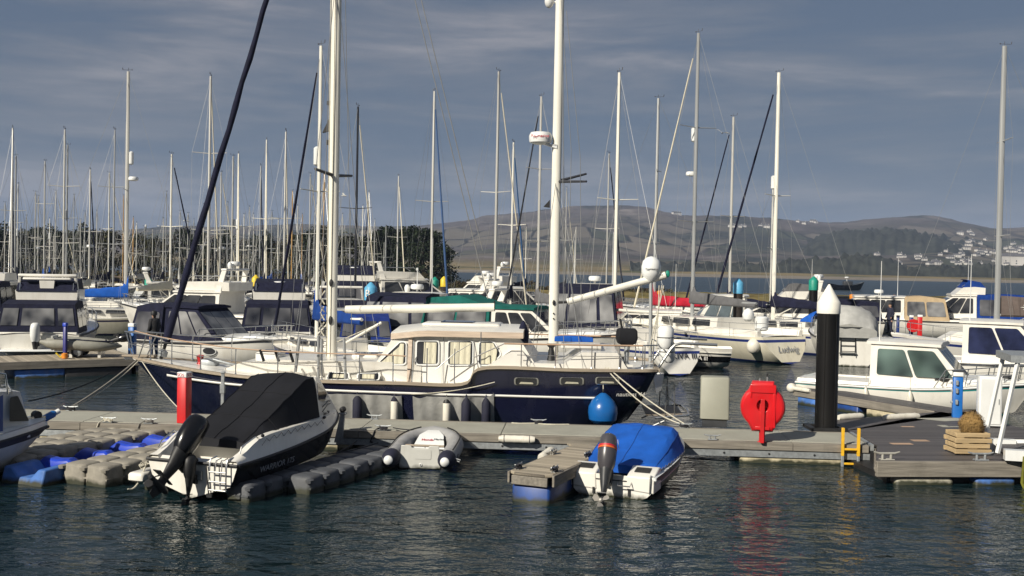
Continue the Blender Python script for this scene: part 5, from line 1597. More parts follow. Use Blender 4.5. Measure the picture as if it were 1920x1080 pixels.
def line(pts, r, mat, label, drop=.0, n=12):
    mb = MB()
    mb.tube(sag(pts[0], pts[1], drop, n), r, mat, 5)
    return tag(mb.build('mooring_line'), label, 'rope')


wq = YF.w(6.6, .2, 1.45)
p_ = PF.hitz(172, 759, PZ); cl = PF.w(p_.x, -.08, PZ + .08)
line([wq, cl], .022, ROPEG, 'thick grey mooring line from the yacht bow to the far left cleat', .06)
line([wq + V(.05, 0, -.02), cl + V(.02, 0, 0)], .014, ROPEW, 'thin pale mooring line running beside the thick one from the yacht bow', .12)
line([YF.w(6.45, .28, 1.42), PF.w(PF.hitz(360, 775, PZ).x, -.3, PZ)], .013, ROPEW, 'pale line from the yacht bow down behind the red SOS post', .1)
a = YF.w(A_(1140, 693, 1.8).x, 1.75, 1.68); p_ = PF.hitz(1275, 791, PZ)
line([a, PF.w(p_.x, -.08, PZ + .1)], .016, ROPEW, 'upper pale stern line from the yacht to the cleat by the grey box', .06)
line([a + YF.ex * .06, PF.w(p_.x - .1, -.08, PZ + .1)], .016, ROPEW, 'lower pale stern line from the yacht to the cleat by the grey box', .18)
line([YF.w(-6.5, .9, 1.2), YF.w(-7.35, .6, .5)], .01, ROPEG, 'thin line from the yacht stern to its swim platform', .02)
line([G(52, 752, .3), G(205, 700, .6)], .018, ROPEB, 'dark slack line over the water at the far left', .1)
line([YF.w(-2.7, 2.0, 1.3), YF.w(-.75, 2.02, 1.22) + V(0, 0, -.25)], .011, ROPEW, 'pale line slanting along the yacht side below its door', .06)
mb = MB(); r = random.Random(3)
q = PF.hitz(1012, 784, PZ); 
mb.tube([PF.w(q.x + a, -.12 - .05 * sin(a * 6), PZ + .012) for a in (0, .1, .2, .35, .5, .7)] , .014, ROPEW, 5); mb.tube([PF.w(q.x - .6 + a, -.1 - .04 * sin(a * 9), PZ + .012) for a in (0, .1, .2, .35, .5, .7)], .014, ROPEW, 5)
tag(mb.build('rope'), 'loose pale rope lying along the far edge of the pontoon', 'rope')
# ------------------------------------------------------------------ small craft in front
def outboard(parent, at, mat, s=1.0, tilt=0.0, steer=0.0, propmat=None, stripe=None, name='outboard', legmat=None, heading=0.0):
    """at: transom top in the parent's frame; the motor hangs aft (-x); tilt swings the leg up and back"""
    M = Matrix.Translation(Vector(at)) @ Matrix.Rotation(steer, 4, 'Z') @ Matrix.Rotation(tilt, 4, 'Y') @ Matrix.Scale(s, 4)
    legmat = legmat or BLACKM
    mb = MB()
    secs = [(-.06, .15, .13, -.29), (.04, .21, .165, -.29), (.20, .245, .18, -.30), (.40, .25, .18, -.31), (.54, .235, .165, -.31), (.62, .20, .14, -.29), (.665, .12, .085, -.27)]
    mb.loft([[V(cx_ + a * cos(t) * (1.0 if cos(t) < 0 else .9), b * sin(t) * (1 - .1 * cos(t)), z) for t in [2 * pi * k / 18 for k in range(18)]] for z, a, b, cx_ in secs], mat)
    mb.xf(M); cw = mb.build(name, parent, ang=50)
    if stripe:
        mb = MB()
        sl_ = [(.31, .245, .174, -.31), (.335, .246, .174, -.31)]
        for (z0, mm) in ((.34, stripe), (.375, INKR)):
            mb.loft([[V(-.31 + .2545 * cos(t) * (1.0 if cos(t) < 0 else .9), .1845 * sin(t) * (1 - .1 * cos(t)), z - .16 * cos(t) * (cos(t) > 0)) for t in [2 * pi * k / 24 for k in range(24)]] for z in (z0 - .015, z0 + .018)], mm, cap0=False, cap1=False)
        mb.xf(M); mb.build('stripe', cw, ang=80)
    mb = MB()
    mb.loft([[V(cx_ + a * cos(t), b * sin(t), z) for t in [2 * pi * k / 14 for k in range(14)]] for z, a, b, cx_ in [(.05, .18, .14, -.29), (-.12, .16, .115, -.28), (-.32, .12, .085, -.265), (-.55, .085, .035, -.27), (-.70, .10, .028, -.27)]], legmat)
    mb.loft([[V(x, r * cos(t), -.72 + r * sin(t)) for t in [2 * pi * k / 12 for k in range(12)]] for x, r in [(-.02, .005), (-.08, .045), (-.2, .065), (-.36, .055), (-.44, .04)]], legmat)
    mb.loft([[V(-.13, .005, -.74), V(-.13, -.005, -.74), V(-.38, -.005, -.74), V(-.38, .005, -.74)], [V(-.24, .004, -.95), V(-.24, -.004, -.95), V(-.36, -.004, -.93), V(-.36, .004, -.93)]], legmat)
    mb.loft([[V(-.08, .04, -.56), V(-.08, -.04, -.56), V(-.5, -.09, -.56), V(-.5, .09, -.56)], [V(-.08, .04, -.575), V(-.08, -.04, -.575), V(-.5, -.09, -.575), V(-.5, .09, -.575)]], legmat)
    mb.bx(-.18, .03, -.10, .10, -.05, .03, legmat); mb.bx(-.10, .06, -.09, -.05, -.25, .05, legmat); mb.bx(-.10, .06, .05, .09, -.25, .05, legmat)
    mb.xf(M); mb.build('leg', cw)
    mb = MB(); pm_ = propmat or BLACKM
    mb.lathe([(.045, 0), (.045, .09), (.02, .12)], (-.44, 0, -.72), pm_, 10, (-1, 0, 0))
    for k in range(3):
        a = k * 2 * pi / 3 + .5
        def q(r, t, x): return V(-.49 + x, cos(a + t) * r, -.72 + sin(a + t) * r)
        ring0 = [q(.04, -.5, .03), q(.12, -.55, .045), q(.175, -.2, .02), q(.17, .25, -.02), q(.11, .5, -.045), q(.04, .5, -.03)]
        mb.loft([[p + V(.004, 0, 0) for p in ring0], [p - V(.004, 0, 0) for p in ring0]], pm_)
    mb.xf(M); mb.build('propeller', cw)
    return cw


# ---- white and black boat under a black cover, up on the slate dock
wl, wr = G(258, 864, .64), G(456.5, 868, .64)
wc = (wl + wr) / 2
WF = Fr((wc.x + .02, wc.y + .02, 0), radians(71.5))
T = fthing('speedboat', 'white and black boat under a black cover with its outboard motor tilted up', 'boat', WF)
wk = [(0, 0, .88, .64, .03), (.8, .8, .93, .66, .02), (2.0, 2.0, .95, .72, .02), (3.2, 3.1, .86, .81, .04), (4.1, 3.8, .55, .90, .12), (4.6, 4.15, .22, .955, .25), (4.85, 4.35, .04, .98, .38)]
mb = MB(); wrg = hull(mb, wk, [-1, 0, .1, .26, .42, .60, .8, 1], [WHITE, WHITE, WHITE, WHITE, BLACK, BLACK, BLACK], chine(.40, .86), 34, transom=WHITE); mb.build('hull', T, ang=50)
mb = MB()
for sd in (1, -1): mb.tube(sheer(wrg, sd, .012, -.005), .026, RUBBER, 6)
mb.tube([(-.02, .89, .635), (-.02, -.89, .635)], .026, RUBBER, 6); mb.build('rubbing_strake', T)
mb = MB(); ccs = []


def zco(x): return cr([(0, .70), (.25, .78), (.75, .98), (1.4, 1.03), (3.0, 1.05), (4.0, 1.02), (4.85, 1.02)], x)[0]
for sd in (1, -1):
    rr = []
    for r_ in wrg:
        x, y, z = r_[-1]; zc_ = max(z + .03, zco(x)); k = min(1, y / .5)
        rr.append([V(x, sd * (y - .005), z), V(x, sd * (y - .03 * k), z + .06), V(x, sd * (y - .08 * k), zc_), V(x, sd * (y - .20 * k), zc_ + .005), V(x, sd * (y - .25 * k), zc_ - .12), V(x, sd * (y - .26 * k), .50)])
    mb.loft(rr, WHITE, closed=False)
mb.poly([(.02, -.88, .645), (.02, .88, .645), (.1, .82, .69), (.1, -.82, .69)], WHITE)
mb.poly([(.1, .82, .69), (.14, .72, .48), (.14, -.72, .48), (.1, -.82, .69)], WHITE)
mb.poly([(.14, -.72, .48), (.14, .72, .48), (1.0, .7, .46), (1.0, -.7, .46)], WHITE); mb.bx(.95, 1.0, -.7, .7, .46, .92, WHITE)
# foredeck
D = [[V(r_[-1][0], -r_[-1][1] * .9, zco(r_[-1][0]) - .01), V(r_[-1][0], 0, zco(r_[-1][0]) + .06), V(r_[-1][0], r_[-1][1] * .9, zco(r_[-1][0]) - .01)] for r_ in wrg if r_[-1][0] > 3.0]
mb.loft(D, WHITE, closed=False); mb.build('deck_moulding', T, ang=50)


def wcu(x, z): return max(.1, cr([(2.9, .74), (3.6, .60), (4.3, .36)], x)[0] - .10 * (z - 1.0))
mb = MB(); cabin(mb, [(2.98, 1.0), (2.98, 1.80), (3.16, 1.80), (4.35, 1.06), (4.4, 1.0)], wcu, WHITE); mb.build('cuddy', T, bevel=.02)
mb = MB()
for sd in (1, -1): sidewin(mb, rnd_poly([(3.06, 1.36), (3.06, 1.70), (3.22, 1.68), (3.62, 1.42), (3.42, 1.30)], .05), wcu, GLASSD, sd)
mb.build('window', T); mb = MB(); crosswin(mb, (4.35, 1.06), (3.16, 1.80), wcu, .15, .92, -.8, .8, GLASSD); mb.build('windscreen', T)
mb = MB()
for sd in (-1,): 
    for k in range(2): mb.tube([(3.25, sd * (wcu(3.25, 1.2) + .008), 1.12 + .09 * k), (3.55, sd * (wcu(3.5, 1.2) + .006), 1.22 + .07 * k), (3.85, sd * (wcu(3.85, 1.2) + .006), 1.20 + .05 * k)], .012, INKB, 4)
mb.build('decal', T)
text_part('Diana May', .10, INKB, T, (3.42, -(wcu(3.4, 1.06) + .012), 1.075), (.97, .2, 0), (0, .12, 1), 'name_lettering', shear=.3)
text_part('WARRIOR 175', .15, INKG, T, (1.15, -.945, .47), (1, .0, 0), (0, -.18, 1), 'name_lettering', sx=1.2)
# black cover: slack between the gunwale edge and a hoop at the cuddy
mb = MB(); rr = []
for i in range(19):
    t = i / 18; x = .62 + 2.36 * t
    hgt = cr([(0, .95), (.12, 1.06), (.5, 1.44), (.86, 1.80), (1, 1.86)], t)[0]; b = .86 - .10 * t - (.04 if t < .1 else 0)
    ring = []
    for k in range(15):
        a = -1 + 2 * k / 14
        fl = abs(a); zb = zco(x) - .03; yc = .60 + .03 * t
        if fl < .6:
            y = yc * fl / .6; z = hgt - .05 * (fl / .6) ** 2 - .05 * sin(pi * t) * cos(fl / .6 * pi / 2)
        else:
            q = (fl - .6) / .4; y = yc + (b - yc) * q; z = (hgt - .05) + (zb - hgt + .05) * q - .05 * sin(pi * q) * sin(pi * t)
        z += .010 * sin(x * 9 + a * 5) + .008 * sin(x * 17 - a * 11)
        ring.append(V(x, y * (1 if a > 0 else -1), z))
    rr.append(ring)
mb.loft(rr, BLACKC, closed=False)
mb.loft([rr[0], [V(p.x - .03, p.y * .98, .80 if abs(p.y) < .8 else p.z - .06) for p in rr[0]]], BLACKC, closed=False)
cv = mb.build('cover', T, ang=32)
for k in (3, 7, 11): mb = MB(); mb.tube([r_[k] + V(0, 0, .006) for r_ in rr], .008, BLACKC, 4); mb.build('seam', cv)
for k in (6, 12): mb = MB(); mb.tube([p + V(0, 0, .005) for p in rr[k]], .007, BLACKC, 4); mb.build('seam', cv)
for sd in (1, -1):
    mb = MB(); mb.tube([V(.7 + .12 * i, sd * (.90 + .02 * (i % 2)), zco(.7 + .12 * i) - (.02 if i % 2 else .10)) for i in range(19)], .006, ROPEB, 4); mb.build('lashing', cv)
for sd in (1, -1):
    mb = MB(); mb.tube([(.18, sd * .80, .80), (.24, sd * .79, .90), (.62, sd * .82, 1.02), (.70, sd * .82, .99)], .014, STEEL, 6); mb.build('grab_rail', T)
mb = MB(); mb.ell((3.0, -.84, 1.05), .05, .03, .03, BLACKM, 8, 6); mb.ell((.75, -.88, 1.03), .04, .03, .03, BLACKM, 8, 6); mb.build('cover_fastener', T)
mb = MB()
for y in (-.40, -.72):
    mb.tube([(.12, y, .74), (-.05, y, .72), (-.08, y, .66), (-.10, y, .28), (-.06, y, .20)], .014, STEEL, 6)
for z in (.52, .36, .22): mb.tube([(-.10, -.40, z), (-.10, -.72, z)], .014, STEEL, 6)
for y in (-.5, -.62): mb.tube([(.1, y, .72), (-.05, y, .70), (-.11, y, .30)], .011, STEEL, 6)
mb.build('boarding_ladder', T)
outboard(T, (-.04, -.02, .68), BLACK, .97, radians(44), radians(-12), name='outboard')
outboard(T, (-.06, -.10, .42), BLACKM, .52, radians(8), 0, name='outboard')
mb = MB(); mb.bx(-.06, -.01, -.22, .05, .36, .50, GALV); mb.tube([(-.03, -.30, .60), (-.05, -.34, .35), (-.04, -.36, .12)], .012, BLACKM, 5); mb.bx(-.05, .0, -.42, -.32, .08, .14, BLACKM); mb.build('motor_bracket', T)
mb = MB(); mb.rbx(.0, .6, .98, 1.3, .2, .36, WHITE, .05); o = mb.build('fender'); o.location = WF.o; o.rotation_euler = (0, 0, WF.a); tag(o, 'white boxy fender block beside the stern of the black covered boat', 'fender')
mb = MB(); mb.tube(sag((.2, 1.05, .52), (-.1, 1.2, .1), .15), .014, ROPEW, 5); rope_wrap(mb, .25, 1.12, .40, ROPEW, s=1.3); o = mb.build('rope'); o.location = WF.o; o.rotation_euler = (0, 0, WF.a); tag(o, 'pale rope coiled at the left stern corner of the black covered boat', 'rope')

# ---- low boat under a bright blue cover
sl_, sr_ = G(1062, 932, 0), G(1230, 933, 0)
SF = Fr(((sl_.x + sr_.x) / 2, (sl_.y + sr_.y) / 2, 0), radians(69))
T = fthing('speedboat', 'low dark sided boat under a bright royal blue cover with grey outboard', 'boat', SF)
sk = [(0, 0, .77, .40, -.25), (.8, .8, .80, .43, -.25), (2.0, 2.0, .80, .50, -.25), (3.0, 2.8, .62, .58, -.2), (3.7, 3.4, .30, .64, -.05), (4.0, 3.65, .05, .66, .1)]
PLUM = pm('plum_grey_gelcoat', (.045, .036, .045), .3, var=.15, coat=.3)
mb = MB(); srg = hull(mb, sk, [-1, -.4, 0, .12, .3, .72, 1], [ANTIF, ANTIF, WHITE, WHITE, PLUM, PLUM], chine(.5, .90), 26, deck=WHITE, deck_dz=.16, transom=WHITE); mb.build('hull', T, ang=50)
mb = MB()
for sd in (1, -1):
    mb.loft([[V(r_[-1][0], sd * (r_[-1][1] + .01), r_[-1][2] - .06), V(r_[-1][0], sd * (r_[-1][1] + .02), r_[-1][2]), V(r_[-1][0], sd * (r_[-1][1] - .06), r_[-1][2] + .03), V(r_[-1][0], sd * max(0, r_[-1][1] - .13), r_[-1][2] + .0), V(r_[-1][0], sd * max(0, r_[-1][1] - .13), r_[-1][2] - .2)] for r_ in srg], [PLUM, WHITE2, WHITE2, WHITE2], closed=False)
mb.build('gunwale', T)
for sd in (1, -1):
    mb = MB()
    y0, y1 = sorted((sd * .27, sd * .76))
    mb.loft([[V(x, y, z) for y, z in ((y0, .12), (y1, .16), (y1, zt_), (y0 + (.02 if sd > 0 else 0), zt_))] for x, zt_ in ((-.02, .40), (.06, .43), (.40, .52), (.52, .50))], WHITE); po = mb.build('stern_pod', T, bevel=.02)
    mb = MB()
    for k in range(6): mb.bx(.13 + k * .035, .145 + k * .035, y0 + .12, y1 - .10, .455 + k * .0075, .475 + k * .0075, BLACKM)
    mb.build('vent', po)
mb = MB(); mb.bx(-.015, .0, -.765, .765, .30, .315, BLACKM); mb.build('transom_seam', T)
mb = MB(); rr = []
for i in range(22):
    t = i / 21; x = .42 + 3.3 * t
    hgt = cr([(0, .50), (.1, .58), (.46, .92), (.54, .99), (.60, .96), (1, .68)], t)[0]; b = cr([(0, .76), (.5, .82), (.7, .68), (1, .28)], t)[0]
    base = cr([(0, .47), (.5, .50), (1, .66)], t)[0]
    ring = []
    for k in range(17):
        a = -1 + 2 * k / 16; fl = abs(a)
        yc = b * .80
        if fl < .7: y = yc * fl / .7; z = hgt - .045 * (fl / .7) ** 1.3 - .03 * max(0, sin(pi * t * 2)) * cos(fl / .7 * pi / 2)
        else:
            q = (fl - .7) / .3; y = yc + (b - yc) * q; z = (hgt - .045) + (base - hgt + .045) * q - .02 * sin(pi * q)
        z += .010 * sin(x * 8 + a * 7) + .006 * sin(x * 15 - a * 12)
        ring.append(V(x, y * (1 if a > 0 else -1), z))
    rr.append(ring)
mb.loft(rr, BLUE, closed=False); mb.loft([rr[0], [V(p.x - .01, p.y, p.z - .07 if abs(p.y) > .3 else .36) for p in rr[0]]], BLUE, closed=False); cv = mb.build('cover', T, ang=30)
SEAM = pm('blue_seam', (.006, .06, .28), .85)
for k in (2, 8, 14): mb = MB(); mb.tube([r_[k] + V(0, 0, .004) for r_ in rr], .006, SEAM, 4); mb.build('seam', cv)
for k in (11, 12): mb = MB(); mb.tube([p + V(0, 0, .004) for p in rr[k]], .006, SEAM, 4); mb.build('seam', cv)
for sd in (1, -1):
    mb = MB(); mb.tube([V(.45 + .1 * i, sd * (cr([(0, .76), (.5, .82), (.7, .68), (1, .28)], min(1, (.03 + .1 * i) / 3.3))[0] + .012), .46 + .04 * (i % 2) + .03 * i / 10) for i in range(20)], .006, ROPEG, 4); mb.build('lashing', cv)
for sd in (1, -1):
    mb = MB(); mb.tube([(0, sd * .70, .44), (-.06, sd * .70, .40), (-.05, sd * .69, .12)], .012, BLACKM if sd > 0 else STEEL, 5); mb.lathe([(.03, 0), (.03, .05)], (-.02, sd * .78, .36), WHITE2, 8); mb.build('ladder_rail', T)
mb = MB(); mb.bx(-.03, .0, .30, .34, .05, .16, BLACKM); mb.bx(-.03, .0, -.34, -.30, .05, .16, BLACKM); mb.tube([(0, -.12, .30), (-.12, -.14, .24), (-.12, -.36, .24), (0, -.36, .30)], .012, STEEL, 6); mb.build('transom_fitting', T)
ob = outboard(T, (-.02, .06, .44), MOTG, .90, radians(29), radians(6), propmat=pm('worn_prop', (.33, .31, .28), .5, .3, var=.2), stripe=pm('orange_stripe', (.65, .12, .02), .4), legmat=DKGREY)
Mo = Matrix.Translation(Vector((-.02, .06, .44))) @ Matrix.Rotation(radians(6), 4, 'Z') @ Matrix.Rotation(radians(29), 4, 'Y') @ Matrix.Scale(.90, 4)
def mo(p): return Mo @ Vector(p)
R3 = Mo.to_3x3()
text_part('MARINER', .062, INKW, ob, mo((-.30, -.195, .46)), R3 @ V(1, .0, -.35), R3 @ V(.35, .0, 1), 'lettering')
line([SF.w(-.02, .75, .42), FF.w(.9, -.02, .46)], .011, ROPEW, 'thin pale line from the blue covered boat to the finger pontoon', .05)

# ---- grey inflatable dinghy, stern towards us
al, ar, ab = G(735, 860, .24), G(847, 863, .24), G(812, 808, .52)
al.y, ar.y = 20.75, 20.6; al.x = (735 - 960) / FPX * 20.75; ar.x = (847 - 960) / FPX * 20.6
DO = (al + ar) / 2; DF = Fr((DO.x, DO.y, 0), atan2(ab.y - DO.y, ab.x - DO.x))
T = fthing('inflatable_dinghy', 'grey inflatable dinghy with navy and white tube ends nosed against the pontoon', 'dinghy', DF)
hw = (ar - al).length / 2; Lb = 2.0
def tubepts(sd):
    pts = []
    for i in range(13):
        t = i / 12
        a = t * pi / 2
        x = Lb * (t * 1.15 if t < .5 else .575 + .425 * sin((t - .5) / .5 * pi / 2)); y = sd * hw * (1 if t < .5 else cos((t - .5) / .5 * pi / 2) ** .8); z = .24 + .22 * t ** 1.7
        pts.append(V(x, y, z))
    return pts
mb = MB(); p1 = tubepts(1); p2 = tubepts(-1)
mb.tube(p1 + p2[::-1][1:], .185, INFG, 16, caps=True); mb.build('tube', T)
for sd in (1, -1):
    mb = MB(); mb.lathe([(.188, 0.10), (.19, 0), (.18, -.1), (.13, -.24), (.10, -.27)], (0, sd * hw, .25), FENN, 18, (1, 0, 0)); e = mb.build('tube_end', T)
    mb = MB(); mb.lathe([(.10, .22), (.095, .30), (.06, .335), (.005, .345)], (0, sd * hw, .25), WHITE2, 16, (-1, 0, 0)); mb.build('end_cap', e)
mb = MB(); 
for sd in (1, -1):
    pp = tubepts(sd); mb.tube([p + V(0, sd * .10, .185) for p in pp[1:-1]], .016, BLACKM, 5)
    mb.tube([p + V(0, sd * .2 * (1 - i_ / 12), .02 + .05 * sin(i_ * 2.2)) for i_, p in enumerate(pp[1:-1])], .010, BLACKM, 4)
mb.build('grab_line', T)
mb = MB(); mb.prism([(-.44, .02), (.44, .02), (.40, .50), (.20, .50), (.17, .45), (-.17, .45), (-.20, .50), (-.40, .50)], .12, .16, OFFW, 'x'); tr_ = mb.build('transom', T, bevel=.008)
mb = MB(); mb.prism(rnd_poly([(-.24, .22), (.12, .22), (.16, .42), (-.24, .42)], .03), .112, .12, OFFW, 'x'); mb.build('motor_plate', tr_)
mb = MB(); mb.lathe([(.035, 0), (.03, .02)], (.12, -.02, .10), WHITE2, 10, (-1, 0, 0)); mb.lathe([(.015, .02), (.014, .024)], (.12, -.02, .10), BLACKM, 8, (-1, 0, 0)); mb.build('drain_plug', tr_)
mb = MB(); mb.loft([[V(.16, y, .12) for y in (-.4, 0, .4)], [V(1.0, y, .18) for y in (-.36, 0, .36)], [V(1.62, y, .30) for y in (-.2, 0, .2)], [V(1.86, y, .48) for y in (-.08, 0, .08)]], INFG, closed=False); mb.build('floor', T, ang=80)
mb = MB(); mb.loft([[V(1.15, y, .26) for y in (-.36, 0, .36)], [V(1.60, y, .50) for y in (-.27, 0, .27)], [V(1.9, y, .58) for y in (-.1, 0, .1)]], WHITE2, closed=False); mb.build('bow_dodger', T, ang=80)
text_part('Honda', .10, INKR, T, (1.42, .06, .418), (0, -1, 0), (.6, 0, .32), 'lettering'); text_part('Marine', .085, INKB, T, (1.44, -.20, .43), (0, -1, 0), (.6, 0, .32), 'lettering')
mb = MB(); mb.tube([(.72, -.42, .40), (.72, .42, .40)], .026, TEAKG, 8); mb.tube([(.72, 0, .40), (.78, -.02, .2)], .008, BLACKM, 4); mb.tube([(.5, -.3, .2), (.6, .1, .32), (.9, .3, .3)], .008, BLACKM, 4); mb.build('oar', T)
for sd in (1, -1):
    mb = MB(); mb.tube([(.02, sd * (hw + .1), .3), (-.06, sd * (hw + .30), .26)], .014, STEEL, 5); mb.tube([(.02, sd * (hw + .1), .26), (-.06, sd * (hw + .28), .22)], .014, STEEL, 5); mb.build('launching_wheel_bracket', T)
T.scale = (.93, .93, .93)
line([DF.w(1.8, 0, .55), PF.w(PF.hitz(745, 800, PZ).x, -W_ + .1, PZ + .06)], .012, ROPEB, 'dark painter from the inflatable dinghy to a pontoon cleat', .04)

# ---- blue and white cabin boat cut off by the left edge
bw = G(88, 800, .80); BH = radians(48)
LFb = Fr((bw.x - 5.2 * cos(BH), bw.y - 5.2 * sin(BH), 0), BH)
T = fthing('cabin_boat', 'white cabin boat with blue side panel cut off by the left edge of the photo', 'boat', LFb)
lk = [(0, 0, .95, .62, -.3), (2, 2, 1.02, .64, -.3), (3.6, 3.5, .88, .70, -.25), (4.6, 4.2, .45, .77, -.1), (5.05, 4.5, .14, .80, .1), (5.2, 4.6, .04, .81, .2)]
mb = MB(); lrg = hull(mb, lk, [-1, -.4, 0, .3, .82, 1], [ANTIF, ANTIF, OFFW, OFFW, RUBBER], chine(.5, .9), 26, deck=WHITE2, deck_dz=-.14, camber=.06); mb.build('hull', T, ang=50)
mb = MB()
for sd in (1, -1): mb.loft([[V(r_[-1][0], sd * r_[-1][1], r_[-1][2]), V(r_[-1][0], sd * (r_[-1][1] - .03), r_[-1][2] + .12), V(r_[-1][0], sd * max(0, r_[-1][1] - .12), r_[-1][2] + .15)] for r_ in lrg], WHITE2, closed=False); mb.tube(sheer(lrg, sd, .015, 0), .03, RUBBER, 6)
mb.build('gunwale', T)
def wlc(x, z): return max(.12, cr([(0, .80), (3.2, .78), (4.0, .62), (4.8, .34)], x)[0] - .14 * (z - .8))
q1_ = LFb.hit(27, 746, -.7); q2_ = LFb.hit(48, 742, -.68); q3_ = LFb.hit(66, 792, -.6)
xa = min(4.3, q1_.x)
mb = MB(); cabin(mb, [(0, .7), (0, 1.35), (2.2, 1.38), (xa - .15, q1_.z + .10), (q2_.x + .05, q2_.z + .04), (4.72, .90), (4.72, .7)], wlc, WHITE2); mb.build('cabin', T, bevel=.04)
SMP = pm('smoked_pane', (.02, .022, .018), .35, var=.3)
for sd in (1, -1): mb = MB(); sidewin(mb, rnd_poly([(xa, LFb.hit(28, 792, -.66).z), (q3_.x, q3_.z), (q2_.x, q2_.z - .03), (xa + .04, q1_.z - .02)], .03), wlc, SMP, sd); mb.build('window', T)
mb = MB()
for sd in (1, -1): sidewin(mb, [(xa - 1.6, .86), (xa - .14, .86), (xa - .10, q1_.z + .04), (xa - .9, 1.26), (xa - 1.6, 1.0)], wlc, pm('blue_gelcoat', (.02, .06, .22), .35, var=.1), sd)
mb.build('side_panel', T)
mb = MB()
for sd in (1, -1): mb.tube([(xa - .05, sd * .55, q1_.z + .06), (xa - .1, sd * .55, q1_.z + .42), (xa - .5, sd * .55, q1_.z + .50), (xa - 1.4, sd * .55, q1_.z + .50)], .02, STEEL, 6)
mb.tube([(xa - .5, -.55, q1_.z + .5), (xa - .5, .55, q1_.z + .5)], .02, STEEL, 6); mb.tube([(xa + .1, -.4, q1_.z + .05), (xa - .0, -.42, q1_.z + .22), (xa - .1, -.4, q1_.z + .2)], .014, STEEL, 5); mb.build('roof_rail', T)
mb = MB(); mb.bx(4.7, 5.15, -.06, .06, .95, 1.02, STEEL); mb.lathe([(.08, 0), (.08, .14)], (5.0, -.07, 1.04), BLACKM, 10, (0, 1, 0)); mb.build('bow_roller', T)
mb = MB(); a = LFb.hit(85, 776, 0); mb.lathe([(.02, -.16), (.07, -.1), (.07, .08), (.03, .14)], (5.25, 0, 1.0), FENB, 10, (.9, 0, .4)); mb.lathe([(.05, .13), (.05, .2)], (5.25, 0, 1.0), WHITE2, 10, (.9, 0, .4)); o = mb.build('fender'); o.location = LFb.o; o.rotation_euler = (0, 0, LFb.a); tag(o, 'small blue and white fender on the bow of the left cabin boat', 'fender')
# ------------------------------------------------------------------ sailing boats
def at(px, d):
    return V((P(px, hy(px), d)).x, d, 0)


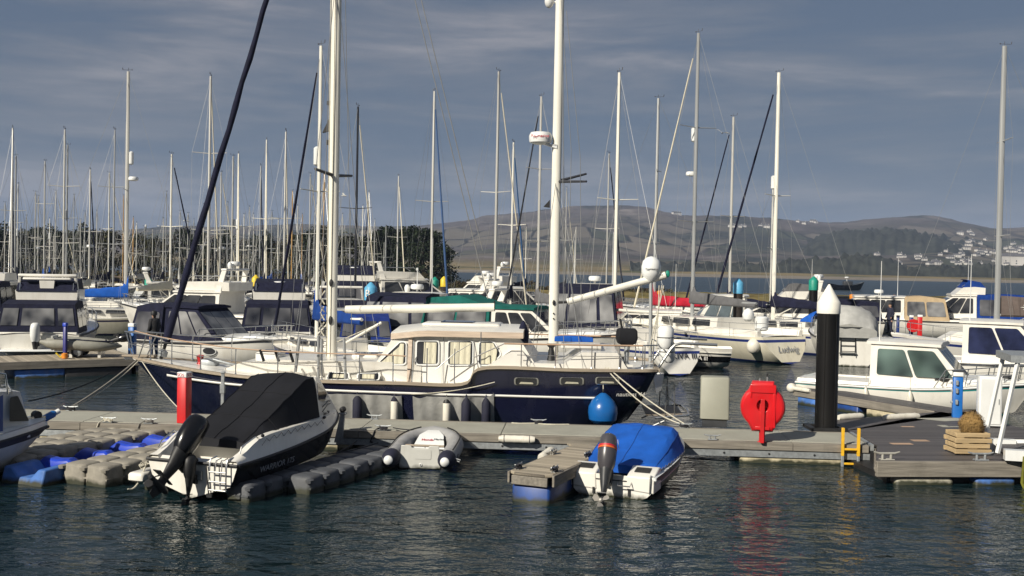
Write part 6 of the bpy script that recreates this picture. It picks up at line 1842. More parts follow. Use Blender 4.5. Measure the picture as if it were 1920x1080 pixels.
def sailboat(label, px, d, top_py, ang, L=9.5, spar_m=None, spar_r=.085, hull_m=None, band=None, cover=None, jib=None, hood=None, n_spr=1, dome=None, refl=None, group='sailing boats moored in the marina', top_px=None, boom_z=None, rails=True, backstay=True, name='sailing_boat', jib_r=.07, text=None, detail=1, base_py=535, roll_jib=True):
    """px is where the mast crosses base_py in the photo, d its distance; heading ang; built round the mast foot"""
    spar_m = spar_m or ALU; hull_m = hull_m or WHITE
    mx = .07 * L
    w = P(px, base_py, d); mastp = V(w.x, d, 0)
    ex = V(cos(ang), sin(ang), 0)
    fr = Fr(mastp - ex * mx, ang)
    Hm = P(px, top_py, d).z
    T = fthing(name, label, 'sailing boat', fr, group)
    B = L * .31; fs = .085 * L + .15; fbow = .115 * L + .15
    k = [(-.46 * L, -.50 * L, .34 * B, fs, .02), (-.36 * L, -.37 * L, .44 * B, fs * .97, -.15), (-.12 * L, -.12 * L, .5 * B, fs * .96, -.4), (.12 * L, .12 * L, .46 * B, fs * 1.0, -.4), (.32 * L, .29 * L, .29 * B, fs * 1.1, -.25), (.45 * L, .38 * L, .11 * B, fbow * .97, -.1), (.5 * L, .42 * L, .02 * B, fbow, 0.02)]
    mb = MB()
    bm = band or STRIPEB
    mats = [ANTIF, ANTIF, bm, hull_m, hull_m if band is None else hull_m, bm, hull_m]
    R = hull(mb, k, [-1, -.3, 0, .09, .5, .80, .90, 1], mats, round_bilge(.34), 20, deck=WHITE, deck_dz=.02, camber=.08); mb.build('hull', T, ang=55)
    def wc(x, z): return max(.08, cr([(-.2 * L, .33 * B), (.1 * L, .30 * B), (.3 * L, .13 * B)], x)[0] - .18 * max(0, z - fs))
    zt = fs + .05 * L
    mb = MB(); cabin(mb, [(.31 * L, fs + .08), (.24 * L, zt - .05), (-.05 * L, zt), (-.2 * L, zt + .08), (-.2 * L, fs - .1), (.31 * L, fs - .1)], wc, WHITE)
    for sd in (1, -1):
        mb.loft([[V(x, sd * (.36 * B - .02), fs - .05), V(x, sd * .36 * B, fs + .26), V(x, sd * (.30 * B), fs + .28), V(x, sd * .28 * B, fs - .05)] for x in (-.2 * L, -.44 * L)], WHITE)
    mb.build('coachroof', T, bevel=.03)
    for a, b_ in ((-.16, -.05), (-.03, .08), (.10, .18)):
        for sd in (1, -1): mb = MB(); sidewin(mb, rnd_poly([(a * L, fs + .018 * L + .05), (b_ * L, fs + .018 * L + .05), (b_ * L - .03, zt - .06), (a * L + .03, zt - .04)], .04, 3), wc, GLASSD, sd); mb.build('window', T)
    # mast with spreaders and masthead gear
    mb = MB(); mb.tube([(mx, 0, zt - .05), (mx, 0, Hm * .6), (mx, 0, Hm)], [spar_r, spar_r, spar_r * .8], spar_m, 8, flat=.8); masthead(mb, (mx, 0, Hm), WIRED, .62); mo_ = mb.build('mast', T)
    zs_ = [zt + (Hm - zt) * (i + 1) / (n_spr + 1) for i in range(n_spr)]
    sw = .11 * L * .85
    for z in zs_:
        mb = MB()
        for sd in (1, -1): mb.tube([(mx, 0, z), (mx - .12, sd * sw, z + .05)], [.028, .018], spar_m if spar_m is not WOODSP else ALU, 5)
        mb.build('spreader', mo_)
    mb = MB(); wr = max(.006, d * .00011); wm = WIRE
    for sd in (1, -1):
        prev = V(mx - .15, sd * .43 * B, fs)
        for z in zs_:
            q = V(mx - .12, sd * sw, z + .05); mb.tube([prev, q], wr, wm, 3); mb.tube([V(mx - .3, sd * .42 * B, fs), V(mx, 0, z)], wr * .8, wm, 3); prev = q
        mb.tube([prev, V(mx, 0, Hm - .15)], wr, wm, 3)
    bow = V(.485 * L, 0, fbow + .05); hd = V(mx + .04, 0, Hm - .2)
    mb.tube([bow, hd], wr, wm, 3)
    if backstay: mb.tube([V(-.455 * L, 0, fs + .05), V(mx - .03, 0, Hm - .05)], wr * (1.2 if d < 62 else .9), wm, 3)
    mb.build('rigging', T)
    if jib:
        dv = hd - bow; mb = MB(); n = 14
        mb.tube([bow + dv * (.03 + .90 * i / n) for i in range(n + 1)], [jib_r * (1.05 - .45 * i / n) * (1 + .12 * sin(i * 2.1)) for i in range(n + 1)], jib, 7); mb.build('furled_jib', T)
    bz = boom_z or (zt + .72); bl = .38 * L
    mb = MB(); mb.tube([(mx - .1, 0, bz), (mx - bl, 0, bz + .06)], .06, spar_m, 8); mb.tube([(mx - .08, 0, zt + .1), (mx - bl * .35, 0, bz - .03)], .025, spar_m, 5); mb.build('boom', T)
    if cover:
        mb = MB(); rr = []
        for i in range(13):
            t = i / 12; x = mx + .12 - (bl + .1) * t; h = .40 * (1 - t) ** .8 + .13 + (.62 * (1 - t / .08) if t < .08 else 0) + .02 * sin(i * 2.2); b_ = .14 * (1 - t * .5) + .02 * sin(i * 1.7)
            if t < .08: b_ = .13
            rr.append([V(x, b_ * cos(a) * (.75 if sin(a) > .3 else 1), bz - .04 + (h * max(0, sin(a)) if sin(a) > 0 else .10 * sin(a))) for a in [2 * pi * q_ / 12 for q_ in range(12)]])
        mb.loft(rr, cover); mb.build('sail_cover', T)
    if hood:
        mb = MB(); x0 = -.17 * L; rr = []
        for i in range(7):
            t = i / 6; x = x0 - .75 * t; h = .62 * sin(pi / 2 * (.25 + .75 * t)) ; b_ = .31 * B
            rr.append([V(x, b_ * cos(a) ** (1 if 1 else 1), zt + .0 + h * sin(a) ** .7 if sin(a) > 0 else zt) for a in [pi * q_ / 10 for q_ in range(11)]])
        mb.loft(rr, hood, closed=False); h_ = mb.build('sprayhood', T)
    if rails:
        mb = MB()
        for sd in (1, -1):
            sh = sheer(R, sd, -.06, .58); mb.tube(sh[1:-1:2] + [sh[-1]], .010 * max(1, d / 50), STEEL, 4)
            sh2 = sheer(R, sd, -.06, .30); mb.tube(sh2[1:-1:2], .006 * max(1, d / 50), STEEL, 3)
            b0 = sheer(R, sd, -.06, 0)
            for i in range(1, len(sh) - 1, 3): mb.tube([b0[i], sh[i]], .011 * max(1, d / 55), STEEL, 4)
        mb.tube([sheer(R, 1, -.06, .58)[1], V(-.46 * L, 0, fs + .60), sheer(R, -1, -.06, .58)[1]], .014, STEEL, 4); mb.build('guard_rail', T)
    if dome:
        mb = MB(); radar(mb, (mx + .32, 0, dome), .26, .22); mb.tube([(mx, 0, dome + .02), (mx + .3, 0, dome + .02)], .03, WHITE2, 5); mb.build('radar_dome', mo_)
    if refl:
        mb = MB(); mb.lathe([(.04, -.36), (.12, -.30), (.12, .30), (.04, .36)], (mx + .2, .0, refl), WHITE2, 10); mb.build('radar_reflector', mo_)
    T['_r'] = 0; del T['_r']
    return T, fr, R, dict(fs=fs, zt=zt, mx=mx, B=B, L=L, bz=bz, k=k)


# ------------------------------------------------------------------ motor boats
def cruiser(label, px, d, ang, L=8.5, B=3.0, fs=.95, fb=1.3, hull_m=None, band=None, cab=None, roof=None, win=GLASSD, canopy=None, canopy_vinyl=VINYLD, fly=None, arch=False, dome=0, rail=True, motor=None, group='motor boats moored in the marina', name='motor_cruiser', cat='motor boat', rear_open=False, ants=0, shape=None, platform=True, npil=3, roof_m=None, canopy_len=None, ovals=0, o=None, canopy_top=None, band_lv=None, deck_m=None, cabin_m=None):
    """cab: (foot of windscreen, top of windscreen, aft end of roof) as parts of L; roof: height above water"""
    o = o if o is not None else at(px, d)
    fr = Fr(V(o[0], o[1], 0), ang); hull_m = hull_m or WHITE
    T = fthing(name, label, cat, fr, group)
    b = B / 2
    k = [(-.5 * L, -.48 * L, .92 * b, fs, -.35), (-.3 * L, -.3 * L, .98 * b, fs, -.4), (0, 0, b, fs + .1 * (fb - fs), -.45), (.2 * L, .19 * L, .88 * b, fs + .4 * (fb - fs), -.4), (.36 * L, .32 * L, .56 * b, fs + .78 * (fb - fs), -.2), (.46 * L, .39 * L, .20 * b, fs + .97 * (fb - fs), .0), (.5 * L, .42 * L, .02 * b, fb, .12)]
    lv = band_lv or [-1, -.3, 0, .10, .5, .80, .88, 1]
    mats = [ANTIF, ANTIF, band or STRIPEB, hull_m, hull_m, band or hull_m, hull_m]
    mb = MB(); R = hull(mb, k, lv, mats, shape or chine(.45, .88), 24, deck=deck_m or WHITE, deck_dz=-.02, camber=.10, transom=hull_m); mb.build('hull', T, ang=50)
    mb = MB()
    for sd in (1, -1): mb.tube(sheer(R, sd, .01, -.02), .03, RUBBER if band is None else WHITE2, 5)
    mb.build('rubbing_strake', T)
    xf, xt, xr = (cab or (.24, .08, -.18)); xf *= L; xt *= L; xr *= L
    zr = roof or 2.4; zd = fs + .05
    zf = cr([(k_[0], k_[3]) for k_ in k], xf)[0] + .12
    def wf(x, z): return max(.1, cr([(-.5 * L, .80 * b), (0, .80 * b), (.2 * L, .70 * b), (.4 * L, .40 * b)], x)[0] - .14 * max(0, z - fs))
    mb = MB(); cabin(mb, [(xf + .11 * L, zf - .35), (xf, zf), (xt, zr - .06), (xt - .15, zr), ((xt + xr) / 2, zr + .05), (xr, zr), (xr, zd - .3), (-.0 * L, zd - .3)], wf, cabin_m or WHITE); mb.build('cabin', T, bevel=.04)
    mb = MB(); rr = []
    for t in [i / 8 for i in range(9)]:
        x = xf - .12 * L + (.44 * L - xf + .12 * L) * t; e = cr([(q[0], q[2]) for q in k], x)[0] * .72; zz = cr([(q[0], q[3]) for q in k], x)[0]; h = .20 * sin(pi / 2 * min(1, (1 - t) * 2.2)) + .04
        rr.append([V(x, e, zz - .04), V(x, e * .86, zz + h * .75), V(x, 0, zz + h + .05), V(x, -e * .86, zz + h * .75), V(x, -e, zz - .04)])
    mb.loft(rr, WHITE2, closed=False); fd = mb.build('foredeck_trunk', T)
    for t in (.45, .68):
        x = xf + (.44 * L - xf) * t; zz = cr([(q[0], q[3]) for q in k], x)[0] + .20
        mb = MB(); mb.rbx(x - .2, x + .2, -.22, .22, zz - .02, zz + .06, GLASSD, .03); mb.build('hatch', fd)
    # roof lip
    mb = MB(); rr = []
    for t in [i / 8 for i in range(9)]:
        x = xr - .12 + (xt + .12 - xr + .12) * t; e = wf(x, zr) + .07; dz = -.05 * max(0, t - .7)
        rr.append([V(x, e, zr - .03 + dz), V(x, e, zr + .05 + dz), V(x, e * .6, zr + .11 + dz), V(x, -e * .6, zr + .11 + dz), V(x, -e, zr + .05 + dz), V(x, -e, zr - .03 + dz)])
    mb.loft(rr, roof_m or WHITE); mb.build('roof', T)
    # windows
    z0, z1 = zf + .10, zr - .16
    hw_ = xf - (xf - xt) * ((z0 - zf) / (zr - zf)); hw1 = xf - (xf - xt) * ((z1 - zf) / (zr - zf))
    span0, span1 = hw_ - .16 - (xr + .2), hw1 - .14 - (xr + .2)
    for sd in (1, -1):
        for i in range(npil):
            a0, a1 = xr + .2 + span0 * i / npil, xr + .2 + span0 * (i + 1) / npil - .07
            c0, c1 = xr + .2 + span1 * i / npil, xr + .2 + span1 * (i + 1) / npil - .07
            mb = MB(); sidewin(mb, rnd_poly([(a0, z0), (a1, z0), (c1, z1), (c0, z1)], .07, 3), wf, win, sd); mb.build('window', T)
    for y0, y1 in ((-.93, -.34), (-.31, .31), (.34, .93)):
        mb = MB(); crosswin(mb, (xf, zf), (xt, zr - .06), wf, .12, .9, y0, y1, win); mb.build('windscreen', T)
    for i in range(ovals):
        for sd in (1, -1):
            mb = MB(); x = .12 * L + i * .10 * L
            def wh(x_, z_): 
                yy = cr([(k_[0], k_[2]) for k_ in k], x_)[0]; return yy * (.90 + .10 * (z_ / fs)) - .0
            sidewin(mb, [(x + .28 * cos(a), fs * .72 + .13 * sin(a)) for a in [2 * pi * q / 14 for q in range(14)]], wh, GLASSD, sd, .02, frame=WHITE2, fw=.03); mb.build('porthole', T)
    # aft cockpit: coaming, sole and back
    mb = MB()
    for sd in (1, -1): mb.loft([[V(x, sd * (.90 * b), fs - .02), V(x, sd * .86 * b, fs + .12), V(x, sd * .76 * b, fs + .12), V(x, sd * .74 * b, fs - .1)] for x in (xr, -.49 * L)], WHITE)
    mb.bx(-.495 * L, -.47 * L, -.86 * b, .86 * b, fs - .05, fs + .12, WHITE); mb.build('cockpit_coaming', T, bevel=.02)
    if canopy:
        xc = -.5 * L + .12 if canopy_len is None else xr - canopy_len
        ct = canopy_top or zr
        def wcn(x, z): return .90 * b - .16 * max(0, z - fs) + .0
        x1 = xr - .02
        xt2 = xc + .32 * (ct - fs) * .6
        mb = MB(); prof = [(x1, fs + .05), (x1, zr + .06), ((x1 + xt2) / 2, ct + .12), (xt2, ct - .02), (xc, fs + .05)]
        cabin(mb, prof, wcn, canopy); cv = mb.build('canopy', T, bevel=.06)
        zw0, zw1 = fs + .30, ct - .22
        def xe(z): return xc + (xt2 - xc) * (z - fs - .05) / (ct - fs)
        nb = max(1, int((x1 - xc) / 1.1))
        for sd in (1, -1):
            for i in range(nb):
                f0, f1 = i / nb, (i + 1) / nb
                e0, e1 = xe(zw0) + .1, xe(zw1) + .1; r_ = x1 - .08
                mb = MB(); sidewin(mb, rnd_poly([(e0 + (r_ - e0) * f0 + .05, zw0), (e0 + (r_ - e0) * f1 - .05, zw0), (e1 + (r_ - e1) * f1 - .05, zw1), (e1 + (r_ - e1) * f0 + .05, zw1)], .09, 3), wcn, canopy_vinyl, sd, .03); mb.build('canopy_window', cv)
        for y0, y1 in ((-.93, -.52), (-.42, .42), (.52, .93)):
            mb = MB(); a = V(xc, 0, fs + .05); e = V(xt2, 0, ct - .02); dd = e - a; nn = V(-dd.z, 0, dd.x).normalized(); pts = []
            for f, ys in ((.28, (y0, y1)), (.86, (y1, y0))):
                q = a + dd * f
                for y in ys: pts.append(V(q.x, y * wcn(q.x, q.z), q.z) + nn * .03)
            mb.poly(pts, canopy_vinyl); mb.build('canopy_window', cv)
    if fly:
        mb = MB()
        def wfl(x, z): return wf(x, zr) - .06 + .10 * (z - zr)
        cabin(mb, [(xt - .1, zr + .08), (xt - .55, zr + .50), (xr + .1, zr + .55), (xr - .5, zr + .50), (xr - .5, zr + .08)], wfl, WHITE); f_ = mb.build('flybridge', T, bevel=.05)
        mb = MB()
        for sd in (1, -1): mb.tube([(xt - .5, sd * .6 * b, zr + .56), (xt - .9, sd * .6 * b, zr + .80), (xr - .4, sd * .6 * b, zr + .80), (xr - .5, sd * .6 * b, zr + .5)], .02, STEEL, 5)
        mb.build('rail', f_)
        if fly is not True:
            mb = MB(); cabin(mb, [(xt - .50, zr + .47), (xt - .85, zr + .92), ((xt + xr) / 2, zr + 1.0), (xr - .2, zr + .85), (xr - .55, zr + .47)], lambda x, z: wf(x, zr) - .0 - .10 * (z - zr), fly); mb.build('flybridge_cover', T, bevel=.08)
    za = zr + (.55 if fly else .1)
    if arch:
        mb = MB(); ya = wf(xr, zr) + .02; xa = xr + .05
        for sd in (1, -1): mb.loft([[V(xa + .3, sd * ya, zr - .2), V(xa - .05, sd * ya, zr - .2), V(xa - .05, sd * (ya - .1), zr - .2), V(xa + .3, sd * (ya - .1), zr - .2)], [V(xa - .1, sd * (ya - .12), za + .55), V(xa - .35, sd * (ya - .12), za + .55), V(xa - .35, sd * (ya - .22), za + .55), V(xa - .1, sd * (ya - .22), za + .55)]], WHITE)
        mb.rbx(xa - .38, xa - .05, -ya + .1, ya - .1, za + .52, za + .64, WHITE, .04); mb.build('radar_arch', T, bevel=.03); za += .64
    if dome:
        mb = MB(); xd = xr + .1 if arch or fly else (xt + xr) / 2; xd -= .22 if arch else 0
        mb.lathe([(.05, 0), (.05, .14)], (xd, 0, za), WHITE2, 8); radar(mb, (xd, 0, za + .12), .29, .24); mb.build('radar_dome', T)
        if dome > 1:
            mb = MB(); mb.lathe([(.08, 0), (.12, .06), (.13, .2), (.08, .30), (.01, .33)], (xd, .45, za), WHITE2, 12); mb.build('satellite_dome', T)
        if dome > 2:
            mb = MB(); mb.tube([(xd, 0, za + .3), (xd, 0, za + 1.0)], .02, WHITE2, 5); mb.lathe([(.05, 0), (.05, .12)], (xd, 0, za + .95), WHITE2, 8); mb.build('light_mast', T)
    for i in range(ants):
        mb = MB(); antenna(mb, (xr + .2 + .1 * i, (.5 if i % 2 else -.5) * b, zr + .05), 2.4 - .4 * i); mb.build('antenna', T)
    if rail:
        mb = MB()
        for sd in (1, -1):
            idx = [i for i, r_ in enumerate(R) if r_[-1][0] > xt - .3]
            sh = sheer(R, sd, -.08, .52); b0 = sheer(R, sd, -.08, .02)
            pts = [sh[i] for i in idx]; pts[0] = b0[idx[0]]
            mb.tube(pts, .016, STEEL, 5); mb.tube([sheer(R, sd, -.08, .28)[i] for i in idx[1:]], .010, STEEL, 4)
            for i in idx[1::2]: mb.tube([b0[i] + V(-.08, 0, 0), sh[i]], .014, STEEL, 4)
        mb.build('bow_rail', T)
    if platform:
        mb = MB(); mb.rbx(-.5 * L - .55, -.48 * L, -.75 * b, .75 * b, .22, .32, WHITE2, .04); mb.build('swim_platform', T)
    if motor: outboard(T, (-.5 * L - .02, 0, fs * .8), motor, 1.05, 0)
    return T, fr, R, dict(wf=wf, zr=zr, xr=xr, xt=xt, xf=xf, b=b)
# ------------------------------------------------------------------ the boats behind the ketch
R_ = radians
# far left flybridge boat, stern towards us
cruiser('white flybridge boat with navy flybridge cover and clear stern tent, at the left edge', 105, 47.2, R_(104), 8.6, 3.5, .86, 1.3, cab=(.22, .06, -.20), roof=2.12, canopy=NAVY, canopy_vinyl=VINYL, fly=NAVY, arch=True, ovals=2, win=GLASSD, platform=True, motor=WHITE2)
m1 = bpy.context.scene.objects['motor_cruiser']
mb = MB(); mb.loft([[V(-2.0 + a, b_, z) for a, b_ in ((-.16, -w_), (.16, -w_), (.16, w_), (-.16, w_))] for z, w_ in ((2.15, .22), (2.6, .26), (3.05, .30))], WHITE); mb.rbx(-2.2, -1.85, -.95, .95, 3.05, 3.16, WHITE, .05); mb.build('radar_pylon', m1)
# cruiser with navy hood, bow to the right
cruiser('white sports boat with navy hood over its windscreen, bow pointing right behind the ketch bow', 400, 41.5, R_(-24), 7.6, 2.7, .85, 1.12, cab=(.15, .00, -.20), roof=2.2, canopy=NAVY, canopy_vinyl=VINYLD, canopy_len=1.6, canopy_top=2.2, win=VINYL, ovals=1, cabin_m=NAVY, roof_m=NAVY)
cruiser('white flybridge cruiser with radar mast seen above the navy hooded sports boat', 385, 54, R_(165), 9.6, 3.4, 1.25, 1.7, cab=(.24, .10, -.16), roof=2.45, fly=True, arch=True, dome=2, ovals=1, ants=1)
cruiser('white flybridge boat with navy tent and navy flybridge cover left of the tall cream mast', 528, 49, R_(100), 8.6, 3.3, .95, 1.35, cab=(.22, .06, -.2), roof=2.25, canopy=NAVY, canopy_vinyl=VINYLD, fly=NAVY, dome=1, ovals=2)
cruiser('white hardtop motor boat with navy stern canopy and radar in front of the green pile', 788, 47.5, R_(80), 8.4, 3.4, .95, 1.4, cab=(.2, .05, -.16), roof=2.7, canopy=NAVY, canopy_vinyl=VINYL, dome=3, ovals=1, ants=1)
cruiser('white cruiser with dark green canopy behind the ketch wheelhouse, bow pointing right', 985, 43, R_(-18), 8.8, 3.1, 1.15, 1.45, cab=(.19, .07, -.12), roof=2.35, canopy=GREENC, canopy_vinyl=VINYL, canopy_top=2.7, canopy_len=3.0, roof_m=GREENC)
cruiser('white hardtop cruiser with navy stern tent of clear windows behind the mizzen boom', 1118, 49, R_(78), 8.8, 3.5, 1.05, 1.5, cab=(.2, .05, -.14), roof=3.2, canopy=NAVY, canopy_vinyl=VINYL, dome=1, ants=2)
cruiser('small boat with deep blue cover and stern outboard right of the ketch mainmast', 688, 44.5, R_(98), 5.2, 2.4, .8, 1.0, cab=(.15, .02, -.1), roof=1.5, canopy=pm('deep_blue_canvas', (.012, .03, .17), .85, var=.25, bump=.5, bscale=6, spec=.2), canopy_vinyl=VINYLD, motor=DKGREY, rail=False, platform=False, canopy_top=1.9)
cruiser('large flybridge boat draped in navy covers behind the blue topped pile', 668, 64, R_(95), 10.5, 3.8, 1.2, 1.7, cab=(.22, .06, -.2), roof=2.9, canopy=NAVY, canopy_vinyl=VINYLD, fly=NAVY, dome=2)
cruiser('white flybridge cruiser with dark windows by the right end of the tree belt', 768, 72, R_(20), 11, 3.8, 1.3, 1.9, cab=(.24, .08, -.2), roof=3.0, fly=True, arch=True, ants=1)
cruiser('white motor boat with low cabin behind the green pile and yellow pile', 870, 66, R_(160), 8.5, 3.0, 1.1, 1.5, cab=(.22, .06, -.2), roof=2.5, dome=2, arch=True)
cruiser('navy and white flybridge boat with grey tinted bimini behind the black pile', 1474, 64, R_(168), 11, 3.8, 1.2, 1.6, cab=(.22, .06, -.16), roof=2.35, fly=GREYCD, canopy=NAVY, canopy_vinyl=VINYLD, dome=2, arch=True, ants=1)
cruiser('white cruiser with tan framed stern canopy behind the man on the jetty', 1655, 67, R_(166), 10, 3.3, 1.15, 1.6, cab=(.3, .16, -.12), roof=2.55, canopy=TAN, canopy_vinyl=VINYL, dome=1, ants=1, motor=WHITE2, canopy_len=2.6)
cruiser('white cruiser with bright blue canopies moored beyond the tan canopied boat', 1805, 67, R_(165), 11, 3.6, 1.25, 1.7, cab=(.22, .06, -.06), roof=2.75, canopy=pm('mid_blue_canvas', (.006, .035, .19), .85, var=.2, bump=.5, bscale=5, spec=.2), canopy_vinyl=VINYLD, fly=pm('mid_blue_canvas', (.006, .035, .19), .85, var=.2, bump=.5, bscale=5, spec=.2), motor=WHITE2, ants=2)
cruiser('white wheelhouse boat with grey windows behind the grey sail cover', 1345, 57, R_(175), 7.4, 2.7, 1.0, 1.4, cab=(.16, .05, -.2), roof=2.65, win=pm('grey_pane', (.10, .125, .14), .12, var=.2), motor=None)
cruiser('white sports boat with navy bimini left of the navy tented flybridge boat', 440, 60, R_(30), 7.0, 2.5, .95, 1.25, cab=(.14, .0, -.12), roof=2.0, canopy=NAVY, canopy_vinyl=VINYLD)
cruiser('white flybridge boat partly cut off behind the left edge, with dark canopy', -6, 60, R_(100), 8.6, 3.2, 1.0, 1.5, cab=(.22, .06, -.2), roof=2.6, fly=True, canopy=NAVY)
cruiser('small white motor boat among the masts left of the ketch furled jib', 310, 74, R_(20), 7.5, 2.7, 1.1, 1.4, cab=(.2, .06, -.15), roof=2.4, arch=True, dome=1)
cruiser('white motor cruiser with grey flybridge far behind the white boom', 905, 78, R_(150), 9, 3.2, 1.3, 1.7, cab=(.22, .06, -.2), roof=2.8, fly=True, arch=True, dome=2)
cruiser('white motor cruiser far behind the radar domed mast of the ketch', 960, 70, R_(20), 8.5, 3.0, 1.1, 1.5, cab=(.22, .06, -.2), roof=2.6, arch=True, dome=2, ants=1)
cruiser('white motor boat with low dark windows between the ketch masts, behind the green canopied cruiser', 868, 52, R_(162), 8.4, 3.0, 1.1, 1.5, cab=(.24, .06, -.2), roof=2.2, arch=True, dome=1)
cruiser('low white boat with dark windows under the red sail cover', 1212, 55, R_(172), 8.6, 2.9, 1.15, 1.45, cab=(.24, .1, -.2), roof=1.85, ants=1)
cruiser('low white boat far behind the grey service box, left of the grey sail cover', 1290, 68, R_(160), 9, 3.0, 1.3, 1.6, cab=(.24, .1, -.2), roof=2.1)
cruiser('white cruiser with navy tent tucked between the ketch mainmast and deep blue covered boat', 640, 52, R_(100), 8.4, 3.1, 1.0, 1.4, cab=(.22, .06, -.2), roof=2.2, canopy=NAVY, arch=True)
# grey tented boat behind the black pile
Tg, fg, Rg, kg = cruiser('white boat with a loose grey cockpit tent and blue boot top behind the black pile', 1580, 49.5, R_(77), 8.0, 2.9, 1.25, 1.5, cab=(.2, .12, .0), roof=1.62, band=None, hull_m=WHITE, shape=round_bilge(.3), platform=False, rail=True, name='motor_sailer')
mb = MB(); rr = []
for i in range(9):
    t = i / 8; x = -4.2 + 2.6 * t; h = cr([(0, .55), (.25, 1.15), (.6, 1.35), (1, 1.1)], t)[0]; b_ = 1.15 + .15 * sin(pi * t)
    rr.append([V(x - (.25 if a > 1.2 and a < 1.9 else 0), b_ * cos(a) * (1 + .05 * sin(i * 2 + a * 3)), 1.25 + h * max(0, sin(a)) ** .6 + .05 * sin(i * 1.9 + a * 5)) for a in [pi * q / 12 for q in range(13)]])
mb.loft(rr, GREYC, closed=False); mb.poly(rr[0], GREYC); mb.build('cockpit_tent', Tg, ang=70)
mb = MB(); mb.bx(-4.05, -3.95, -.35, .35, .55, .60, STEEL)
for y in (-.3, .3): mb.tube([(-4.02, y, .45), (-4.02, y, 1.25)], .02, BLACKM, 5)
for z in (.65, .9, 1.1): mb.tube([(-4.02, -.3, z), (-4.02, .3, z)], .016, BLACKM, 5)
mb.build('boarding_ladder', Tg)

# the two white fishing cruisers at the right
A1 = at(1722, 31.6)
Tq, fq, Rq, kq = cruiser('small white wheelhouse cruiser with teal stripe and green tinted glass beside the dark finger', 1720, 32.0, R_(-31), 6.6, 2.3, .64, .96, cab=(.23, .11, -.17), roof=1.93, win=GLASSG, band=STRIPET, ants=1, npil=2, rail=True, platform=False, hull_m=WHITE, band_lv=[-1, -.3, 0, .03, .5, .86, .93, 1])
text_part('Carolina', .22, INKG, Tq, (-1.9, -(hull_y(Rq, -1.9, .40) + .012), .40), (1, 0, 0), (0, -.05, 1), 'name_lettering', shear=.2)
for k_, xx in enumerate((-1.15, .1)):
    mb = MB(); r_ = .085; mb.lathe([(.02, .62), (.05, .56), (r_, .44), (r_, .16), (.03, .08)], (0, 0, 0), FENW, 12); mb.tube([(0, 0, .62), (0, .04, 1.0)], .008, ROPEW, 4); o = mb.build('fender'); w = fq.w(xx, -1.20, 0); o.location = w; o.rotation_euler = (0, 0, fq.a)
    tag(o, ('white fender hanging near the stern of the small teal striped cruiser', 'white fender hanging amidships on the small teal striped cruiser')[k_], 'fender')
mb = MB(); mb.ell((.95, -.75, .98), .16, .1, .08, BLACKM, 10, 6); mb.tube([(.7, -.8, .95), (1.2, -.7, 1.0)], .02, BLACKM, 5); o = mb.build('anchor', Tq)
Tq2, fq2, _, _ = cruiser('larger white wheelhouse cruiser with blue black windows at the right edge', 1885, 38.5, R_(-28), 8.0, 2.9, .85, 1.25, cab=(.2, .07, -.16), roof=2.32, win=GLASSB, ants=1, npil=2, rail=True, platform=False)

# ------------------------------------------------------------------ sailing boats with their masts
SAIL = 'sailing boats moored in the marina'
sailboat('small yacht with tall cream mast, bright blue sail cover and navy furled jib', 595, 39, 86, R_(128), 8.6, spar_m=MASTW, spar_r=.085, hull_m=NAVYH, cover=pm('dull_blue_canvas', (.008, .04, .19), .85, var=.2, bump=.5, bscale=5, spec=.2), jib=NAVY, refl=7.9, n_spr=1, jib_r=.06)
TA, fA, RA_, kA = sailboat('white yacht named AKIVA III with bare cream mast and pale boom behind the ketch stern', 1153, 45.5, 136, R_(110), 10.2, spar_m=MASTW, spar_r=.095, cover=None, jib=None, n_spr=1)
def transom_text(body, size, T_, k, f, y, **kw):
    L_, fs_ = k['L'], k['fs']; text_part(body, size, kw.pop('ink', INKB), T_, (-.46 * L_ - .04 * L_ * (1 - f) - .05, y, fs_ * f), (0, -1, 0), (.04 * L_, 0, fs_), 'name_lettering', **kw)


transom_text('AKIVA III', .34, TA, kA, .72, -.2)
TL, fL, RL, kL = sailboat('cream yacht named Ludwig seen from its stern, with grey sail cover', 1299, 52, 62, R_(119), 12.0, spar_m=ALUG, spar_r=.105, hull_m=CREAM, cover=GREYCD, jib=SAILC, n_spr=2, dome=8.6, refl=10.6, jib_r=.05)
transom_text('Ludwig', .42, TL, kL, .55, 0, ink=INKG, shear=.2)
mb = MB(); mb.ell((-5.1, 1.35, .75), .3, .3, .33, FENW, 14, 10); mb.tube([(-5.1, 1.3, 1.0), (-5.1, 1.2, 1.3)], .02, ROPEB, 5); o = mb.build('fender'); o.location = fL.o; o.rotation_euler = (0, 0, fL.a); tag(o, 'round white ball fender on the left side of the Ludwig stern', 'fender')
mb = MB(); mb.ell((-5.0, -1.45, .85), .26, .26, .38, FENW, 14, 10); mb.tube([(-5.0, -1.35, 1.1), (-5.0, -1.2, 1.35)], .02, ROPEB, 5); o = mb.build('fender'); o.location = fL.o; o.rotation_euler = (0, 0, fL.a); tag(o, 'oval white fender on the right side of the Ludwig stern', 'fender')
mb = MB(); mb.lathe([(.2, -.32), (.3, -.25), (.3, .25), (.2, .32)], (-4.9, .75, 1.72), WHITE2, 14); mb.torus((-4.9, .75, 1.72), .305, .02, BLACKM, (1, 0, 0), 16, 5); mb.build('liferaft', TL)
mb = MB(); mb.lathe([(.1, -.3), (.22, -.2), (.26, 0), (.2, .18), (.05, .28)], (-4.6, 1.25, 2.1), WHITE2, 14); mb.build('gas_dome', TL)
sailboat('white yacht with red sail cover and silver mast beyond the mizzen boom end', 1227, 58, 184, R_(165), 9.6, spar_m=ALUG, spar_r=.085, cover=REDC, jib=None, n_spr=2, hull_m=WHITE)
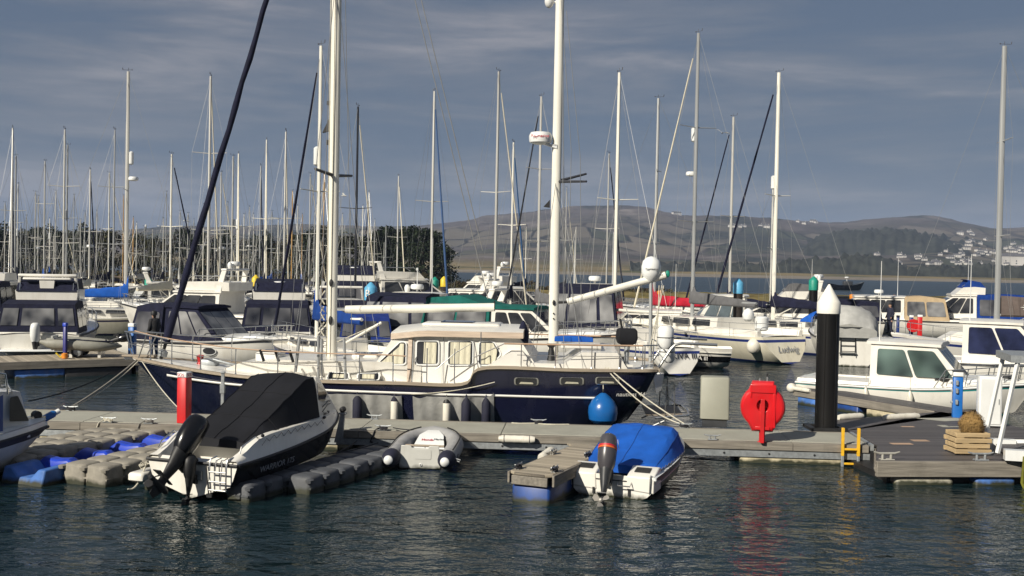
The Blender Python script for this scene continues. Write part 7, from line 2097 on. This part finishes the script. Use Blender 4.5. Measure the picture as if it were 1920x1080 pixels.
sailboat('yacht with navy furled jib and navy covered boom right of the grey covered boom', 1368, 60, 219, R_(122), 9.6, spar_m=ALU, spar_r=.085, cover=NAVY, jib=NAVY, n_spr=1, jib_r=.055)
sailboat('yacht with white mast, blue sprayhood and thick navy furled jib left of the black pile', 1451, 55, 136, R_(126), 10.6, spar_m=MASTW, spar_r=.115, cover=NAVY, jib=NAVY, hood=BLUE, n_spr=1, refl=8.6, jib_r=.07)
sailboat('yacht with thin silver mast close beside the white mast left of the black pile', 1445, 74, 350, R_(140), 8.5, spar_m=ALU, spar_r=.07, n_spr=1)
TB_, fB, _, kB = sailboat('catamaran like yacht with grey mast and brown sail cover with white star, right edge', 1871, 47, 86, R_(174), 10.5, spar_m=ALUG, spar_r=.13, cover=None, jib=None, n_spr=2)
mb = MB(); bz_ = kB['bz']
rr = []
for i in range(11):
    t = i / 10; x = kB['mx'] - .15 - 4.4 * t; h = .85 - .25 * t; rr.append([V(x, .16, bz_), V(x, .12, bz_ + h * .7), V(x, 0, bz_ + h), V(x, -.12, bz_ + h * .7), V(x, -.16, bz_), V(x, 0, bz_ - .08)])
mb.loft(rr, BROWNC); cvr = mb.build('sail_cover', TB_)
mb = MB()
for k in range(8):
    a = k * pi / 4; l_ = .26 if k % 2 == 0 else .17; c_ = V(kB['mx'] - 1.15, .19, bz_ + .36)
    mb.poly([c_ + V(cos(a) * l_, -.02, sin(a) * l_), c_ + V(cos(a + .39) * .05, 0, sin(a + .39) * .05), c_, c_ + V(cos(a - .39) * .05, 0, sin(a - .39) * .05)], INKW)
mb.build('star_emblem', cvr)
sailboat('cream yacht with navy band and bright blue tarpaulin on deck, among the left masts', 236, 57, 134, R_(14), 9.0, spar_m=ALU, spar_r=.10, hull_m=CREAM, band=pm('navy_band', (.02, .015, .06), .3), cover=BLUE, n_spr=1, refl=9.4, dome=8.2)

# the forest of masts: (px at y 535, top px, top py, spar radius, spar, jib, lean of the jib in px at the deck, spreaders)
masts = [(21, 240, .085, ALU, NAVY, -40, 1), (27.5, 292, .07, ALUG, None, 0, 1), (32, 345, .06, ALU, None, 0, 1), (48, 405, .05, ALUG, None, 0, 1), (65, 360, .055, ALU, None, 0, 1), (70.5, 368, .055, ALU, None, 0, 1), (82, 302, .07, ALU, None, 0, 2), (103, 358, .06, ALU, SAILC, 22, 1), (118.5, 243, .075, ALU, None, 0, 2), (124, 272, .07, ALUG, None, 0, 1), (137, 366, .055, ALUG, None, 0, 1),
         (167, 318, .075, ALU, NAVY, -18, 1), (180, 396, .05, ALU, None, 0, 1), (203, 324, .065, MASTW, SAILC, 30, 1), (212, 244, .06, ALUG, None, 0, 2), (230, 367, .06, WOODSP, None, 0, 1), (248.5, 408, .06, WOODSP, None, 0, 1), (285, 430, .05, ALU, None, 0, 1), (305, 410, .055, ALU, None, 0, 1), (310, 360, .05, ALUG, None, 0, 1), (319, 289, .075, MASTW, NAVY, 26, 1), (390, 143, .095, ALU, SAILC, -14, 2),
         (412, 323, .065, ALU, SAILC, 16, 1), (434, 293, .07, ALU, None, 0, 1), (444, 288, .075, MASTW, SAILC, 30, 1), (486, 311, .06, ALUG, NAVY, -10, 1), (496, 262, .07, MASTW, SAILC, 26, 1), (532, 247, .075, ALU, SAILC, -16, 1), (546, 358, .065, WOODSP, None, 0, 1), (565, 402, .05, WOODSP, None, 0, 1), (579, 326, .06, ALU, SAILC, 22, 1), (605, 325, .065, WOODSP, SAILC, -26, 1),
         (666, 200, .085, ALUD, SAILC, 24, 1), (689, 360, .05, ALU, NAVY, -18, 1), (744, 330, .065, ALU, SAILC, 24, 1), (808, 171, .09, ALU, pm('blue_sailcover', (.02, .06, .16), .8), 40, 1), (928, 134, .095, ALU, SAILC, 60, 1), (958, 267, .08, MASTW, pm('faded_blue_strip', (.03, .10, .24), .8), 30, 1), (1008, 181, .085, ALU, ALUD, -60, 2), (1059, 352, .055, ALU, SAILC, 26, 1), (1137, 288, .07, ALU, NAVY, 42, 1), (100, 440, .05, ALU, None, 0, 1), (270, 425, .045, ALUG, None, 0, 1), (351, 400, .05, ALU, None, 0, 1), (474, 402, .05, ALU, None, 0, 1), (620, 300, .05, ALUG, None, 0, 1), (150, 412, .05, ALU, None, 0, 1), (158, 397, .05, ALUG, None, 0, 1), (255, 418, .05, MASTW, None, 0, 1), (336, 396, .05, ALU, None, 0, 1), (362, 412, .05, ALUG, None, 0, 1), (380, 384, .05, MASTW, None, 0, 1), (402, 397, .05, ALU, None, 0, 1), (425, 380, .05, ALUG, None, 0, 1), (456, 402, .05, MASTW, None, 0, 1), (466, 388, .05, ALU, None, 0, 1), (508, 396, .05, ALUG, None, 0, 1), (520, 412, .05, MASTW, None, 0, 1), (556, 386, .05, ALU, None, 0, 1), (588, 398, .05, ALUG, None, 0, 1), (614, 382, .05, MASTW, None, 0, 1), (640, 402, .05, ALU, None, 0, 1), (655, 392, .05, ALUG, None, 0, 1), (678, 386, .05, MASTW, None, 0, 1), (701, 412, .05, ALU, None, 0, 1), (722, 424, .05, ALUG, None, 0, 1), (985, 425, .05, MASTW, None, 0, 1), (1078, 425, .05, ALU, None, 0, 1), (38, 420, .05, ALUG, None, 0, 1), (92, 410, .05, MASTW, None, 0, 1), (8, 380, .05, ALU, None, 0, 1)]
masts.sort()
mr = random.Random(21)
covs = [NAVY, BLUE, SAILC, None, GREYC, NAVY, GREYCD, None]
cw = {id(NAVY): 'navy sail cover', id(BLUE): 'blue sail cover', id(SAILC): 'cream sail cover', id(GREYC): 'grey sail cover', id(REDC): 'red sail cover', id(None): 'bare boom'}
spn = {id(ALU): 'silver', id(ALUG): 'grey', id(MASTW): 'white', id(WOODSP): 'varnished', id(ALUD): 'black'}
for i, (px, ty, r_, sm, jb, lean, ns) in enumerate(masts):
    H_ = 11.5 + mr.uniform(-1, 1.5)
    d = (H_ - 4) * FPX / (hy(px) - ty)
    d = max(58 if ty < 260 else 64, min(118, d))
    L = 8.6 if ty > 300 else 9.8
    J = .41 * L * FPX / d
    s_ = max(-.95, min(.95, lean * 1.05 / J))
    if not jb: s_ = mr.uniform(-.5, .5)
    ang = pi / 2 - math.asin(s_) if mr.random() < .65 else -pi / 2 + math.asin(s_)
    cv = covs[mr.randrange(len(covs))]
    hm = (WHITE, WHITE2, CREAM, NAVYH, WHITE)[mr.randrange(5)]
    jw = 'no jib' if jb is None else ('navy furled jib' if jb is NAVY else ('pale furled jib' if jb is SAILC else 'dark furled jib' if jb is ALUD else 'blue furled jib'))
    sailboat(f'yacht with {spn[id(sm)]} mast and {jw}, {ORD[i]} of the distant masts from the left', px, d, ty, ang, L, spar_m=sm, spar_r=max(r_, .045) * (.8 + d / 260), hull_m=hm, cover=cv, jib=jb, n_spr=ns, rails=d < 75, backstay=True, jib_r=(.06 if jb is not SAILC else .045), refl=(H_ * .58 if i in (1, 3, 9, 13, 24, 35, 37, 38, 40) else None), dome=(H_ * .45 if i in (6, 34, 35, 17, 40) else None), group='distant yachts in the forest of masts', hood=(NAVY if i % 3 == 0 else None))

# ------------------------------------------------------------------ capped piles among the boats
def pile(px, top, d, cap, shaft, label, r=.24, letter=None, dome=True):
    w = at(px, d); T = thing('mooring_pile', label, 'mooring pile', w, 0, 'capped mooring piles')
    zt = P(px, top, d).z
    mb = MB(); mb.lathe([(r, -.5), (r, zt - .75)], (0, 0, 0), shaft, 16); mb.build('shaft', T)
    mb = MB(); mb.lathe([(r + .02, zt - .78), (r + .025, zt - .3), (r * .75, zt - .14), (r * .2, zt)] if not dome else [(r + .02, zt - .78), (r + .025, zt - .26), (r * .95, zt - .2), (r * .25, zt - .02), (.02, zt)], (0, 0, 0), cap, 18); c_ = mb.build('cap', T)
    if letter: text_part(letter, .44, INKW, c_, (-.10, -r - .03, zt - .5), (1, -.35, 0), (0, 0, 1), 'lettering')
pile(696, 529, 46, SKYB, WOODPILE, 'tarred pile with pale blue cap lettered B beside the ketch mainmast', .25, 'B')
pile(816, 519, 72, GREENP, PILEB, 'black pile with green cap behind the white hardtop boat')
pile(833, 518, 80, YELLOWP, WOODPILE, 'pile with yellow cap just right of the green capped pile')
pile(480, 515, 72, YELLOWP, PILEB, 'pile with yellow cap above the navy tented flybridge boat')
pile(279, 519, 74, GREENP, PILEB, 'pile with green cap among the masts at the left')
pile(1526, 518, 60, GREENP, PILEB, 'black pile with green cap just left of the white coned pile')
pile(1385, 522, 55, SKYB, WOODPILE, 'brown timber pile with pale blue cap behind the Ludwig yacht')

# ------------------------------------------------------------------ walkway and posts at the right, with a man on it
wa, wb = G(1605, 634, .5), G(1830, 656, .5)
WK = Fr((wa.x, wa.y, 0), atan2(wb.y - wa.y, wb.x - wa.x)); WL = (wb - wa).length
T = fthing('pontoon', 'dark walkway pontoon behind the small teal striped cruiser', 'pontoon', WK)
mb = MB(); mb.bx(-1, WL + 4, -.2, 2.2, .44, .5, PLANKX); mb.build('deck', T); mb = MB(); mb.bx(-1, WL + 4, -.26, -.21, .2, .49, BOARD); mb.build('edge_board', T); mb = MB(); mb.rbx(0, WL, 0, 2, -.3, .3, BLACKM, .05); mb.build('float_block', T)


def post(px, py, d, h, r, mat, cap, label, cat='service post'):
    w = P(px, py, d); T = thing('service_pedestal', label, cat, V(w.x, d, .5), -.2)
    mb = MB(); mb.rbx(-r, r, -r, r, 0, h, mat, .02); mb.build('post', T); mb = MB(); mb.rbx(-r - .01, r + .01, -r - .01, r + .01, h - .0, h + .13, cap, .02); mb.build('cap', T); return T
gy = lambda px, py: G(px, py, .5).y
post(1708, 630, gy(1708, 630), 1.05, .1, pm('dark_blue_post', (.01, .03, .15), .4), WHITE2, 'dark blue service post next to the red fire point')
post(1683, 628, gy(1683, 628), 1.0, .08, pm('dark_blue_post', (.01, .03, .15), .4), NAVY, 'slim dark blue post just right of the man on the jetty')
TT = post(1724, 631, gy(1724, 631), 1.1, .12, REDP, WHITE2, 'red fire point post with white cap beside the dark blue service post', 'fire post')
mb = MB(); mb.lathe([(.36, -.1), (.38, 0), (.36, .1), (.1, .1)], (-.34, 0, .6), REDP, 18, (0, 1, 0)); mb.build('hose_reel', TT)
post(122, 668, G(110, 672, .55).y, 1.15, .06, pm('mast_blue', (.02, .02, .16), .4), BLUEP, 'thin dark blue post on the left pontoon in front of the grey inflatable')
post(248, 660, G(248, 668, .55).y, 1.1, .11, pm('pedestal_blue', (.01, .12, .42), .4, var=.08), WHITE2, 'blue service post at the end of the left pontoon by the ketch bow')

# grey inflatable with its wheels and outboard on the left pontoon
i0 = G(92, 664, .95); i1 = G(214, 652, .9)
ID = Fr((at(92, 37).x, 37.2, .55), radians(10))
IL = 2.35
T = fthing('inflatable_dinghy', 'khaki grey inflatable resting on wheels across the left pontoon', 'dinghy', ID)
mb = MB()
pts1 = [V(IL * t, -.45 * (1 if t < .6 else max(.0, 1 - ((t - .6) / .4) ** 2)), .50 - .12 * t) for t in [i / 10 for i in range(11)]]; pts2 = [V(p.x, -p.y + .0, p.z) for p in pts1]
rs = [.14, .2, .21, .21, .21, .21, .20, .19, .17, .12, .04]
mb.tube([V(-.25, -.45, .56)] + pts1, [.05] + rs, INFGT, 12); mb.tube([V(-.25, .45, .56)] + pts2, [.05] + rs, INFGT, 12); mb.build('tube', T)
mb = MB(); mb.tube([p + V(0, -.1, .17) for p in pts1[1:-1]], .03, NAVY, 5); mb.build('grab_line', T)
mb = MB(); mb.bx(.1, .16, -.4, .4, .25, .75, OFFW); mb.bx(.2, IL * .8, -.35, .35, .22, .27, OFFW); mb.build('transom', T)
for y in (-.5, .5):
    mb = MB(); mb.torus((IL * .42, y, .22), .16, .055, BLACKM, (0, 1, 0), 18, 8); mb.lathe([(.03, -.05), (.14, -.03), (.14, .03), (.03, .05)], (IL * .42, y, .22), GALV, 14, (0, 1, 0)); mb.build('wheel', T)
for c0, c1 in ((.3, .26), (.7, .22)): mb = MB(); mb.bx(IL * c0, IL * (c0 + .04), -.4, .4, .0, c1, WHITE); mb.build('chock', T)
outboard(T, (IL * .95, .0, .80), BLACK, .62, radians(-70), pi, name='outboard')
mb = MB(); mb.lathe([(.03, -.1), (.1, -.08), (.1, .08), (.03, .1)], (0, 0, .1), ORANGE, 12); mb.tube([(-.3, 0, .2), (-.15, .02, .05), (0, 0, .2)], .03, YELLOWP, 6); o = mb.build('mooring_buoy'); o.location = ID.w(IL * .28, -.85, 0); tag(o, 'small orange float lying under the grey inflatable on the left pontoon', 'float')

# horseshoe lifebuoy behind the strut
w = at(699, 42.5)
mb = MB(); mb.torus((0, 0, P(699, 626, 42.5).z), .30, .11, YELLOWP, (0, 1, 0), 20, 8, radians(-60) + pi / 2, radians(240) + pi / 2); mb.bx(-.08, .08, -.05, .05, P(699, 636, 42.5).z, P(699, 618, 42.5).z, REDP); mb.tube([(0, .05, .8), (0, .05, P(699, 640, 42.5).z)], .03, STEEL, 6)
o = mb.build('lifebuoy', loc=w); tag(o, 'yellow horseshoe lifebuoy hung behind the ketch boom strut', 'lifebuoy')

# navy inflatable by the Ludwig yacht
w = G(1312, 690, 0); NI = Fr((w.x - .3, w.y + 1, 0), radians(8))
T = fthing('inflatable_dinghy', 'dark navy inflatable floating at the ketch davits beside the cream yacht', 'dinghy', NI)
mb = MB()
for y in (-.5, .5): mb.tube([(-1.2, y, .3), (-.9, y, .3), (.6, y, .3), (1.1, y * .7, .36), (1.35, 0, .45)], [.1, .24, .24, .2, .12], NAVY, 12)
mb.build('tube', T); mb = MB(); mb.bx(-.95, 1.0, -.45, .45, .12, .2, DKGREY); mb.bx(-1.0, -.92, -.45, .45, .12, .6, OFFW); mb.build('floor', T)
mb = MB(); roll_fender(mb, (.2, -.55, .58), (1.0, -.5, .6), .11, FENW); o = mb.build('fender'); o.location = NI.o; o.rotation_euler = (0, 0, NI.a); tag(o, 'white roll fender lying on the dark navy inflatable', 'fender')

# sailing dinghy named AKIVA on the davits
w = at(1296, 44); NF = Fr(V(w.x, 44, 0), radians(172))
T = fthing('tender', 'white and grey tender named AKIVA moored between the ketch stern and Ludwig', 'dinghy', NF)
tk = [(-1.7, -1.6, .62, .85, .1), (-1, -1, .72, .85, -.1), (.3, .3, .72, .9, -.1), (1.3, 1.1, .4, 1.0, 0), (1.75, 1.45, .04, 1.1, .2)]
mb = MB(); hull(mb, tk, [-1, 0, .3, .6, .9, 1], [ANTIF, OFFW, BLACK, WHITE, WHITE], round_bilge(.4), 14, deck=OFFW, deck_dz=.2); mb.build('hull', T); text_part('AKIVA III', .22, INKW, T, (-.3, .73, .42), (-1, 0, 0), (0, 0, 1), 'name_lettering')

# floating barrier and small craft out in the estuary
w = at(1588, 250); BFz = Fr(w, radians(5))
T = fthing('fishing_boat', 'low black workboat anchored out in the estuary', 'boat', BFz)
bk = [(-4.2, -3.6, 1.2, 1.5, .1), (-2, -2, 1.4, 1.15, -.2), (1, 1, 1.4, 1.2, -.2), (3.4, 2.8, .6, 1.7, 0), (4.3, 3.4, .05, 2.1, .2)]
mb = MB(); hull(mb, bk, [-1, 0, .5, 1], [BLACK] * 3, round_bilge(.4), 14, deck=DKGREY); mb.build('hull', T); mb = MB(); mb.rbx(-.8, 1.2, -.7, .7, 1.1, 2.1, DKGREY, .1); mb.tube([(0, 0, 2.1), (0, 0, 2.9)], .06, WHITE2, 5); radar(mb, (0, 0, 2.8), .5, .35); mb.build('wheelhouse', T)
ORG = [(1543, 536), (1599, 541), (1676, 543)]
for px, lb in ((1238, 'orange float on the bank boom by the red sail cover'), (1599, 'orange float on the estuary boom just right of the white coned pile'), (1678, 'orange float on the estuary boom above the tan canopied boat')):
    d = 122; w = at(px, d); mb = MB(); mb.lathe([(.1, 0), (.28, .06), (.32, .3), (.28, .54), (.1, .6)], (0, 0, 1.0), ORANGE, 12); mb.tube([(0, 0, -.3), (0, 0, 1)], .1, DKGREY, 6); o = mb.build('marker_float', loc=w); tag(o, lb, 'float')
mb = MB(); a, b = at(1540, 124), at(2000, 124); mb.tube([a + V(0, 0, 1.2), b + V(0, 0, 1.2)], .18, BLACKM, 6)
for i in range(12): q = a.lerp(b, i / 11); mb.tube([q + V(0, 0, -.4), q + V(0, 0, 1.2)], .12, BLACKM, 5)
tag(mb.build('boom_barrier'), 'long dark pipe barrier closing the marina off from the estuary on the right', 'barrier')

# gulls
def gull(px, py, d, label, ang):
    w = P(px, py, d); mb = MB(); s = .5
    mb.loft([[V(x, r * cos(t), r * sin(t)) for t in [2 * pi * k / 8 for k in range(8)]] for x, r in ((-.22, .01), (-.1, .05), (.08, .06), (.18, .035), (.24, .01))], WHITE2)
    for sd in (1, -1): mb.poly([(.08, sd * .04, .03), (.05, sd * .3, .14), (-.05, sd * .55, .08), (-.08, sd * .3, .10), (-.08, sd * .04, .02)], OFFW)
    o = mb.build('gull', loc=w); o.rotation_euler = (0.3, 0, ang); tag(o, label, 'gull')
gull(1354, 249, 70, 'white gull flying beside the mast of the navy jibbed yacht', 1.2)
gull(645, 367, 80, 'small gull flying just right of the ketch mainmast', .4)
gull(345, 414, 90, 'small gull flying left of the ketch furled jib', 2.0)


# ------------------------------------------------------------------ people
def person(label, loc, ang, h, jacket, legs, cap=None, arms='down'):
    s = h / 1.75
    T = thing('person', label, 'person', loc, ang)
    J = dict(pel=(0, 0, .95), spine=(0, 0, 1.15), chest=(.0, 0, 1.33), neck=(.01, 0, 1.48), head=(.03, 0, 1.60), top=(.02, 0, 1.74))
    bones = [('pel', 'spine'), ('spine', 'chest'), ('chest', 'neck'), ('neck', 'head'), ('head', 'top')]
    rad = dict(pel=.15, spine=.15, chest=.165, neck=.06, head=.10, top=.07)
    for sd, n in ((1, 'l'), (-1, 'r')):
        J['sh' + n] = (0, sd * .18, 1.40); J['el' + n] = (-.03, sd * .24, 1.14); J['wr' + n] = (.10, sd * .22, .94); J['ha' + n] = (.15, sd * .21, .87)
        J['hip' + n] = (0, sd * .09, .90); J['kn' + n] = (.02, sd * .11, .50); J['an' + n] = (-.01, sd * .12, .09); J['to' + n] = (.15, sd * .13, .04)
        bones += [('chest', 'sh' + n), ('sh' + n, 'el' + n), ('el' + n, 'wr' + n), ('wr' + n, 'ha' + n), ('pel', 'hip' + n), ('hip' + n, 'kn' + n), ('kn' + n, 'an' + n), ('an' + n, 'to' + n)]
        rad.update({'sh' + n: .085, 'el' + n: .065, 'wr' + n: .045, 'ha' + n: .045, 'hip' + n: .11, 'kn' + n: .08, 'an' + n: .055, 'to' + n: .045})
    names = list(J); me = bpy.data.meshes.new('person')
    me.from_pydata([Vector(J[n]) * s for n in names], [(names.index(a), names.index(b)) for a, b in bones], [])
    o = bpy.data.objects.new('body', me); COL.objects.link(o)
    m_ = o.modifiers.new('skin', 'SKIN'); m_.use_smooth_shade = True
    for i, n in enumerate(names): me.skin_vertices[0].data[i].radius = (rad[n] * s, rad[n] * s)
    me.skin_vertices[0].data[0].use_root = True
    o.modifiers.new('sub', 'SUBSURF').levels = 2; o.modifiers['sub'].render_levels = 2
    dg = bpy.context.evaluated_depsgraph_get()
    nm = bpy.data.meshes.new_from_object(o.evaluated_get(dg)); bpy.data.objects.remove(o)
    nm.materials.clear()
    for m__ in (jacket, legs, SKIN, HAIR, BLACKM): nm.materials.append(m__)
    for p in nm.polygons:
        c = p.center / s
        if c.z > 1.48: p.material_index = 3 if (c.z > 1.64 or c.x < .0) else 2
        elif c.z > .84 and not (abs(c.y) > .17 and c.z < .93): p.material_index = 0
        elif c.z > .93: p.material_index = 0
        elif abs(c.y) > .165 and c.z > .7: p.material_index = 2
        elif c.z > .1: p.material_index = 1
        else: p.material_index = 4
        p.use_smooth = True
    b_ = bpy.data.objects.new('body', nm); COL.objects.link(b_); b_.parent = T
    mb = MB(); mb.loft([[V((-.01 + a * cos(t)) * s, b * sin(t) * s, z * s) for t in [2 * pi * k / 14 for k in range(14)]] for z, a, b in ((.80, .185, .205), (.95, .18, .20), (1.15, .175, .205), (1.34, .17, .225), (1.44, .12, .16), (1.48, .07, .085))], jacket); mb.build('jacket', T)
    mb = MB(); mb.ell((.115 * s, 0, 1.60 * s), .025 * s, .018 * s, .03 * s, SKIN, 8, 6); mb.build('nose', T)
    if cap:
        mb = MB(); mb.lathe([(.115 * s, -.04 * s), (.122 * s, .02 * s), (.10 * s, .10 * s), (.03 * s, .14 * s)], (.02 * s, 0, 1.64 * s), cap, 14); mb.build('hat', T)
    return T


pw = G(283, 673, .55)
person('person in black hat, black jacket and blue jeans standing behind the ketch bow', V(pw.x - .1, pw.y + .6, .55), radians(150), 1.64, JACKB, JEANS, BLACKM)
pw = G(1673, 627, .5)
person('person in dark navy coat standing on the walkway by the tan canopied boat', V(pw.x, pw.y + .4, .5), radians(200), 1.82, JACKN, JACKN, None)
